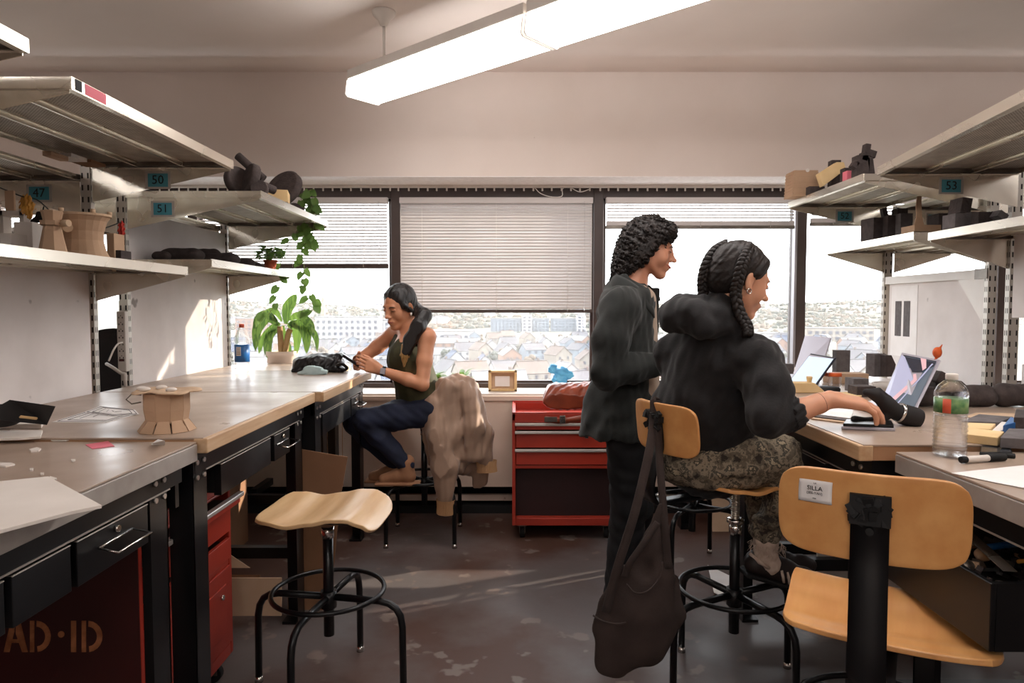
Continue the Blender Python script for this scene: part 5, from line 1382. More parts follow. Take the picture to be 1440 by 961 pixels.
# ------------------------------------------------------------------ window sill things
sf = at(707, 535, 4.66)
fr = thing('small_frame', 'small cream frame box standing on the window sill', 'frame', (sf.x, 4.66, ZS+.012))
ZQ = ZS+.0125
x0, x1 = at(687, 530, 4.66).x, at(727, 530, 4.66).x; zt_ = at(707, 521, 4.66).z
b_ = MB(); b_.bb(x0, x0+.02, 4.62, 4.68, ZQ, zt_); b_.bb(x1-.018, x1, 4.62, 4.68, ZQ, zt_); b_.bb(x0, x1, 4.62, 4.68, zt_-.012, zt_); b_.bb(x0, x1, 4.62, 4.68, ZQ, ZQ+.014)
b_.build('frame', 'foam_yellow', fr, bevel=.002)
MB().bb(x0+.02, x1-.018, 4.655, 4.66, ZQ+.014, zt_-.012).build('inner_panel', 'cardboard_pale', fr)
MB().bb(x0+.045, x1-.05, 4.648, 4.654, ZQ+.03, zt_-.04).build('paper_insert', 'paper', fr)
soft('crumpled_bag', 'crumpled light blue plastic bag on the window sill', 'bag', 'blue_bag' if 'blue_bag' in MATS else 'label_teal', [('e', at(790, 524, 4.78), (.05, .03, .03)), ('e', at(778, 519, 4.78), (.03, .02, .03)), ('e', at(800, 528, 4.78), (.03, .02, .02)), ('e', at(787, 534, 4.78), (.05, .03, .03))], .004, None, (.006, 18, 6, 2, None, .4, None, None, True))
# ------------------------------------------------------------------ people
mat('skin_warm', (206, 146, 112), (196, 134, 100), scale=8, rough=0.48, sub=0.12)
mat('skin_tan', (196, 140, 112), (186, 128, 100), scale=8, rough=0.5, sub=0.12)
mat('skin_light', (210, 156, 126), (200, 144, 114), scale=8, rough=0.5, sub=0.12)
mat('lips', (160, 84, 74), rough=0.45)
mat('hair_black', (20, 17, 17), (30, 25, 24), scale=30, rough=0.38, stretch=(6, 6, 1), bump=0.2)
mat('hair_dark', (26, 21, 19), (38, 30, 27), scale=30, rough=0.5, spec=0.35, bump=0.25, bscale=80)
mat('hair_blond', (176, 138, 84), (140, 104, 60), scale=30, rough=0.5, stretch=(5, 5, 1))
mat('hoodie_black', (24, 21, 22), (19, 17, 18), scale=20, rough=0.9, bump=0.1, bscale=120, sheen=0.08)
mat('coat_green', (34, 36, 34), (27, 29, 27), scale=20, rough=0.9, bump=0.1, bscale=150, sheen=0.1)
mat('tee', (170, 150, 132), (160, 140, 122), scale=8, rough=0.9)
mat('trouser_black', (20, 20, 23), (16, 16, 18), scale=20, rough=0.9)
mat('denim', (30, 36, 58), (22, 27, 44), scale=14, rough=0.85, bump=0.1, bscale=150)
mat('olive_top', (62, 60, 36), (50, 48, 28), scale=20, rough=0.85, bump=0.05)
mat('suede', (156, 112, 82), (140, 98, 70), scale=14, rough=0.9)
mat('shoe_dark', (40, 28, 26), (32, 22, 20), scale=10, rough=0.6)
mat('sock', (196, 176, 160), (180, 158, 142), scale=50, rough=0.9)
mat('jacket_beige', (160, 132, 112), (144, 116, 97), scale=5, rough=0.6, bump=0.06, bscale=60, sheen=0.2)
mat('jacket_rib', (186, 146, 106), (170, 128, 90), scale=10, rough=0.9)
mat('tote_cloth', (58, 46, 42), (46, 36, 33), scale=12, rough=0.95, bump=0.12, bscale=200)
mat('leather_brown', (136, 60, 36), (112, 46, 26), scale=10, rough=0.32, bump=0.1, bscale=60, coat=0.2)
mat('shiny_black', (30, 25, 27), (18, 15, 16), scale=10, rough=0.34)
def camo():
    m = mat('camo', (120, 108, 90))
    N = m.node_tree.nodes; L = m.node_tree.links; b = N['Principled BSDF']; b.inputs['Roughness'].default_value = .9
    tc = [n for n in N if n.type == 'TEX_COORD'][0]
    nz = N.new('ShaderNodeTexNoise'); nz.inputs['Scale'].default_value = 22; nz.inputs['Detail'].default_value = 5; nz.inputs['Roughness'].default_value = .62; nz.inputs['Distortion'].default_value = .1
    L.new(tc.outputs['Object'], nz.inputs['Vector'])
    r = N.new('ShaderNodeValToRGB'); r.color_ramp.interpolation = 'CONSTANT'
    for p, c in ((0, (48, 41, 35)), (.40, (94, 85, 71)), (.48, (132, 120, 102)), (.55, (72, 67, 58)), (.62, (158, 144, 120))):
        e = r.color_ramp.elements.new(p) if p else r.color_ramp.elements[0]
        e.color = lin(c)
    r.color_ramp.elements[-1].position = .7; r.color_ramp.elements[-1].color = lin((140, 124, 98))
    L.new(nz.outputs['Fac'], r.inputs['Fac']); L.new(r.outputs[0], b.inputs['Base Color'])
camo()

def frame(fwd, up=(0, 0, 1)):
    f = Vector(fwd).normalized(); l = Vector(up).cross(f).normalized(); u = f.cross(l).normalized()
    return Matrix((f, l, u)).transposed()          # columns forward, left, up
def facing(az, pitch, roll=0):
    """az: heading angle in the floor plane; pitch <0 looks down; roll tips the crown sideways"""
    f = Vector((math.cos(az)*math.cos(pitch), math.sin(az)*math.cos(pitch), math.sin(pitch)))
    M = frame(f)
    return M @ Matrix.Rotation(roll, 3, 'X')
class Head:
    def __init__(self, c, M, s=1.0, smile=0.0):
        self.c = Vector(c); self.M = M; self.s = s; self.smile = smile
    def w(self, p): return self.c + self.M @ (Vector(p)*self.s)
    def E(self, S, c, r, k=.012, op='u', rot=None):
        R = self.M if rot is None else self.M @ rot
        S.ell(self.w(c), tuple(x*self.s for x in r), np.array(R), k*self.s, op)
    def C(self, S, a, b, r0, r1, k=.01, op='u'): S.cap(self.w(a), self.w(b), r0*self.s, r1*self.s, k*self.s, op)
    def skin(self, S, nose=1.0, jaw=1.0):
        E, C = self.E, self.C
        E(S, (-.014, 0, .036), (.090, .073, .080), .02)
        E(S, (.030, 0, -.012), (.058, .058, .078), .03)
        for y in (-1, 1):
            C(S, (-.006, y*.044, -.050), (.060, y*.010, -.100), .020*jaw, .017*jaw, .03)
            E(S, (.050, y*.036, -.032), (.026, .024, .030), .02)
        E(S, (.070, 0, -.102), (.017, .020, .015), .012)
        C(S, (.076, -.030, .020), (.076, .030, .020), .011, .011, .012)
        for y in (-1, 1):
            E(S, (.092, y*.031, .001), (.015, .018, .011), .008, 's')
            E(S, (.073, y*.031, .000), (.0135, .0135, .0125), .003)
            C(S, (.0815, y*.020, .0055), (.0790, y*.044, .003), .0036, .003, .003)
        C(S, (.079, 0, .024), (.092, 0, -.004), .0095, .0085, .008); C(S, (.086, 0, .006), (.102*nose, 0, -.027), .0075, .0090, .008)
        C(S, (.076, 0, .004), (.087, 0, -.030), .012, .0135, .010)
        E(S, (.1055*nose, 0, -.031), (.0130, .0110, .0105), .005)
        for y in (-1, 1): E(S, (.094, y*.0115, -.036), (.0095, .0065, .0065), .004)
        E(S, (.0725, 0, -.066), (.024, .028, .023), .014)
        sm = self.smile
        C(S, (.086-.010*sm, -.021-.006*sm, -.063+.008*sm), (.0925, 0, -.0615), .0045, .006, .003)
        C(S, (.086-.010*sm, .021+.006*sm, -.063+.008*sm), (.0925, 0, -.0615), .0045, .006, .003)
        C(S, (.084-.010*sm, -.017-.006*sm, -.067+.006*sm), (.0905, 0, -.0725), .0045, .0065, .003)
        C(S, (.084-.010*sm, .017+.006*sm, -.067+.006*sm), (.0905, 0, -.0725), .0045, .0065, .003)
        if sm:
            for y in (-1, 1): E(S, (.060, y*.040, -.036), (.020, .016, .017), .01)
        for y in (-1, 1):
            rt = rotm(0, .12, -y*.35)
            E(S, (-.010, y*.073, -.006), (.019, .0075, .031), .006, 'u', rt)
            E(S, (-.006, y*.082, -.002), (.011, .006, .018), .004, 's', rt)
            E(S, (-.004, y*.073, -.030), (.010, .006, .010), .005, 'u')
    def details(self, body, brow='hair_black', eyes=(-1, 1), closed=True):
        for y in eyes:
            w = self.w
            b = MB().tube([w((.0885, y*.014, .0175)), w((.0905, y*.026, .0225)), w((.0840, y*.040, .0215)), w((.076, y*.049, .0165))], [.0016*self.s*1.3, .0028*self.s, .0026*self.s, .0012*self.s], 6)
            b.build('eyebrow', brow, body)
            b = MB().tube([w((.0862, y*.019, -.0015)), w((.0888, y*.029, -.0035)), w((.0862, y*.039, -.0020)), w((.080, y*.047, .001))], [.0010, .0019, .0019, .0009], 6)
            b.build('eyelash_line', 'hair_black', body)
        sm = self.smile
        u = [(.087-.009*sm, -.023-.006*sm, -.0645+.009*sm), (.0955, -.010, -.0645+.002*sm), (.0990, 0, -.0650), (.0955, .010, -.0645+.002*sm), (.087-.009*sm, .023+.006*sm, -.0645+.009*sm)]
        MB().tube([self.w(p) for p in u], [.002, .0048, .0054, .0048, .002], 8, flat=.9).build('lips', 'lips', body)
        if sm:
            v = [(.0820, -.022, -.066+.004), (.0920, -.010, -.0690), (.0955, 0, -.0705), (.0920, .010, -.0690), (.0820, .022, -.066+.004)]
            MB().tube([self.w(p) for p in v], [.001, .0030, .0036, .0030, .001], 6).build('teeth', 'foam_white', body)
def hand(S, w, d, n, side, curls, spread=.0, sc=1.0, thumb=(.35, .25), wr=.024, flat_=.62):
    """w wrist point, d direction of the fingers, n palm normal (fingers close towards it), side = direction of the thumb side"""
    d = Vector(d).normalized(); n = Vector(n); n = (n-d*n.dot(d)).normalized(); s = Vector(side); s = (s-d*s.dot(d)-n*s.dot(n)).normalized()
    w = Vector(w)
    off = (.029, .010, -.0095, -.0275); base = (.085, .088, .083, .074); ln = (.070, .078, .072, .056)
    for i in range(4):
        S.cap(w+s*off[i]*.45*sc, w+d*base[i]*sc+s*off[i]*sc, .0155*sc, .0115*sc, .012, 'u')
    S.cap(w+s*.012*sc+d*.02*sc, w+s*.026*sc+d*.045*sc-n*(-.006), .019*sc, .014*sc, .012)
    for i in range(4):
        p = w+d*base[i]*sc+s*off[i]*sc; a = 0.0
        sd = s*spread*(1.5-i)
        r = (.0095, .0098, .0093, .0083)[i]*sc
        for j, fr in enumerate((.45, .31, .24)):
            a += curls[i]*(.85, 1.1, .75)[j]
            q = p+((d+sd*.5).normalized()*math.cos(a)+n*math.sin(a))*ln[i]*fr*sc
            S.cap(p, q, r*(1-.08*j), r*(1-.08*(j+1)), .0022)
            p = q
    t0 = w+s*.024*sc+d*.030*sc+n*.004
    dd = (d*math.cos(thumb[0]*2.2)+s*math.sin(thumb[0]*2.2)+n*thumb[1]).normalized()
    t1 = t0+dd*.040*sc; d2 = (dd+d*.5+n*.25).normalized(); t2 = t1+d2*.034*sc; t3 = t2+(d2+d*.3).normalized()*.026*sc
    S.chain([t0, t1, t2, t3], [.0155*sc, .0118*sc, .0108*sc, .0088*sc], .006)

# ================= person with the ponytail, at the left bench
def ponytail_person():
    A = at
    org = (A(600, 600, 4.0).x, 4.0, .70)
    t = thing('person', 'seated person with black ponytail, olive sleeveless top and jeans, holding a phone', 'person', org)
    H = Head(A(561.5, 431, 3.97), facing(math.pi+.92, -.30, -.05), 1.03)
    shl, shr = A(600, 474, 3.85), A(553, 471, 4.13)
    elb_l, wr_l = A(594, 541, 3.80), A(535, 521, 3.83)
    elb_r, wr_r = A(508, 505, 4.10), A(503, 515, 3.99)
    nb = A(577, 463, 4.0)
    S = SDF(*bounds([H.w((.12, 0, -.12)), H.w((-.12, 0, .13)), shl, shr, elb_l, wr_l-Vector((.2, 0, 0)), elb_r, A(590, 560, 4.0)], .09), .0031)
    H.skin(S)
    S.cap(H.w((-.028, 0, -.055)), nb, .050, .054, .02)
    chest = A(576, 500, 4.0)
    S.cap(nb+Vector((0, 0, -.03)), (shl+shr)/2+Vector((.01, 0, -.06)), .06, .09, .04)
    S.ell(chest, (.10, .15, .13), k=.04)
    for sh in (shl, shr): S.cap(nb+(sh-nb)*.3+Vector((0, 0, .0)), sh, .042, .050, .03)
    S.chain([shl, shl.lerp(elb_l, .5), elb_l], [.050, .043, .036], .02)
    S.chain([elb_l, elb_l.lerp(wr_l, .35), wr_l], [.037, .037, .024], .015)
    S.chain([shr, shr.lerp(elb_r, .5), elb_r], [.048, .041, .035], .02)
    S.chain([elb_r, wr_r], [.035, .024], .015)
    hand(S, wr_l, A(499, 507, 3.83)-wr_l, (.05, .9, -.15), (-.1, .1, 1), (.20, .26, .30, .34), .05, .98, (.12, .30))
    hand(S, wr_r, A(494, 508, 3.83)-wr_r, (.65, -.2, .1), (0, .2, 1), (.25, .3, .35, .4), .1, .95, (.25, .3))
    body = S.mesh('body', 'skin_warm', t)
    H.details(body)
    # top
    T = SDF(*bounds([shl, shr, A(605, 575, 4.0), A(560, 575, 4.0)], .14), .005)
    T.ell(chest+Vector((-.005, 0, -.005)), (.118, .158, .135), k=.04)
    T.cap(chest+Vector((.01, 0, -.05)), A(592, 566, 4.0), .118, .135, .05, 'u', ((0, 1, 0), 1.15))
    for s in (shl, shr):
        q = nb+(s-nb)*.42; T.cap(q+Vector((-.05, 0, -.085)), q+Vector((.0, 0, .025)), .035, .024, .03); T.cap(q+Vector((.05, 0, -.06)), q+Vector((.0, 0, .025)), .035, .024, .03)
    T.cap(nb+Vector((-.03, -.01, .03)), nb+Vector((-.125, -.045, -.075)), .052, .035, .012, 's')
    T.cap(nb+Vector((0, 0, .1)), nb, .060, .060, .01, 's')
    for s in (shl, shr): T.cap(s+Vector((0, 0, .01)), s+(s-nb).normalized()*.10, .060, .075, .01, 's')
    T.wave(.003, 10, 6, 5, (0, 0, 1))
    T.mesh('sleeveless_top', 'olive_top', t)
    # jeans
    hp_l, hp_r = A(606, 577, 3.91), A(602, 577, 4.08)
    kn_l, kn_r = A(513, 592, 3.86), A(499, 596, 4.03)
    an_l, an_r = A(572, 655, 3.88), A(556, 652, 4.02)
    J = SDF(*bounds([hp_l, hp_r, kn_l, kn_r, an_l, an_r], .13), .006)
    J.ell((hp_l+hp_r)/2+Vector((.01, 0, .0)), (.13, .17, .11), k=.03)
    for h, k, a in ((hp_l, kn_l, an_l), (hp_r, kn_r, an_r)):
        J.chain([h, h.lerp(k, .5), k], [.095, .082, .066], .03); J.chain([k, k.lerp(a, .35), a], [.065, .062, .046], .02)
    J.wave(.003, 14, 6, 9)
    J.mesh('jeans', 'denim', t)
    for i, (a, q) in enumerate(((an_l, .0), (an_r, .0))):
        B = SDF(*bounds([a], .26), .005)
        tt = a+Vector((-.13, -.01, -.075))
        B.chain([a+Vector((0, 0, .02)), a+Vector((.0, 0, -.05))], [.045, .045], .02)
        B.chain([a+Vector((.015, 0, -.065)), a+Vector((-.06, 0, -.062)), tt], [.036, .038, .030], .02)
        B.box(a+Vector((-.05, -.005, -.101)), (.26, .088, .018), None, .008, .004)
        B.mesh('shoe', 'suede', t)
    # hair
    G = SDF(*bounds([H.w((.1, 0, .14)), H.w((-.14, 0, -.12)), A(570, 520, 3.84), A(600, 450, 3.86)], .06), .0035)
    H.E(G, (-.020, 0, .044), (.094, .080, .084), .02)
    H.E(G, (-.050, 0, .005), (.062, .074, .075), .02)
    H.C(G, (.040, -.040, .076), (.026, -.070, .022), .016, .014, .02); H.C(G, (.040, .040, .076), (.026, .070, .022), .016, .014, .02)
    H.C(G, (.030, -.072, .010), (-.035, -.066, -.045), .014, .016, .02); H.C(G, (.030, .072, .010), (-.035, .066, -.045), .014, .016, .02)
    H.E(G, (.105, 0, -.03), (.052, .060, .088), .012, 's')
    knot = H.w((-.095, .035, -.040))
    G.ell(knot, (.030, .030, .030), k=.015)
    tailp = [knot, A(596, 444, 3.86), A(588, 460, 3.81), A(577, 478, 3.80), A(572, 494, 3.80)]
    G.chain([Vector(p) for p in tailp], [.030, .042, .040, .036, .030], .02)
    G.wave(.0015, 42, 7, 4, (.1, 0, 1), .5)
    G.mesh('hair', 'hair_black', t)
    G = SDF(*bounds([A(572, 488, 3.80), A(568, 516, 3.80)], .05), .003)
    G.chain([A(572, 487, 3.795), A(569, 500, 3.795), A(568.5, 515, 3.80)], [.030, .024, .006], .01, ((0, 1, 0), .6)); G.wave(.003, 60, 7, 3, (0, 0, 1), .3)
    G.mesh('hair_tips', 'hair_blond', t)
    MB().tube([knot+Vector((.008*math.cos(a)+.01, .026*math.cos(a), .028*math.sin(a))) for a in [2*PI*k/20 for k in range(20)]], .006, 8, closed=True).build('hair_tie', 'black_matte', t)
    e = H.w((-.002, .080, -.042)); MB().ell(e, (.006, .006, .010)).build('earring', 'foam_white', t)
    ax = (elb_l-wr_l).normalized(); c = wr_l+ax*.02
    MB().tube([c-ax*.010, c+ax*.010], .0285, 24).build('watch_strap', 'black_matte', t)
    MB().box(c+Vector((.0, -.029, .004)), (.030, .010, .034), rotm(0, .2, 0)).build('watch_case', 'laptop_grey', t, bevel=.003)
    # far hair clip seen above the ponytail
    return t
ponytail_person()
phn = tag(MB().box(at(492, 506, 3.88), (.016, .075, .115), rotm(.2, -.95, .25)).build('phone', 'shiny_black', bevel=.004), 'dark phone held in both hands over the left bench end', 'phone')

# ================= standing curly-haired person
def curly_person():
    A = at; Y = 3.04
    t = thing('person', 'standing person with dark curly hair and a long dark coat, smiling down to the right', 'person', (.52, Y, 0))
    H = Head(A(914.5, 350, 3.03), facing(-.14, -.20), 1.02, smile=1.0)
    nb = A(888, 402, Y)
    shn, shf = A(872, 432, Y-.19), A(890, 428, Y+.19)
    S = SDF(*bounds([H.w((.13, 0, -.13)), H.w((-.13, 0, .13)), shn, shf, A(905, 470, Y)], .07), .003)
    H.skin(S, 1.04)
    S.cap(H.w((-.030, 0, -.06)), nb, .052, .058, .02)
    S.cap(nb, A(885, 470, Y), .06, .11, .04)
    for s in (shn, shf): S.cap(nb, s+Vector((0, 0, -.03)), .045, .035, .03)
    # far hand in front
    wf = A(938, 505, Y-.14)
    hand(S, wf, (.8, .25, -.3), (0, .2, -1), (.3, .9, 0), (.5, .5, .55, .6), .05, 1.0)
    body = S.mesh('body', 'skin_tan', t)
    H.details(body, 'hair_dark')
    # tee
    T = SDF(*bounds([nb, A(900, 600, Y)], .2), .006)
    T.cap(A(892, 425, Y), A(890, 580, Y), .095, .12, .03, 'u', ((0, 1, 0), 1.35)); T.cap(nb+Vector((.02, 0, .05)), nb+Vector((.045, 0, .0)), .062, .062, .01, 's')
    T.mesh('t_shirt', 'tee', t)
    # coat
    K = SDF(*bounds([A(822, 610, Y), A(940, 395, Y), shn, shf], .16), .0055)
    K.chain([A(884, 432, Y), A(879, 500, Y), A(877, 597, Y)], [.118, .135, .150], .05, ((0, 1, 0), 1.28))
    K.cap(nb+Vector((-.03, 0, -.02)), A(878, 440, Y), .075, .12, .04)
    for s in (shn, shf): K.cap(nb+Vector((-.02, 0, -.055)), s+Vector((0, 0, -.012)), .055, .068, .04)
    K.cap(nb+Vector((-.03, 0, -.07)), shn+Vector((0, .05, -.01)), .075, .078, .06); K.cap(nb+Vector((-.03, 0, -.07)), shf+Vector((0, -.05, -.01)), .075, .078, .06)
    K.cap(A(870, 570, Y), A(868, 612, Y), .155, .165, .04, 'u', ((0, 1, 0), 1.25))
    K.box(A(880, 640, Y), (.6, .7, .19), None, .002, .004, 's')
    # opening at the front
    K.box(A(933, 440, Y)+Vector((.0, .0, 0)), (.13, .10, .46), rotm(0, .03, 0), .02, .02, 's')
    K.ell(nb+Vector((.03, 0, .055)), (.066, .075, .06), k=.012, op='s')
    # near sleeve
    el = A(853, 525, Y-.25); wr = A(925, 512, Y-.20)
    K.chain([shn, shn.lerp(el, .5)+Vector((-.012, -.01, 0)), el], [.078, .076, .066], .025); K.chain([el, el.lerp(wr, .5), wr], [.067, .060, .048], .02)
    el2 = A(880, 525, Y+.25); wr2 = A(930, 505, Y+.12)
    K.chain([shf, el2, wr2], [.075, .062, .048], .02)
    # collar
    K.chain([nb+Vector((-.065, 0, .035)), nb+Vector((-.045, -.062, .028)), nb+Vector((.012, -.080, -.012)), nb+Vector((.050, -.062, -.060)), nb+Vector((.052, -.055, -.085))], [.017, .018, .020, .020, .012], .012)
    K.chain([nb+Vector((-.065, 0, .035)), nb+Vector((-.045, .062, .028)), nb+Vector((.02, .080, .005)), nb+Vector((.085, .062, -.02)), nb+Vector((.105, .058, -.05))], [.017, .018, .020, .018, .012], .012)
    K.box(A(924, 455, Y)+Vector((0, .066, 0)), (.04, .02, .32), rotm(0, .02, .3), .008, .015)
    K.wave(.0045, 7, 7, 12, (.1, 0, 1), .6); K.wave(.0022, 20, 6, 3)
    K.mesh('coat', 'coat_green', t)
    def collar(pts, nm, drop):
        P = bez(pts, 24); c = nb+Vector((0, 0, -.02))
        def fn(u, v):
            i = min(24, int(round(u*24))); p = P[i]; o_ = Vector((p.x-c.x, p.y-c.y, 0)).normalized()
            return p+o_*(.004+.030*v+.010*math.sin(v*PI))-Vector((0, 0, drop*v*(1+.3*u)))
        MB().sheet(fn, 24, 5, .006).build(nm, 'coat_green', t)
    collar([A(868, 384, Y+.01), A(870, 387, Y-.06), A(884, 394, Y-.095), A(902, 408, Y-.100), A(912, 422, Y-.080)], 'collar', .060)
    collar([A(868, 384, Y-.01), A(880, 388, Y+.07), A(900, 396, Y+.08), A(912, 402, Y+.07), A(920, 410, Y+.06)], 'collar', .035)
    # trousers
    J = SDF(*bounds([A(890, 580, Y), A(880, 860, Y)], .2), .006)
    J.ell(A(885, 600, Y), (.12, .17, .12), k=.03)
    an1, an2 = Vector((.455, Y-.09, .10)), Vector((.50, Y+.12, .10))
    J.chain([A(884, 610, Y-.09), A(884, 715, Y-.09), an1], [.10, .078, .062], .02); J.chain([A(892, 610, Y+.10), A(893, 720, Y+.10), an2], [.10, .078, .062], .02)
    J.wave(.003, 12, 6, 4)
    J.mesh('trousers', 'trouser_black', t)
    for a in (an1, an2):
        B = SDF(*bounds([a+Vector((.08, 0, -.05))], .24), .005)
        B.chain([a+Vector((-.02, 0, -.01)), a+Vector((-.03, 0, -.055))], [.046, .038], .01)
        B.chain([a+Vector((-.025, 0, -.055)), a+Vector((.07, 0, -.055)), a+Vector((.17, 0, -.065))], [.042, .042, .032], .02)
        B.box(a+Vector((.065, 0, -.088)), (.29, .09, .022), None, .009, .004)
        B.mesh('shoe', 'suede', t)
    # hair
    G = SDF(*bounds([H.w((.1, 0, .15)), H.w((-.15, 0, -.16))], .07), .0035)
    H.E(G, (-.020, 0, .055), (.100, .090, .086), .02); H.E(G, (-.070, 0, .000), (.072, .088, .092), .03); H.E(G, (-.098, 0, -.060), (.050, .075, .068), .03)
    H.C(G, (-.04, -.072, -.02), (-.055, -.066, -.085), .032, .022, .02); H.C(G, (-.04, .072, -.02), (-.055, .066, -.085), .032, .022, .02)
    H.C(G, (.055, -.04, .085), (.060, .04, .085), .038, .038, .03)
    H.E(G, (.120, 0, -.035), (.062, .070, .092), .015, 's')
    H.E(G, (.092, -.085, -.042), (.058, .055, .075), .012, 's'); H.E(G, (.092, .085, -.042), (.058, .055, .075), .012, 's')
    H.C(G, (.0, -.074, .01), (-.02, -.070, -.050), .022, .020, .02); H.C(G, (.0, .074, .01), (-.02, .070, -.050), .022, .020, .02)
    H.E(G, (-.092, 0, -.120), (.050, .070, .060), .03)
    G.wave(.004, 45, 8, 2, None, 1.2); G.wave(.0025, 80, 8, 5)
    hm = G.mesh('hair', 'hair_dark', t)
    rng = np.random.RandomState(5); co = np.array([v.co[:] for v in hm.data.vertices]); nn = np.array([v.normal[:] for v in hm.data.vertices])
    b = MB(); off = ORG[hm.name]
    for i in rng.choice(len(co), 1500, replace=False):
        p = Vector(co[i])+off; n = Vector(nn[i])
        if H.M.transposed()[0].dot(p-H.c) > .075: 
            if rng.rand() < .6: continue
        a = n.orthogonal().normalized(); a.rotate(Quaternion(n, rng.uniform(0, 6.28))); c = n.cross(a)
        r = rng.uniform(.0055, .010); tt = rng.uniform(1.3, 2.6); k = 14; L_ = rng.uniform(.008, .02)
        pts = [p+n*(.001+r*.5+r*math.sin(q/k*tt*2*PI)*.8)+a*(r*math.cos(q/k*tt*2*PI))+c*(L_*(q/k-.5))-Vector((0, 0, .008*q/k)) for q in range(k+1)]
        b.tube(pts, .0020, 4, cap=False)
    b.build('curls', 'hair_dark', t)
    return t
curly_person()

# ================= person with braids on the high stool
def braided_person():
    A = at
    t = thing('person', 'seated person with braided dark hair, black hoodie and camouflage trousers, holding a black tool', 'person', (.70, 2.38, .76))
    H = Head(A(1041, 394, 2.30), facing(.26, -.30, .04), 1.0)
    mid = Vector((A(1000, 500, 2.33).x, 2.33, A(1000, 500, 2.33).z))
    sr, sl = mid+Vector((.105, -.145, .0)), mid+Vector((-.085, .13, .0))
    nb = A(1018, 462, 2.33)
    el, wr = A(1083, 592, 2.06), A(1167, 562, 2.10)
    S = SDF(*bounds([H.w((.13, 0, -.13)), H.w((-.13, 0, .13)), sr, sl, el, A(1260, 600, 2.15), mid-Vector((0, 0, .3))], .06), .0028)
    H.skin(S, 1.06)
    S.cap(H.w((-.030, 0, -.058)), nb, .050, .056, .02)
    S.cap(nb, mid-Vector((0, 0, .18)), .06, .11, .04)
    for s in (sr, sl): S.cap(nb, s, .045, .048, .03)
    S.chain([sr, el], [.048, .04], .02)
    S.chain([el, el.lerp(wr, .35), el.lerp(wr, .8), wr], [.041, .042, .029, .0275], .015)
    hd = A(1252, 574, 2.09)-wr
    hand(S, wr+hd.normalized()*.004, hd, (-.05, .15, -1), (0.1, .9, .35), (.34, .40, .44, .50), .22, 1.2, (.10, .05))
    body = S.mesh('body', 'skin_light', t)
    H.details(body, 'hair_dark')
    # hoodie
    K = SDF(*bounds([A(915, 700, 2.3), A(1115, 400, 2.3), sr, sl, el], .14), .005)
    hips = A(992, 640, 2.37)
    K.chain([mid-Vector((0.0, 0, .07)), mid.lerp(hips, .5)+Vector((-.02, 0, -.02)), hips], [.132, .150, .150], .05, (( .6, -.8, 0), 1.14))
    for s in (sr, sl): K.cap(nb-Vector((.02, 0, .05)), s-Vector((0, 0, .012)), .075, .080, .05)
    e2 = el+Vector((-.01, 0, .012)); w2 = el.lerp(wr, .20)
    K.chain([sr, sr.lerp(e2, .5)+Vector((.015, -.01, .0)), e2], [.070, .068, .060], .03); K.chain([e2, w2], [.062, .052], .02)
    el2 = A(1035, 575, 2.62); K.chain([sl, el2, A(1100, 575, 2.62)], [.068, .066, .05], .03)
    # hood
    hb = A(985, 446, 2.33)
    K.chain([hb+Vector((-.095, -.03, .0)), hb+Vector((-.045, -.085, .005)), hb+Vector((.035, -.095, .002)), hb+Vector((.110, -.060, -.018))], [.042, .045, .040, .026], .03)
    K.chain([hb+Vector((-.095, -.03, .0)), hb+Vector((-.055, .045, .020)), hb+Vector((.02, .085, .028)), hb+Vector((.10, .05, .0))], [.045, .045, .040, .026], .03)
    K.ell(hb+Vector((-.035, -.01, .012)), (.095, .095, .055), k=.03)
    K.ell(A(1008, 426, 2.32), (.060, .088, .045), k=.03)
    K.chain([hb+Vector((-.10, -.05, -.02)), hb+Vector((-.03, -.115, -.03)), hb+Vector((.07, -.115, -.035))], [.03, .03, .02], .035)
    K.chain([hb+Vector((-.01, -.06, .060)), hb+Vector((-.055, -.03, .050)), hb+Vector((-.085, .0, .022))], [.018, .024, .03], .012)
    K.cap(nb+Vector((.02, 0, -.0)), H.w((.01, 0, -.02)), .056, .060, .012, 's')
    K.box(hips-Vector((0, 0, .22)), (.7, .7, .18), None, .004, .02, 's')
    K.box((.483-.85*.20-.012, 2.31-.52*.20-.008, .90), (.40, 1.2, .36), np.array(rotm(0, 0, R_(31))), .01, .015, 's')
    K.wave(.0045, 6, 7, 21, (-.3, 0, 1), .8); K.wave(.0025, 17, 6, 8)
    K.mesh('hoodie', 'hoodie_black', t)
    rng = random.Random(3); ax = (wr-el).normalized(); u_ = ax.orthogonal().normalized(); v_ = ax.cross(u_)
    rag = MB().sheet(lambda u, v: w2+ax*(.012+.040*v+.004*math.sin(2*PI*u*7))+(u_*math.cos(2*PI*u)+v_*math.sin(2*PI*u))*(.0515+.004*math.sin(2*PI*u*13+v*3)-.004*v), 78, 6, .004)
    rag.build('sleeve_ruffle', 'hoodie_black', t)
    # trousers
    kr, kl = Vector((.885, 2.27, .875)), Vector((.89, 2.50, .87))
    hr, hl = Vector((.66, 2.28, .845)), Vector((.62, 2.50, .845))
    ar, al = Vector((.892, 2.385, .565)), Vector((.96, 2.585, .50))
    J = SDF(*bounds([hr, hl, kr, kl, ar, al], .13), .0055)
    J.ell((hr+hl)/2+Vector((-.02, 0, .0)), (.15, .20, .10), k=.03)
    J.chain([hr, hr.lerp(kr, .5), kr], [.095, .096, .072], .03); J.chain([hl, kl], [.095, .070], .03)
    J.chain([kr+Vector((.0, 0, -.01)), kr.lerp(ar, .4)+Vector((.0, 0, 0)), ar+Vector((0, 0, .01))], [.074, .064, .050], .02); J.chain([kl, al], [.070, .052], .02)
    J.box(Vector((.70, 2.40, .70)), (.34, .5, .115), None, .01, .02, 's')
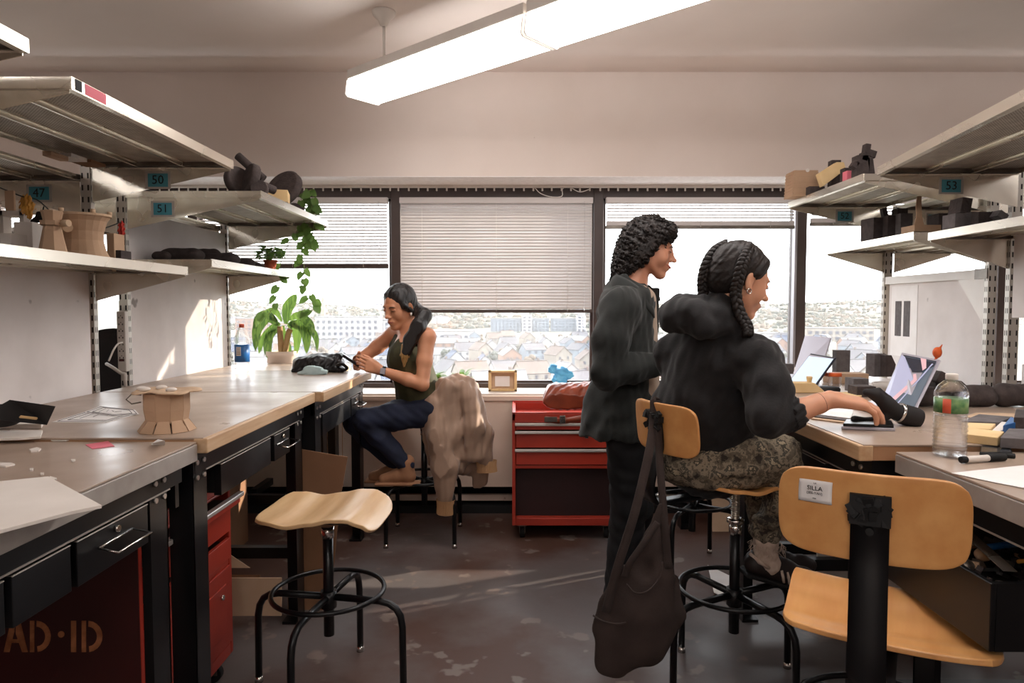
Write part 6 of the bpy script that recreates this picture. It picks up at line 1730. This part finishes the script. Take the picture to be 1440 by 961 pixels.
    J.wave(.004, 11, 7, 6, (1, .2, 0), .8); J.wave(.002, 30, 6, 7)
    J.mesh('trousers', 'camo', t)
    fr = MB()
    for k in range(70):
        a = rng.uniform(0, 2*PI); p = ar+Vector((math.cos(a)*.052, math.sin(a)*.052, -.028)); q = p+Vector((rng.uniform(-.02, .02), rng.uniform(-.01, .01), -rng.uniform(.012, .045)))
        fr.tube([p, p.lerp(q, .5)+Vector((rng.uniform(-.01, .01), 0, 0)), q], .0008, 4)
    fr.build('frayed_hem', 'sock', t)
    for i, (a, dirx) in enumerate(((ar, Vector((.94, .10, -.30))), (al, Vector((.9, .1, -.1))))):
        an = a+Vector((.0, 0, -.075))
        B = SDF(*bounds([a, an], .09), .004); B.chain([a, an, an+Vector((.012, 0, -.03))], [.044, .038, .042], .01); B.wave(.0012, 40, 5, 2, (1, 0, 0)); B.mesh('sock', 'sock', t)
        d = dirx.normalized(); hl_ = an+Vector((-.035, 0, -.030))
        B = SDF(*bounds([hl_, hl_+d*.25], .08), .0038)
        sd = Vector((-d.y, d.x, 0)).normalized(); up = sd.cross(d)*-1
        if up.z < 0: up = -up
        B.chain([hl_, hl_+d*.10, hl_+d*.19, hl_+d*.225], [.040, .041, .034, .026], .02, (tuple(sd), .95))
        B.cap(hl_+d*.02+up*.02, hl_+d*.12+up*.012, .034, .030, .02)
        B.cap(an+Vector((0, 0, .02)), an+Vector((0, 0, -.02)), .044, .040, .006, 's')
        Rm = np.array(Matrix((d, sd, up)).transposed())
        B.box(hl_+d*.095-up*.085, (.5, .3, .09), Rm, .004, .004, 's')
        sh = B.mesh('shoe', 'shoe_dark', t)
        MB().add([], []).box(hl_+d*.098-up*.040, (.275, .078, .016), Matrix((d, sd, up)).transposed()).build('sole', 'black_matte', sh, bevel=.006)
        if i == 0:
            for k in range(3):
                c0 = hl_+d*(.095+.022*k)
                P0 = c0-up*.026-sd*(.0435 if sd.y > 0 else -.0435); P1 = c0-d*.020+up*.012-sd*(.0400 if sd.y > 0 else -.0400)
                MB().tube([P0, P0.lerp(P1, .5)-sd*(.003 if sd.y > 0 else -.003), P1], .0052, 6).build('stripe', 'sock', sh)
            pq = hl_+up*.030
            MB().tube([pq+d*-.034+up*.0, pq+d*-.01-sd*.034*(1 if sd.y > 0 else -1)+up*-.012, pq+d*.03-sd*.040*(1 if sd.y > 0 else -1)+up*-.022], [.006, .008, .006], 8).build('heel_tab', 'sock', sh)
    # hair: smooth cap and two plaits
    G = SDF(*bounds([H.w((.1, 0, .15)), H.w((-.13, 0, -.13))], .05), .0032)  # cap
    H.E(G, (-.020, 0, .044), (.096, .081, .084), .02); H.E(G, (-.055, 0, .0), (.062, .074, .078), .02)
    H.C(G, (.036, -.052, .070), (.012, -.072, .026), .016, .012, .02); H.C(G, (.036, .052, .070), (.012, .072, .026), .016, .012, .02)
    H.E(G, (.118, 0, -.024), (.070, .078, .092), .012, 's')
    H.E(G, (.034, -.095, -.042), (.064, .040, .060), .01, 's'); H.E(G, (.034, .095, -.042), (.064, .040, .060), .01, 's')
    G.wave(.0012, 60, 8, 3, (.7, .3, .6), .3)
    G.mesh('hair', 'hair_dark', t)
    def plait(pts, r0, r1, n):
        P = bez(pts, n*6); b = MB()
        for s in range(3):
            L_ = []
            for i, p in enumerate(P):
                tg = (P[min(i+1, len(P)-1)]-P[max(i-1, 0)]).normalized(); u = tg.cross(Vector((0, 1, .2))).normalized(); v = tg.cross(u)
                ph = 2*PI*(i/6/2.0+s/3); rr = r0+(r1-r0)*i/len(P)
                L_.append(p+u*math.sin(ph)*rr*.75+v*math.sin(2*ph)*rr*.35)
            b.tube(L_, [(r0+(r1-r0)*i/len(P))*.72 for i in range(len(P))], 8)
        return b
    plait([H.w(p) for p in ((-.030, -.046, .104), (-.040, -.062, .092), (-.054, -.078, .062), (-.062, -.086, .024), (-.058, -.084, -.022), (-.048, -.078, -.062))]+[A(1040, 440, 2.20), A(1050, 458, 2.18), A(1052, 472, 2.17)], .0145, .014, 15).build('braid', 'hair_dark', t)
    plait([H.w(p) for p in ((-.06, .045, .105), (-.098, .038, .070), (-.118, .03, .02), (-.116, .03, -.035), (-.098, .03, -.085))], .016, .014, 9).build('braid', 'hair_dark', t)
    e = H.w((-.006, -.082, -.040)); MB().tube([e+Vector((.008*math.cos(a), .003*math.cos(a), .008*math.sin(a))) for a in [2*PI*k/12 for k in range(12)]], .0022, 6, closed=True).build('earring', 'chrome', t)
    ax = (el-wr).normalized(); c = wr+ax*.035; u = ax.orthogonal().normalized(); v = ax.cross(u)
    MB().tube([c+(u*math.cos(a)+v*math.sin(a))*.0305 for a in [2*PI*k/28 for k in range(28)]], .0022, 6, closed=True).build('hair_band', 'cart_side', t)
    return t
braided_person()

# ------------------------------------------------------------------ soft goods
def jacket():
    A = at; t = thing('jacket', 'beige bomber jacket hung over the stool back beside the windows, ribbed cuff hanging down', 'jacket', (A(645, 600, 3.95).x, 3.95, .18))
    K = SDF(*bounds([A(585, 715, 3.9), A(700, 528, 3.9)], .12), .005)
    K.chain([A(612, 566, 3.90), A(630, 543, 3.93), A(655, 542, 3.95), A(668, 570, 3.97)], [.045, .050, .050, .045], .05, ((0, 1, 0), 1.3))
    K.chain([A(648, 560, 3.96), A(655, 600, 3.97), A(650, 650, 3.97)], [.085, .11, .085], .05, ((0, 1, 0), .6))
    K.chain([A(632, 565, 3.90), A(634, 610, 3.89), A(640, 655, 3.9)], [.06, .065, .05], .04, ((0, 1, 0), .8)); K.chain([A(662, 560, 3.88), A(668, 600, 3.87), A(668, 640, 3.88)], [.05, .06, .05], .04)
    K.chain([A(608, 572, 3.86), A(614, 610, 3.83), A(624, 655, 3.82), A(627, 702, 3.84)], [.050, .060, .066, .036], .03, ((0, 1, 0), .85))
    K.chain([A(597, 562, 3.90), A(600, 600, 3.9), A(607, 650, 3.92)], [.022, .030, .030], .02)
    K.chain([A(668, 570, 3.93), A(680, 610, 3.92), A(683, 645, 3.93)], [.050, .058, .050], .03, ((0, 1, 0), .8))
    K.chain([A(672, 640, 3.98), A(676, 676, 4.0)], [.055, .040], .03, ((0, 1, 0), .5))
    K.wave(.009, 6.5, 7, 7, (.15, 0, 1), .9); K.wave(.0035, 18, 7, 9, (.4, 0, 1), .9)
    K.mesh('shell', 'jacket_beige', t)
    def rib(a, b, r, n, nm, flat_):
        m = MB(); ax = (b-a).normalized(); u = Vector((1, 0, 0)); u = (u-ax*u.dot(ax)).normalized(); v = ax.cross(u)
        ns = 72
        ring = lambda p, rr: [p+(u*math.cos(2*PI*k/ns)+v*math.sin(2*PI*k/ns)*flat_)*(rr+(.0022 if k % 2 else -.0012)) for k in range(ns)]
        vs = ring(a, r*1.02)+ring(a.lerp(b, .5), r*.96)+ring(b, r)+ring(b, r*.5)
        m.add(vs, [[i*ns+k, i*ns+(k+1) % ns, (i+1)*ns+(k+1) % ns, (i+1)*ns+k] for i in range(3) for k in range(ns)], 0, False)
        m.build(nm, 'jacket_rib', t)
    rib(A(627, 702, 3.84), A(627, 722, 3.85), .052, 0, 'cuff', .8)
    rib(A(684, 648, 3.93), A(685, 664, 3.93), .058, 0, 'hem_band', .6)
    return t
jacket()
def tote():
    A = at; Y = 2.13; t = thing('tote_bag', 'dark brown cloth tote bag hanging by its straps from the high stool back', 'bag', (A(900, 950, Y).x, Y, .19))
    K = SDF(*bounds([A(828, 965, Y), A(972, 700, Y)], .07), .0045)
    sq = ((0, 1, 0), .42)
    K.chain([A(929, 712, Y), A(922, 760, Y), A(912, 815, Y), A(905, 860, Y)], [.012, .035, .075, .100], .03, sq)
    K.chain([A(862, 880, Y), A(862, 925, Y)], [.058, .050], .03, sq); K.chain([A(905, 860, Y), A(900, 900, Y), A(868, 935, Y)], [.10, .085, .045], .03, sq)
    K.chain([A(947, 818, Y+.02), A(950, 865, Y), A(930, 890, Y)], [.024, .036, .045], .03, sq)
    K.chain([A(872, 800, Y), A(856, 850, Y), A(843, 885, Y)], [.016, .026, .026], .03, sq)
    K.ell(A(908, 800, Y-.045), (.040, .035, .055), k=.02, op='s')
    K.wave(.006, 7, 7, 3, (.3, 0, 1), .8)
    K.mesh('bag_body', 'tote_cloth', t)
    def strap(pts, w=.017):
        P = bez(pts, 40)
        def fn(u, v):
            i = min(40, int(round(u*40))); tg = (P[min(i+1, 40)]-P[max(i-1, 0)]).normalized(); s = tg.cross(Vector((0, 1, 0)))
            s = s.normalized() if s.length > .2 else Vector((1, 0, 0))
            return P[i]+s*(v-.5)*2*w
        return MB().sheet(fn, 40, 2, .004)
    top = A(920, 569, 2.275)+Vector((0, 0, .012))
    strap([A(852, 862, Y-.045), A(868, 800, Y-.03), A(893, 720, Y-.01), A(912, 640, 2.18), A(918, 600, 2.235), A(920, 575, 2.262), top, top+Vector((.012, .035, -.04))], .014).build('strap', 'tote_cloth', t)
    strap([A(940, 800, Y-.02), A(935, 740, Y-.01), A(930, 680, 2.15), A(926, 620, 2.21), A(924, 580, 2.255), top+Vector((.006, 0, .005)), top+Vector((.018, .035, -.04))], .012).build('strap', 'tote_cloth', t)
    strap([A(925, 735, Y-.03), A(905, 765, Y-.05), A(886, 792, Y-.06), A(878, 812, Y-.055)], .010).build('strap', 'tote_cloth', t)
    MB().tube(bez([A(881, 822, Y-.06), A(893, 834, Y-.075), A(910, 832, Y-.078), A(926, 815, Y-.062), A(932, 790, Y-.045)], 20), .0028, 6).build('pocket_rim', 'tote_cloth', t)
    MB().tube(bez([A(834, 866, Y-.03), A(850, 875, Y-.05), A(868, 878, Y-.058), A(880, 876, Y-.05)], 16), .003, 6).build('pocket_rim', 'tote_cloth', t)
    return t
tote()
A = at
lbg = thing('leather_bag', 'glossy brown leather bag slumped on top of the red cart under the window', 'bag', (A(805, 575, 4.1).x, 4.12, .76))
K = SDF(*bounds([A(760, 580, 4.12), A(860, 540, 4.12)], .10), .005)
ztp = .765
K.chain([Vector((A(782, 570, 4.12).x, 4.12, ztp+.075)), Vector((A(845, 560, 4.12).x, 4.14, ztp+.080))], [.075, .085], .04, ((0, 1, 0), 1.4))
K.ell((A(800, 560, 4.1).x, 4.05, ztp+.045), (.16, .09, .045), k=.03)
K.box((A(800, 560, 4.1).x, 4.12, ztp-.06), (.7, .6, .12), None, .003, .006, 's')
K.wave(.007, 8, 7, 4, (1, .2, 0), .9); K.wave(.003, 22, 6, 8)
K.mesh('bag_body', 'leather_brown', lbg)
MB().sheet(lambda u, v: (A(768, 0, 3.96).x+.30*u, 3.945-.006*math.sin(u*9), .742-.034*v-.012*math.sin(u*5)), 20, 2, .004).build('strap', 'leather_brown', lbg)
MB().sheet(lambda u, v: (A(824, 0, 3.94).x+.026*v, 3.93, .735-.12*u), 8, 2, .004).build('strap', 'leather_brown', lbg)
MB().box((A(793, 0, 3.94).x, 3.935, .722), (.035, .006, .045)).build('buckle', 'chrome', lbg, bevel=.002)
MB().box((A(776, 0, 3.94).x, 3.938, .722), (.075, .005, .030)).build('clasp_plate', 'galv_dark', lbg, bevel=.002)
MB().box((A(828, 0, 3.93).x, 3.925, .625), (.022, .006, .022)).build('buckle', 'chrome', lbg, bevel=.002)
bk = thing('handbag', 'shiny black bag with folds lying at the window end of the left benches', 'bag', (A(442, 518, 4.0).x, 4.0, ZB))
K = SDF(*bounds([A(405, 520, 4.0), A(480, 490, 4.0)], .08), .004)
cx = A(442, 0, 4.0).x
K.box((cx, 4.02, ZB+.012), (.30, .16, .022), None, .008, .01)
K.box((cx-.01, 4.02, ZB+.045), (.26, .13, .06), None, .016, .02); K.chain([Vector((cx-.12, 4.02, ZB+.045)), Vector((cx, 4.0, ZB+.058)), Vector((cx+.10, 4.03, ZB+.050))], [.034, .040, .028], .03, ((0, 1, 0), 1.8))
K.chain([Vector((cx-.05, 4.05, ZB+.085)), Vector((cx+.13, 4.02, ZB+.098))], [.014, .012], .02, ((0, 1, 0), 2.5))
K.wave(.0035, 12, 7, 14, (1, .3, 0), .9); K.wave(.0015, 30, 6, 8)
K.mesh('bag_body', 'shiny_black', bk)
MB().tube(bez([(cx+.10, 3.97, ZB+.03), (cx+.15, 3.93, ZB+.05), (cx+.17, 3.96, ZB+.02), (cx+.13, 3.92, ZB+.01)], 14), .009, 8).build('strap', 'black_cloth', bk)
K = SDF(*bounds([A(424, 530, 3.85), A(460, 512, 3.85)], .04), .003)
mc = A(440, 523, 3.82); mc.z = ZB+.022
K.ell(mc, (.055, .04, .024), k=.01); K.ell(mc+Vector((.05, 0, -.008)), (.03, .03, .012), k=.01); K.ell(mc+Vector((-.055, -.01, -.014)), (.025, .02, .008), k=.01)
K.wave(.004, 26, 7, 4, (1, 0, .3), .8, None, None, True)
tag(K.mesh('face_mask', 'mask_blue'), 'crumpled pale blue face mask lying in front of the black bag', 'face mask')
# ------------------------------------------------------------------ plants
def leaf(mb, base, d, n, L, W, curl=.3, heart=False, nseg=8, mi=0, fold=.15):
    d = Vector(d).normalized(); n = Vector(n); n = (n-d*n.dot(d)).normalized(); s = d.cross(n)
    vs = []
    for i in range(nseg+1):
        t = i/nseg
        if heart: w_ = W*(math.sin(PI*min(1, (t*.86+.14))**.8)**.75 if t < 1 else 0)*(1.0 if t > .05 else .8)
        else: w_ = W*math.sin(PI*(t*.94+.06))**.8 if t < 1 else 0
        a = curl*t
        c = Vector(base)+d*(L*math.sin(a)/(curl or 1e-3) if curl else L*t)-n*(L*(1-math.cos(a))/(curl or 1e-3) if curl else 0)
        for k, q in enumerate((-1, 0, 1)):
            back = -.12*L if (heart and i == 0 and q != 0) else 0
            vs.append(c+s*w_*q*.5+n*(abs(q)*w_*fold)+d*back)
    fs = []
    for i in range(nseg):
        for k in range(2): fs.append((i*3+k, (i+1)*3+k, (i+1)*3+k+1, i*3+k+1))
    mb.add(vs, fs, mi, True)
rng = random.Random(21)
A = at
# corn plant on the sill
pz = ZS+.0125
cpt = Vector((A(397, 500, 4.70).x, 4.70, pz))
t = thing('potted_corn_plant', 'potted plant with a thick cane and long drooping striped leaves at the left window', 'potted plant', cpt)
MB().lathe([(0, 0), (.085, 0), (.10, .235), (.108, .24), (.108, .27), (.098, .27), (.095, .24), (0, .24)], cpt, 28).build('pot', 'heater_paint', t)
top = A(397, 455, 4.70)
for dx, hh in ((-.01, 0), (.035, -.02)):
    MB().tube(bez([cpt+Vector((dx*.3, 0, .22)), cpt+Vector((dx*1.2, 0, .38)), top+Vector((dx*1.6, 0, -.02+hh))], 8), [.021-.0003*k for k in range(9)], 12).build('cane', 'stem_cane', t)
specs = [((357, 470), 1.9, .34), ((372, 480), 2.4, .40), ((385, 488), 2.5, .33), ((363, 445), 1.2, .30), ((418, 430), .35, .30), ((410, 420), .1, .26), ((428, 480), 2.3, .38), ((441, 474), 2.0, .38), ((421, 488), 2.6, .34), ((437, 450), 1.3, .28), ((452, 478), 1.7, .34), ((404, 492), 2.7, .30), ((376, 440), .9, .26)]
for i, ((px, py), curl, L) in enumerate(specs):
    tip = A(px, py, 4.70+rng.uniform(-.16, .10)); dirv = tip-top; hd = Vector((dirv.x, dirv.y, 0))
    hd = hd.normalized() if hd.length > .01 else Vector((1, 0, 0))
    d = (hd*.75+Vector((0, 0, .8 if curl > 1 else 1.6))).normalized(); n = (Vector((0, 0, 1))*.6-hd*.5)
    pass
def leafpath(pts, W, yaw=0.0, n=14):
    P = bez(pts, n); vs = []
    for i, p in enumerate(P):
        tg = (P[min(i+1, n)]-P[max(i-1, 0)]).normalized(); s = tg.cross(Vector((math.sin(yaw), -math.cos(yaw), .15)))
        s = s.normalized() if s.length > .05 else Vector((1, 0, 0)); f = tg.cross(s)
        q = i/n; w_ = W*.5*(math.sin(PI*(q*.93+.05))**.7 if q < .999 else .02)
        for k in (-1, 0, 1): vs.append(p+s*w_*k+f*abs(k)*w_*.35)
    return vs, [(i*3+k, (i+1)*3+k, (i+1)*3+k+1, i*3+k+1) for i in range(n) for k in range(2)]
for i, (pp_, W) in enumerate((([(392, 457), (376, 447), (362, 462), (359, 494)], .075), ([(392, 462), (378, 472), (375, 492), (383, 511)], .070), ([(390, 452), (376, 442), (364, 448), (357, 462)], .060), ([(402, 456), (404, 436), (410, 424), (417, 414)], .075),
        ([(404, 458), (412, 458), (416, 476), (415, 502)], .085), ([(406, 456), (422, 456), (430, 472), (431, 498)], .075), ([(406, 450), (420, 444), (436, 456), (441, 474)], .060), ([(408, 458), (432, 462), (443, 474), (446, 494)], .050),
        ([(396, 452), (386, 438), (374, 440), (366, 448)], .050), ([(398, 458), (398, 474), (404, 488), (408, 500)], .055), ([(394, 455), (384, 460), (368, 478), (364, 498)], .055))):
    dy = rng.uniform(-.12, .05)
    vs, fs = leafpath([A(x, y, 4.70+dy*j/3) for j, (x, y) in enumerate(pp_)], W, rng.uniform(-.5, .5))
    MB().add(vs, fs, 0, True).build('leaf', 'leaf_stripe', t)
# pothos trailing from shelf 51
def vine_leaves(mb, P, n, size=.05, jitter=.6):
    for k in range(n):
        i = int((k+.5)/n*(len(P)-1)); p = P[i]
        a = rng.uniform(0, 2*PI); d = Vector((math.cos(a)*.6, -.3+math.sin(a)*.3, rng.uniform(-1, -.2)))
        st = p+Vector((math.cos(a)*.02, -.01, rng.uniform(-.01, .01)))
        mb.tube([p, st], .0012, 4, mi=1)
        leaf(mb, st, d, Vector((rng.uniform(-.4, .4), -1, .4)), size*rng.uniform(.8, 1.2), size*.85*rng.uniform(.8, 1.1), rng.uniform(.1, .6), True, 6)
Yp = 4.40
t = thing('trailing_pothos', 'trailing pothos hanging in long strands from the window end of shelf 51', 'plant', (A(425, 285, Yp).x, Yp, 1.93))
pp = Vector((A(424, 300, Yp).x-.02, Yp-.02, 1.932))
MB().lathe([(0, 0), (.035, 0), (.045, .075), (.041, .075), (.038, .06), (0, .06)], pp, 20).build('pot', 'foam_dark', t)
strands = [[(426, 275), (440, 268), (437, 300), (432, 330), (424, 352), (428, 378), (427, 400), (437, 420), (440, 436), (425, 441)],
           [(423, 280), (430, 300), (418, 325), (405, 345), (392, 380), (396, 400), (388, 425), (374, 446), (370, 436)],
           [(424, 278), (437, 290), (441, 310), (438, 335), (428, 345)]]
for si, s in enumerate(strands):
    P = bez([A(x, y, Yp+rng.uniform(-.05, .05)) for x, y in s], 60)
    MB().tube(P, .0022, 5).build('vine', 'stem_green', t)
    for (a0, a1, cnt) in (((0, 60, 26), (0, 60, 16), (0, 60, 14))[si],):
        mb = MB(); vine_leaves(mb, P[a0:a1+1], cnt, .062 if si != 1 else .056)
        o = mb.build('strand_leaves', ['leaf', 'stem_green'], t); o['kind'] = 'stuff'
# small terracotta pot
tc = Vector((A(382, 375, 4.36).x, 4.34, 1.606))
t = thing('potted_herb', 'small bushy plant in a terracotta pot at the end of the lower left shelf', 'potted plant', tc)
MB().lathe([(0, 0), (.040, 0), (.040, .006), (.030, .008), (.038, .052), (.043, .052), (.043, .066), (.037, .066), (0, .058)], tc, 24).build('pot', 'terracotta', t)
mb = MB()
for k in range(70):
    a = rng.uniform(0, 2*PI); e = rng.uniform(.05, 1.3); r = rng.uniform(.035, .095)
    p = tc+Vector((math.cos(a)*math.cos(e)*r, math.sin(a)*math.cos(e)*r, .075+math.sin(e)*r*.95))
    leaf(mb, p, Vector((math.cos(a), math.sin(a), rng.uniform(-.6, .5))), Vector((0, -.5, 1)), .04, .034, .5, True, 5)
    if k % 3 == 0: mb.tube([tc+Vector((0, 0, .06)), p], .0012, 4, mi=1)
mb.build('foliage', ['leaf', 'stem_green'], t)['kind'] = 'stuff'
# two little sill plants
for (px, lab, hh) in ((650, 'small pale-leaved plant in a terracotta pot on the sill behind the beige jacket', .10), (612, 'low green plant on the sill behind the seated person', .08)):
    c = Vector((A(px, 540, 4.72).x, 4.72, pz)); t = thing('sill_plant', lab, 'potted plant', c)
    MB().lathe([(0, 0), (.045, 0), (.06, .055), (.052, .055), (0, .045)], c, 20).build('pot', 'terracotta', t)
    mb = MB()
    for k in range(22):
        a = rng.uniform(0, 2*PI); leaf(mb, c+Vector((math.cos(a)*.015, math.sin(a)*.015, .05+rng.uniform(0, .05))), Vector((math.cos(a), math.sin(a), rng.uniform(.2, 1.4))), Vector((0, 0, 1)), hh, .035, .8, False, 6)
    mb.build('foliage', 'leaf', t)['kind'] = 'stuff'
# ------------------------------------------------------------------ the town far below the windows
GZ = -30.0
mat('town_ground', (96, 92, 86), (84, 86, 76), scale=.02, detail=8, rough=.95)
for i, c in enumerate(((112, 110, 112), (88, 86, 90), (66, 74, 92), (98, 86, 80))): mat('roof_%d' % i, c, tuple(int(v*.9) for v in c), scale=.4, rough=.9)
for i, c in enumerate(((164, 162, 162), (136, 128, 120), (118, 126, 136), (140, 112, 98))): mat('siding_%d' % i, c, tuple(int(v*.93) for v in c), scale=.4, rough=.9)
mat('town_glass', (60, 64, 76), rough=.3)
for i, c in enumerate(((92, 90, 80), (108, 96, 84), (82, 86, 80))): mat('tree_%d' % i, c, tuple(int(v*.75) for v in c), scale=.3, detail=6, rough=1.0)
struct(MB().bb(-1500, 1700, 20, 3200, GZ-1, GZ), 'ground', 'town_ground')
def ridge(u, v):
    x = -1500+3300*u; y = 900+1600*v
    return (x, y, GZ-2+(56*math.sin(min(1, v*1.5)*PI/2))*(.72+.18*math.sin(x*.006+1)+.10*math.sin(x*.017)+.05*math.sin(x*.05+y*.01)))
struct(MB().sheet(ridge, 120, 16, 0), 'hills', 'tree_0')
rng = random.Random(77)
def house(label, L, W2, H, rh, rm, wm):
    t = thing('house', label, 'house', (0, 0, 0), 'houses in the town below the windows')
    b = MB().bb(-L/2, L/2, -W2/2, W2/2, 0, H)
    b.prism([(-W2/2, H), (W2/2, H), (0, H+rh)], -L/2, L/2, 'x')
    w = b
    for fl in range(int(H//2.9)):
        for k in range(3):
            x = -L/2+L*(k+.5)/3; w.bb(x-.6, x+.6, -W2/2-.05, -W2/2, 1.0+fl*2.9, 2.4+fl*2.9, 1)
        for k in range(2):
            y = -W2/4+k*W2/2; w.bb(-L/2-.05, -L/2, y-.5, y+.5, 1.0+fl*2.9, 2.4+fl*2.9, 1); w.bb(L/2, L/2+.05, y-.5, y+.5, 1.0+fl*2.9, 2.4+fl*2.9, 1)
    b.build('walls', [wm, 'town_glass'], t)
    r = MB(); sl = math.hypot(W2/2, rh); a = math.atan2(rh, W2/2)
    for s in (-1, 1): r.box((0, s*W2/4, H+rh/2+.15), (L+.8, sl+.7, .25), rotm(-s*a, 0, 0))
    r.build('roof', rm, t)
    MB().bb(L*.2, L*.2+.8, -.4, .4, H, H+rh+1.2).build('chimney', 'roof_3', t)
    return t
protos = []
names = ['pale house with light grey roof in the town below', 'house with mid grey roof in the town below', 'house with dark blue-grey roof in the town below', 'tan-walled house with brownish roof in the town below']
specs = [(13, 9, 6.2, 3.6, 0, 0), (12, 8.5, 8.8, 3.2, 1, 2), (14, 9.5, 6.2, 4.4, 2, 0), (11, 9, 8.8, 3.8, 3, 1), (16, 9, 8.8, 3.4, 0, 3), (12, 10, 6.2, 4.6, 1, 0)]
for i, s in enumerate(specs): protos.append(house(names[s[4]], s[0], s[1], s[2], s[3], 'roof_%d' % s[4], 'siding_%d' % s[5]))
used = [False]*6; cnt = 0; cells = []
y = 205.0
while y < 560:
    x = -.46*y
    while x < .60*y:
        cells.append((x+rng.uniform(-3, 3), y+rng.uniform(-4, 4))); x += 20+y*.014
    y += 24+y*.03
rng.shuffle(cells); cells = cells[:185]
gaps = []
for (x, y) in cells:
    if rng.random() < .08: gaps.append((x, y)); continue
    k = rng.randrange(6)
    o = protos[k] if not used[k] else copy_tree(protos[k]); used[k] = True
    o.location = (x, y, GZ); o.rotation_euler = (0, 0, rng.choice([0, PI/2])+rng.uniform(-.25, .25)+.3)
def block(label, px0, px1, Y, h, m, floors, bays, depth=16, name='apartment_block', top=None, group=None, cat='building', rz=0):
    x0 = (px0-724)*Y/F; x1 = (px1-724)*Y/F; L = x1-x0
    t = thing(name, label, cat, ((x0+x1)/2, Y, GZ), group)
    MB().bb(x0, x1, Y, Y+depth, GZ, GZ+h).build('walls', m, t)
    MB().bb(x0-.5, x1+.5, Y-.5, Y+depth+.5, GZ+h, GZ+h+.8).build('roof', 'roof_0', t)
    fh = (h-1.5)/floors; bw = L/bays
    for r in range(floors):
        b = MB()
        for c in range(bays):
            xx = x0+bw*(c+.5); b.bb(xx-bw*.28, xx+bw*.28, Y-.12, Y, GZ+1.2+r*fh, GZ+1.2+r*fh+fh*.58)
        b.build('window_band', 'town_glass', t)
    return t
GB = 'large buildings across the town'
block('white five-storey apartment block between the plants and the seated person', 443, 532, 520, 24, 'siding_0', 5, 11, group=GB)
block('white apartment wing right of the large white block', 534, 566, 560, 21, 'siding_0', 5, 5, group=GB)
block('long low dark office building with pale towers, under the middle blind', 690, 772, 900, 17, 'siding_2', 4, 16, group=GB)
block('pale tower standing before the dark office building, left of two', 734, 748, 880, 22, 'siding_0', 5, 2, group=GB)
block('long dark office building at the right of the middle window', 775, 824, 905, 17, 'siding_2', 4, 10, group=GB)
block('pale tower before the dark office building, right of two', 812, 824, 885, 22, 'siding_0', 5, 2, group=GB)
block('flat white warehouse behind the ponytail', 600, 668, 640, 9, 'siding_0', 1, 8, 40, 'warehouse', group=GB)
block('wide pale warehouse low in the middle window', 612, 672, 480, 8, 'siding_1', 1, 9, 30, 'warehouse', group=GB)
block('reddish brick block at the left edge of the left window', 331, 362, 700, 20, 'siding_3', 5, 4, group=GB)
block('pinkish mill building left of the plants', 366, 440, 760, 14, 'siding_3', 4, 9, group=GB)
block('pale flat building behind the standing person', 845, 905, 620, 14, 'siding_0', 3, 8, group=GB)
block('low white building right of the braided person', 1070, 1110, 560, 10, 'siding_0', 2, 5, group=GB)
block('pale building in the right window by the laptops', 1135, 1230, 640, 12, 'siding_1', 2, 10, group=GB)
ch = MB().tube([((455-724)*700/F, 700, GZ), ((455-724)*700/F, 700, GZ+42)], [2.6, 1.8], 12)
tag(ch.build('chimney_stack', 'siding_3'), 'tall thin brick chimney stack on the skyline left of the seated person', 'chimney')
hp = None
for k in range(44):
    Y = rng.uniform(980, 1700); x = rng.uniform(-.42, .55)*Y; v = (Y-900)/1600; z = ridge((x+1500)/3300, v)[2]
    if hp is None:
        hp = MB().bb(-8, 8, -5, 5, -3, 7).prism([(-5, 7), (5, 7), (0, 10)], -8, 8, 'x', 1).build('hill_house', ['siding_0', 'roof_1'])
        tag(hp, 'tiny pale house on the wooded hills at the skyline', 'house', 'houses on the hills'); o = hp; off = hp.location.copy()
    else: o = hp.copy(); COL.objects.link(o)
    o.location = (x, Y, z); o.rotation_euler = (0, 0, rng.uniform(0, 3))
# trees: crowns between the houses and the woods on the hills
tr = None; protos_t = []
for i in range(3):
    b = MB()
    for k in range(26):
        a = rng.uniform(0, 2*PI); r = rng.uniform(0, 3.2); z = rng.uniform(3.5, 9.5)
        b.ell((r*math.cos(a), r*math.sin(a), z), (rng.uniform(1.1, 2.0),)*3, n=7, m=5)
    t = thing('tree', ('dull green', 'rust-coloured', 'dark green')[i]+' autumn tree between the houses below', 'tree', (0, 0, 0), 'trees between the houses')
    b.build('crown', 'tree_%d' % i, t); MB().cyl((0, 0, 0), (0, 0, 5), .4, n=8).build('trunk', 'tree_2', t); protos_t.append([t, False])
for k in range(90):
    Y = rng.uniform(200, 620); x = rng.uniform(-.44, .58)*Y; i = rng.randrange(3)
    o = protos_t[i][0] if not protos_t[i][1] else copy_tree(protos_t[i][0]); protos_t[i][1] = True
    o.location = (x, Y, GZ); o.rotation_euler = (0, 0, rng.uniform(0, 6)); s = rng.uniform(.6, 1.0); o.scale = (s, s, s)
for i in range(3):
    b = MB()
    for k in range(2000):
        v = rng.random()**1.2; Y = 960+v*1500 if k > 50 else rng.uniform(600, 950); x = rng.uniform(-.46, .60)*Y; z = GZ if Y < 905 else ridge((x+1500)/3300, (Y-900)/1600)[2]
        s = rng.uniform(2.2, 4.6)*(1 if Y > 950 else .8); b.ell((x, Y, z+s*.2), (s*rng.uniform(.9, 1.7), s, s*rng.uniform(.7, 1.2)), rotm(rng.uniform(-.5, .5), rng.uniform(-.5, .5), 0), n=5, m=3)
    tag(b.build('woodland', 'tree_%d' % i), ('dull green', 'rust-coloured', 'dark green')[i]+' woods covering the far hills', 'trees', kind='stuff')
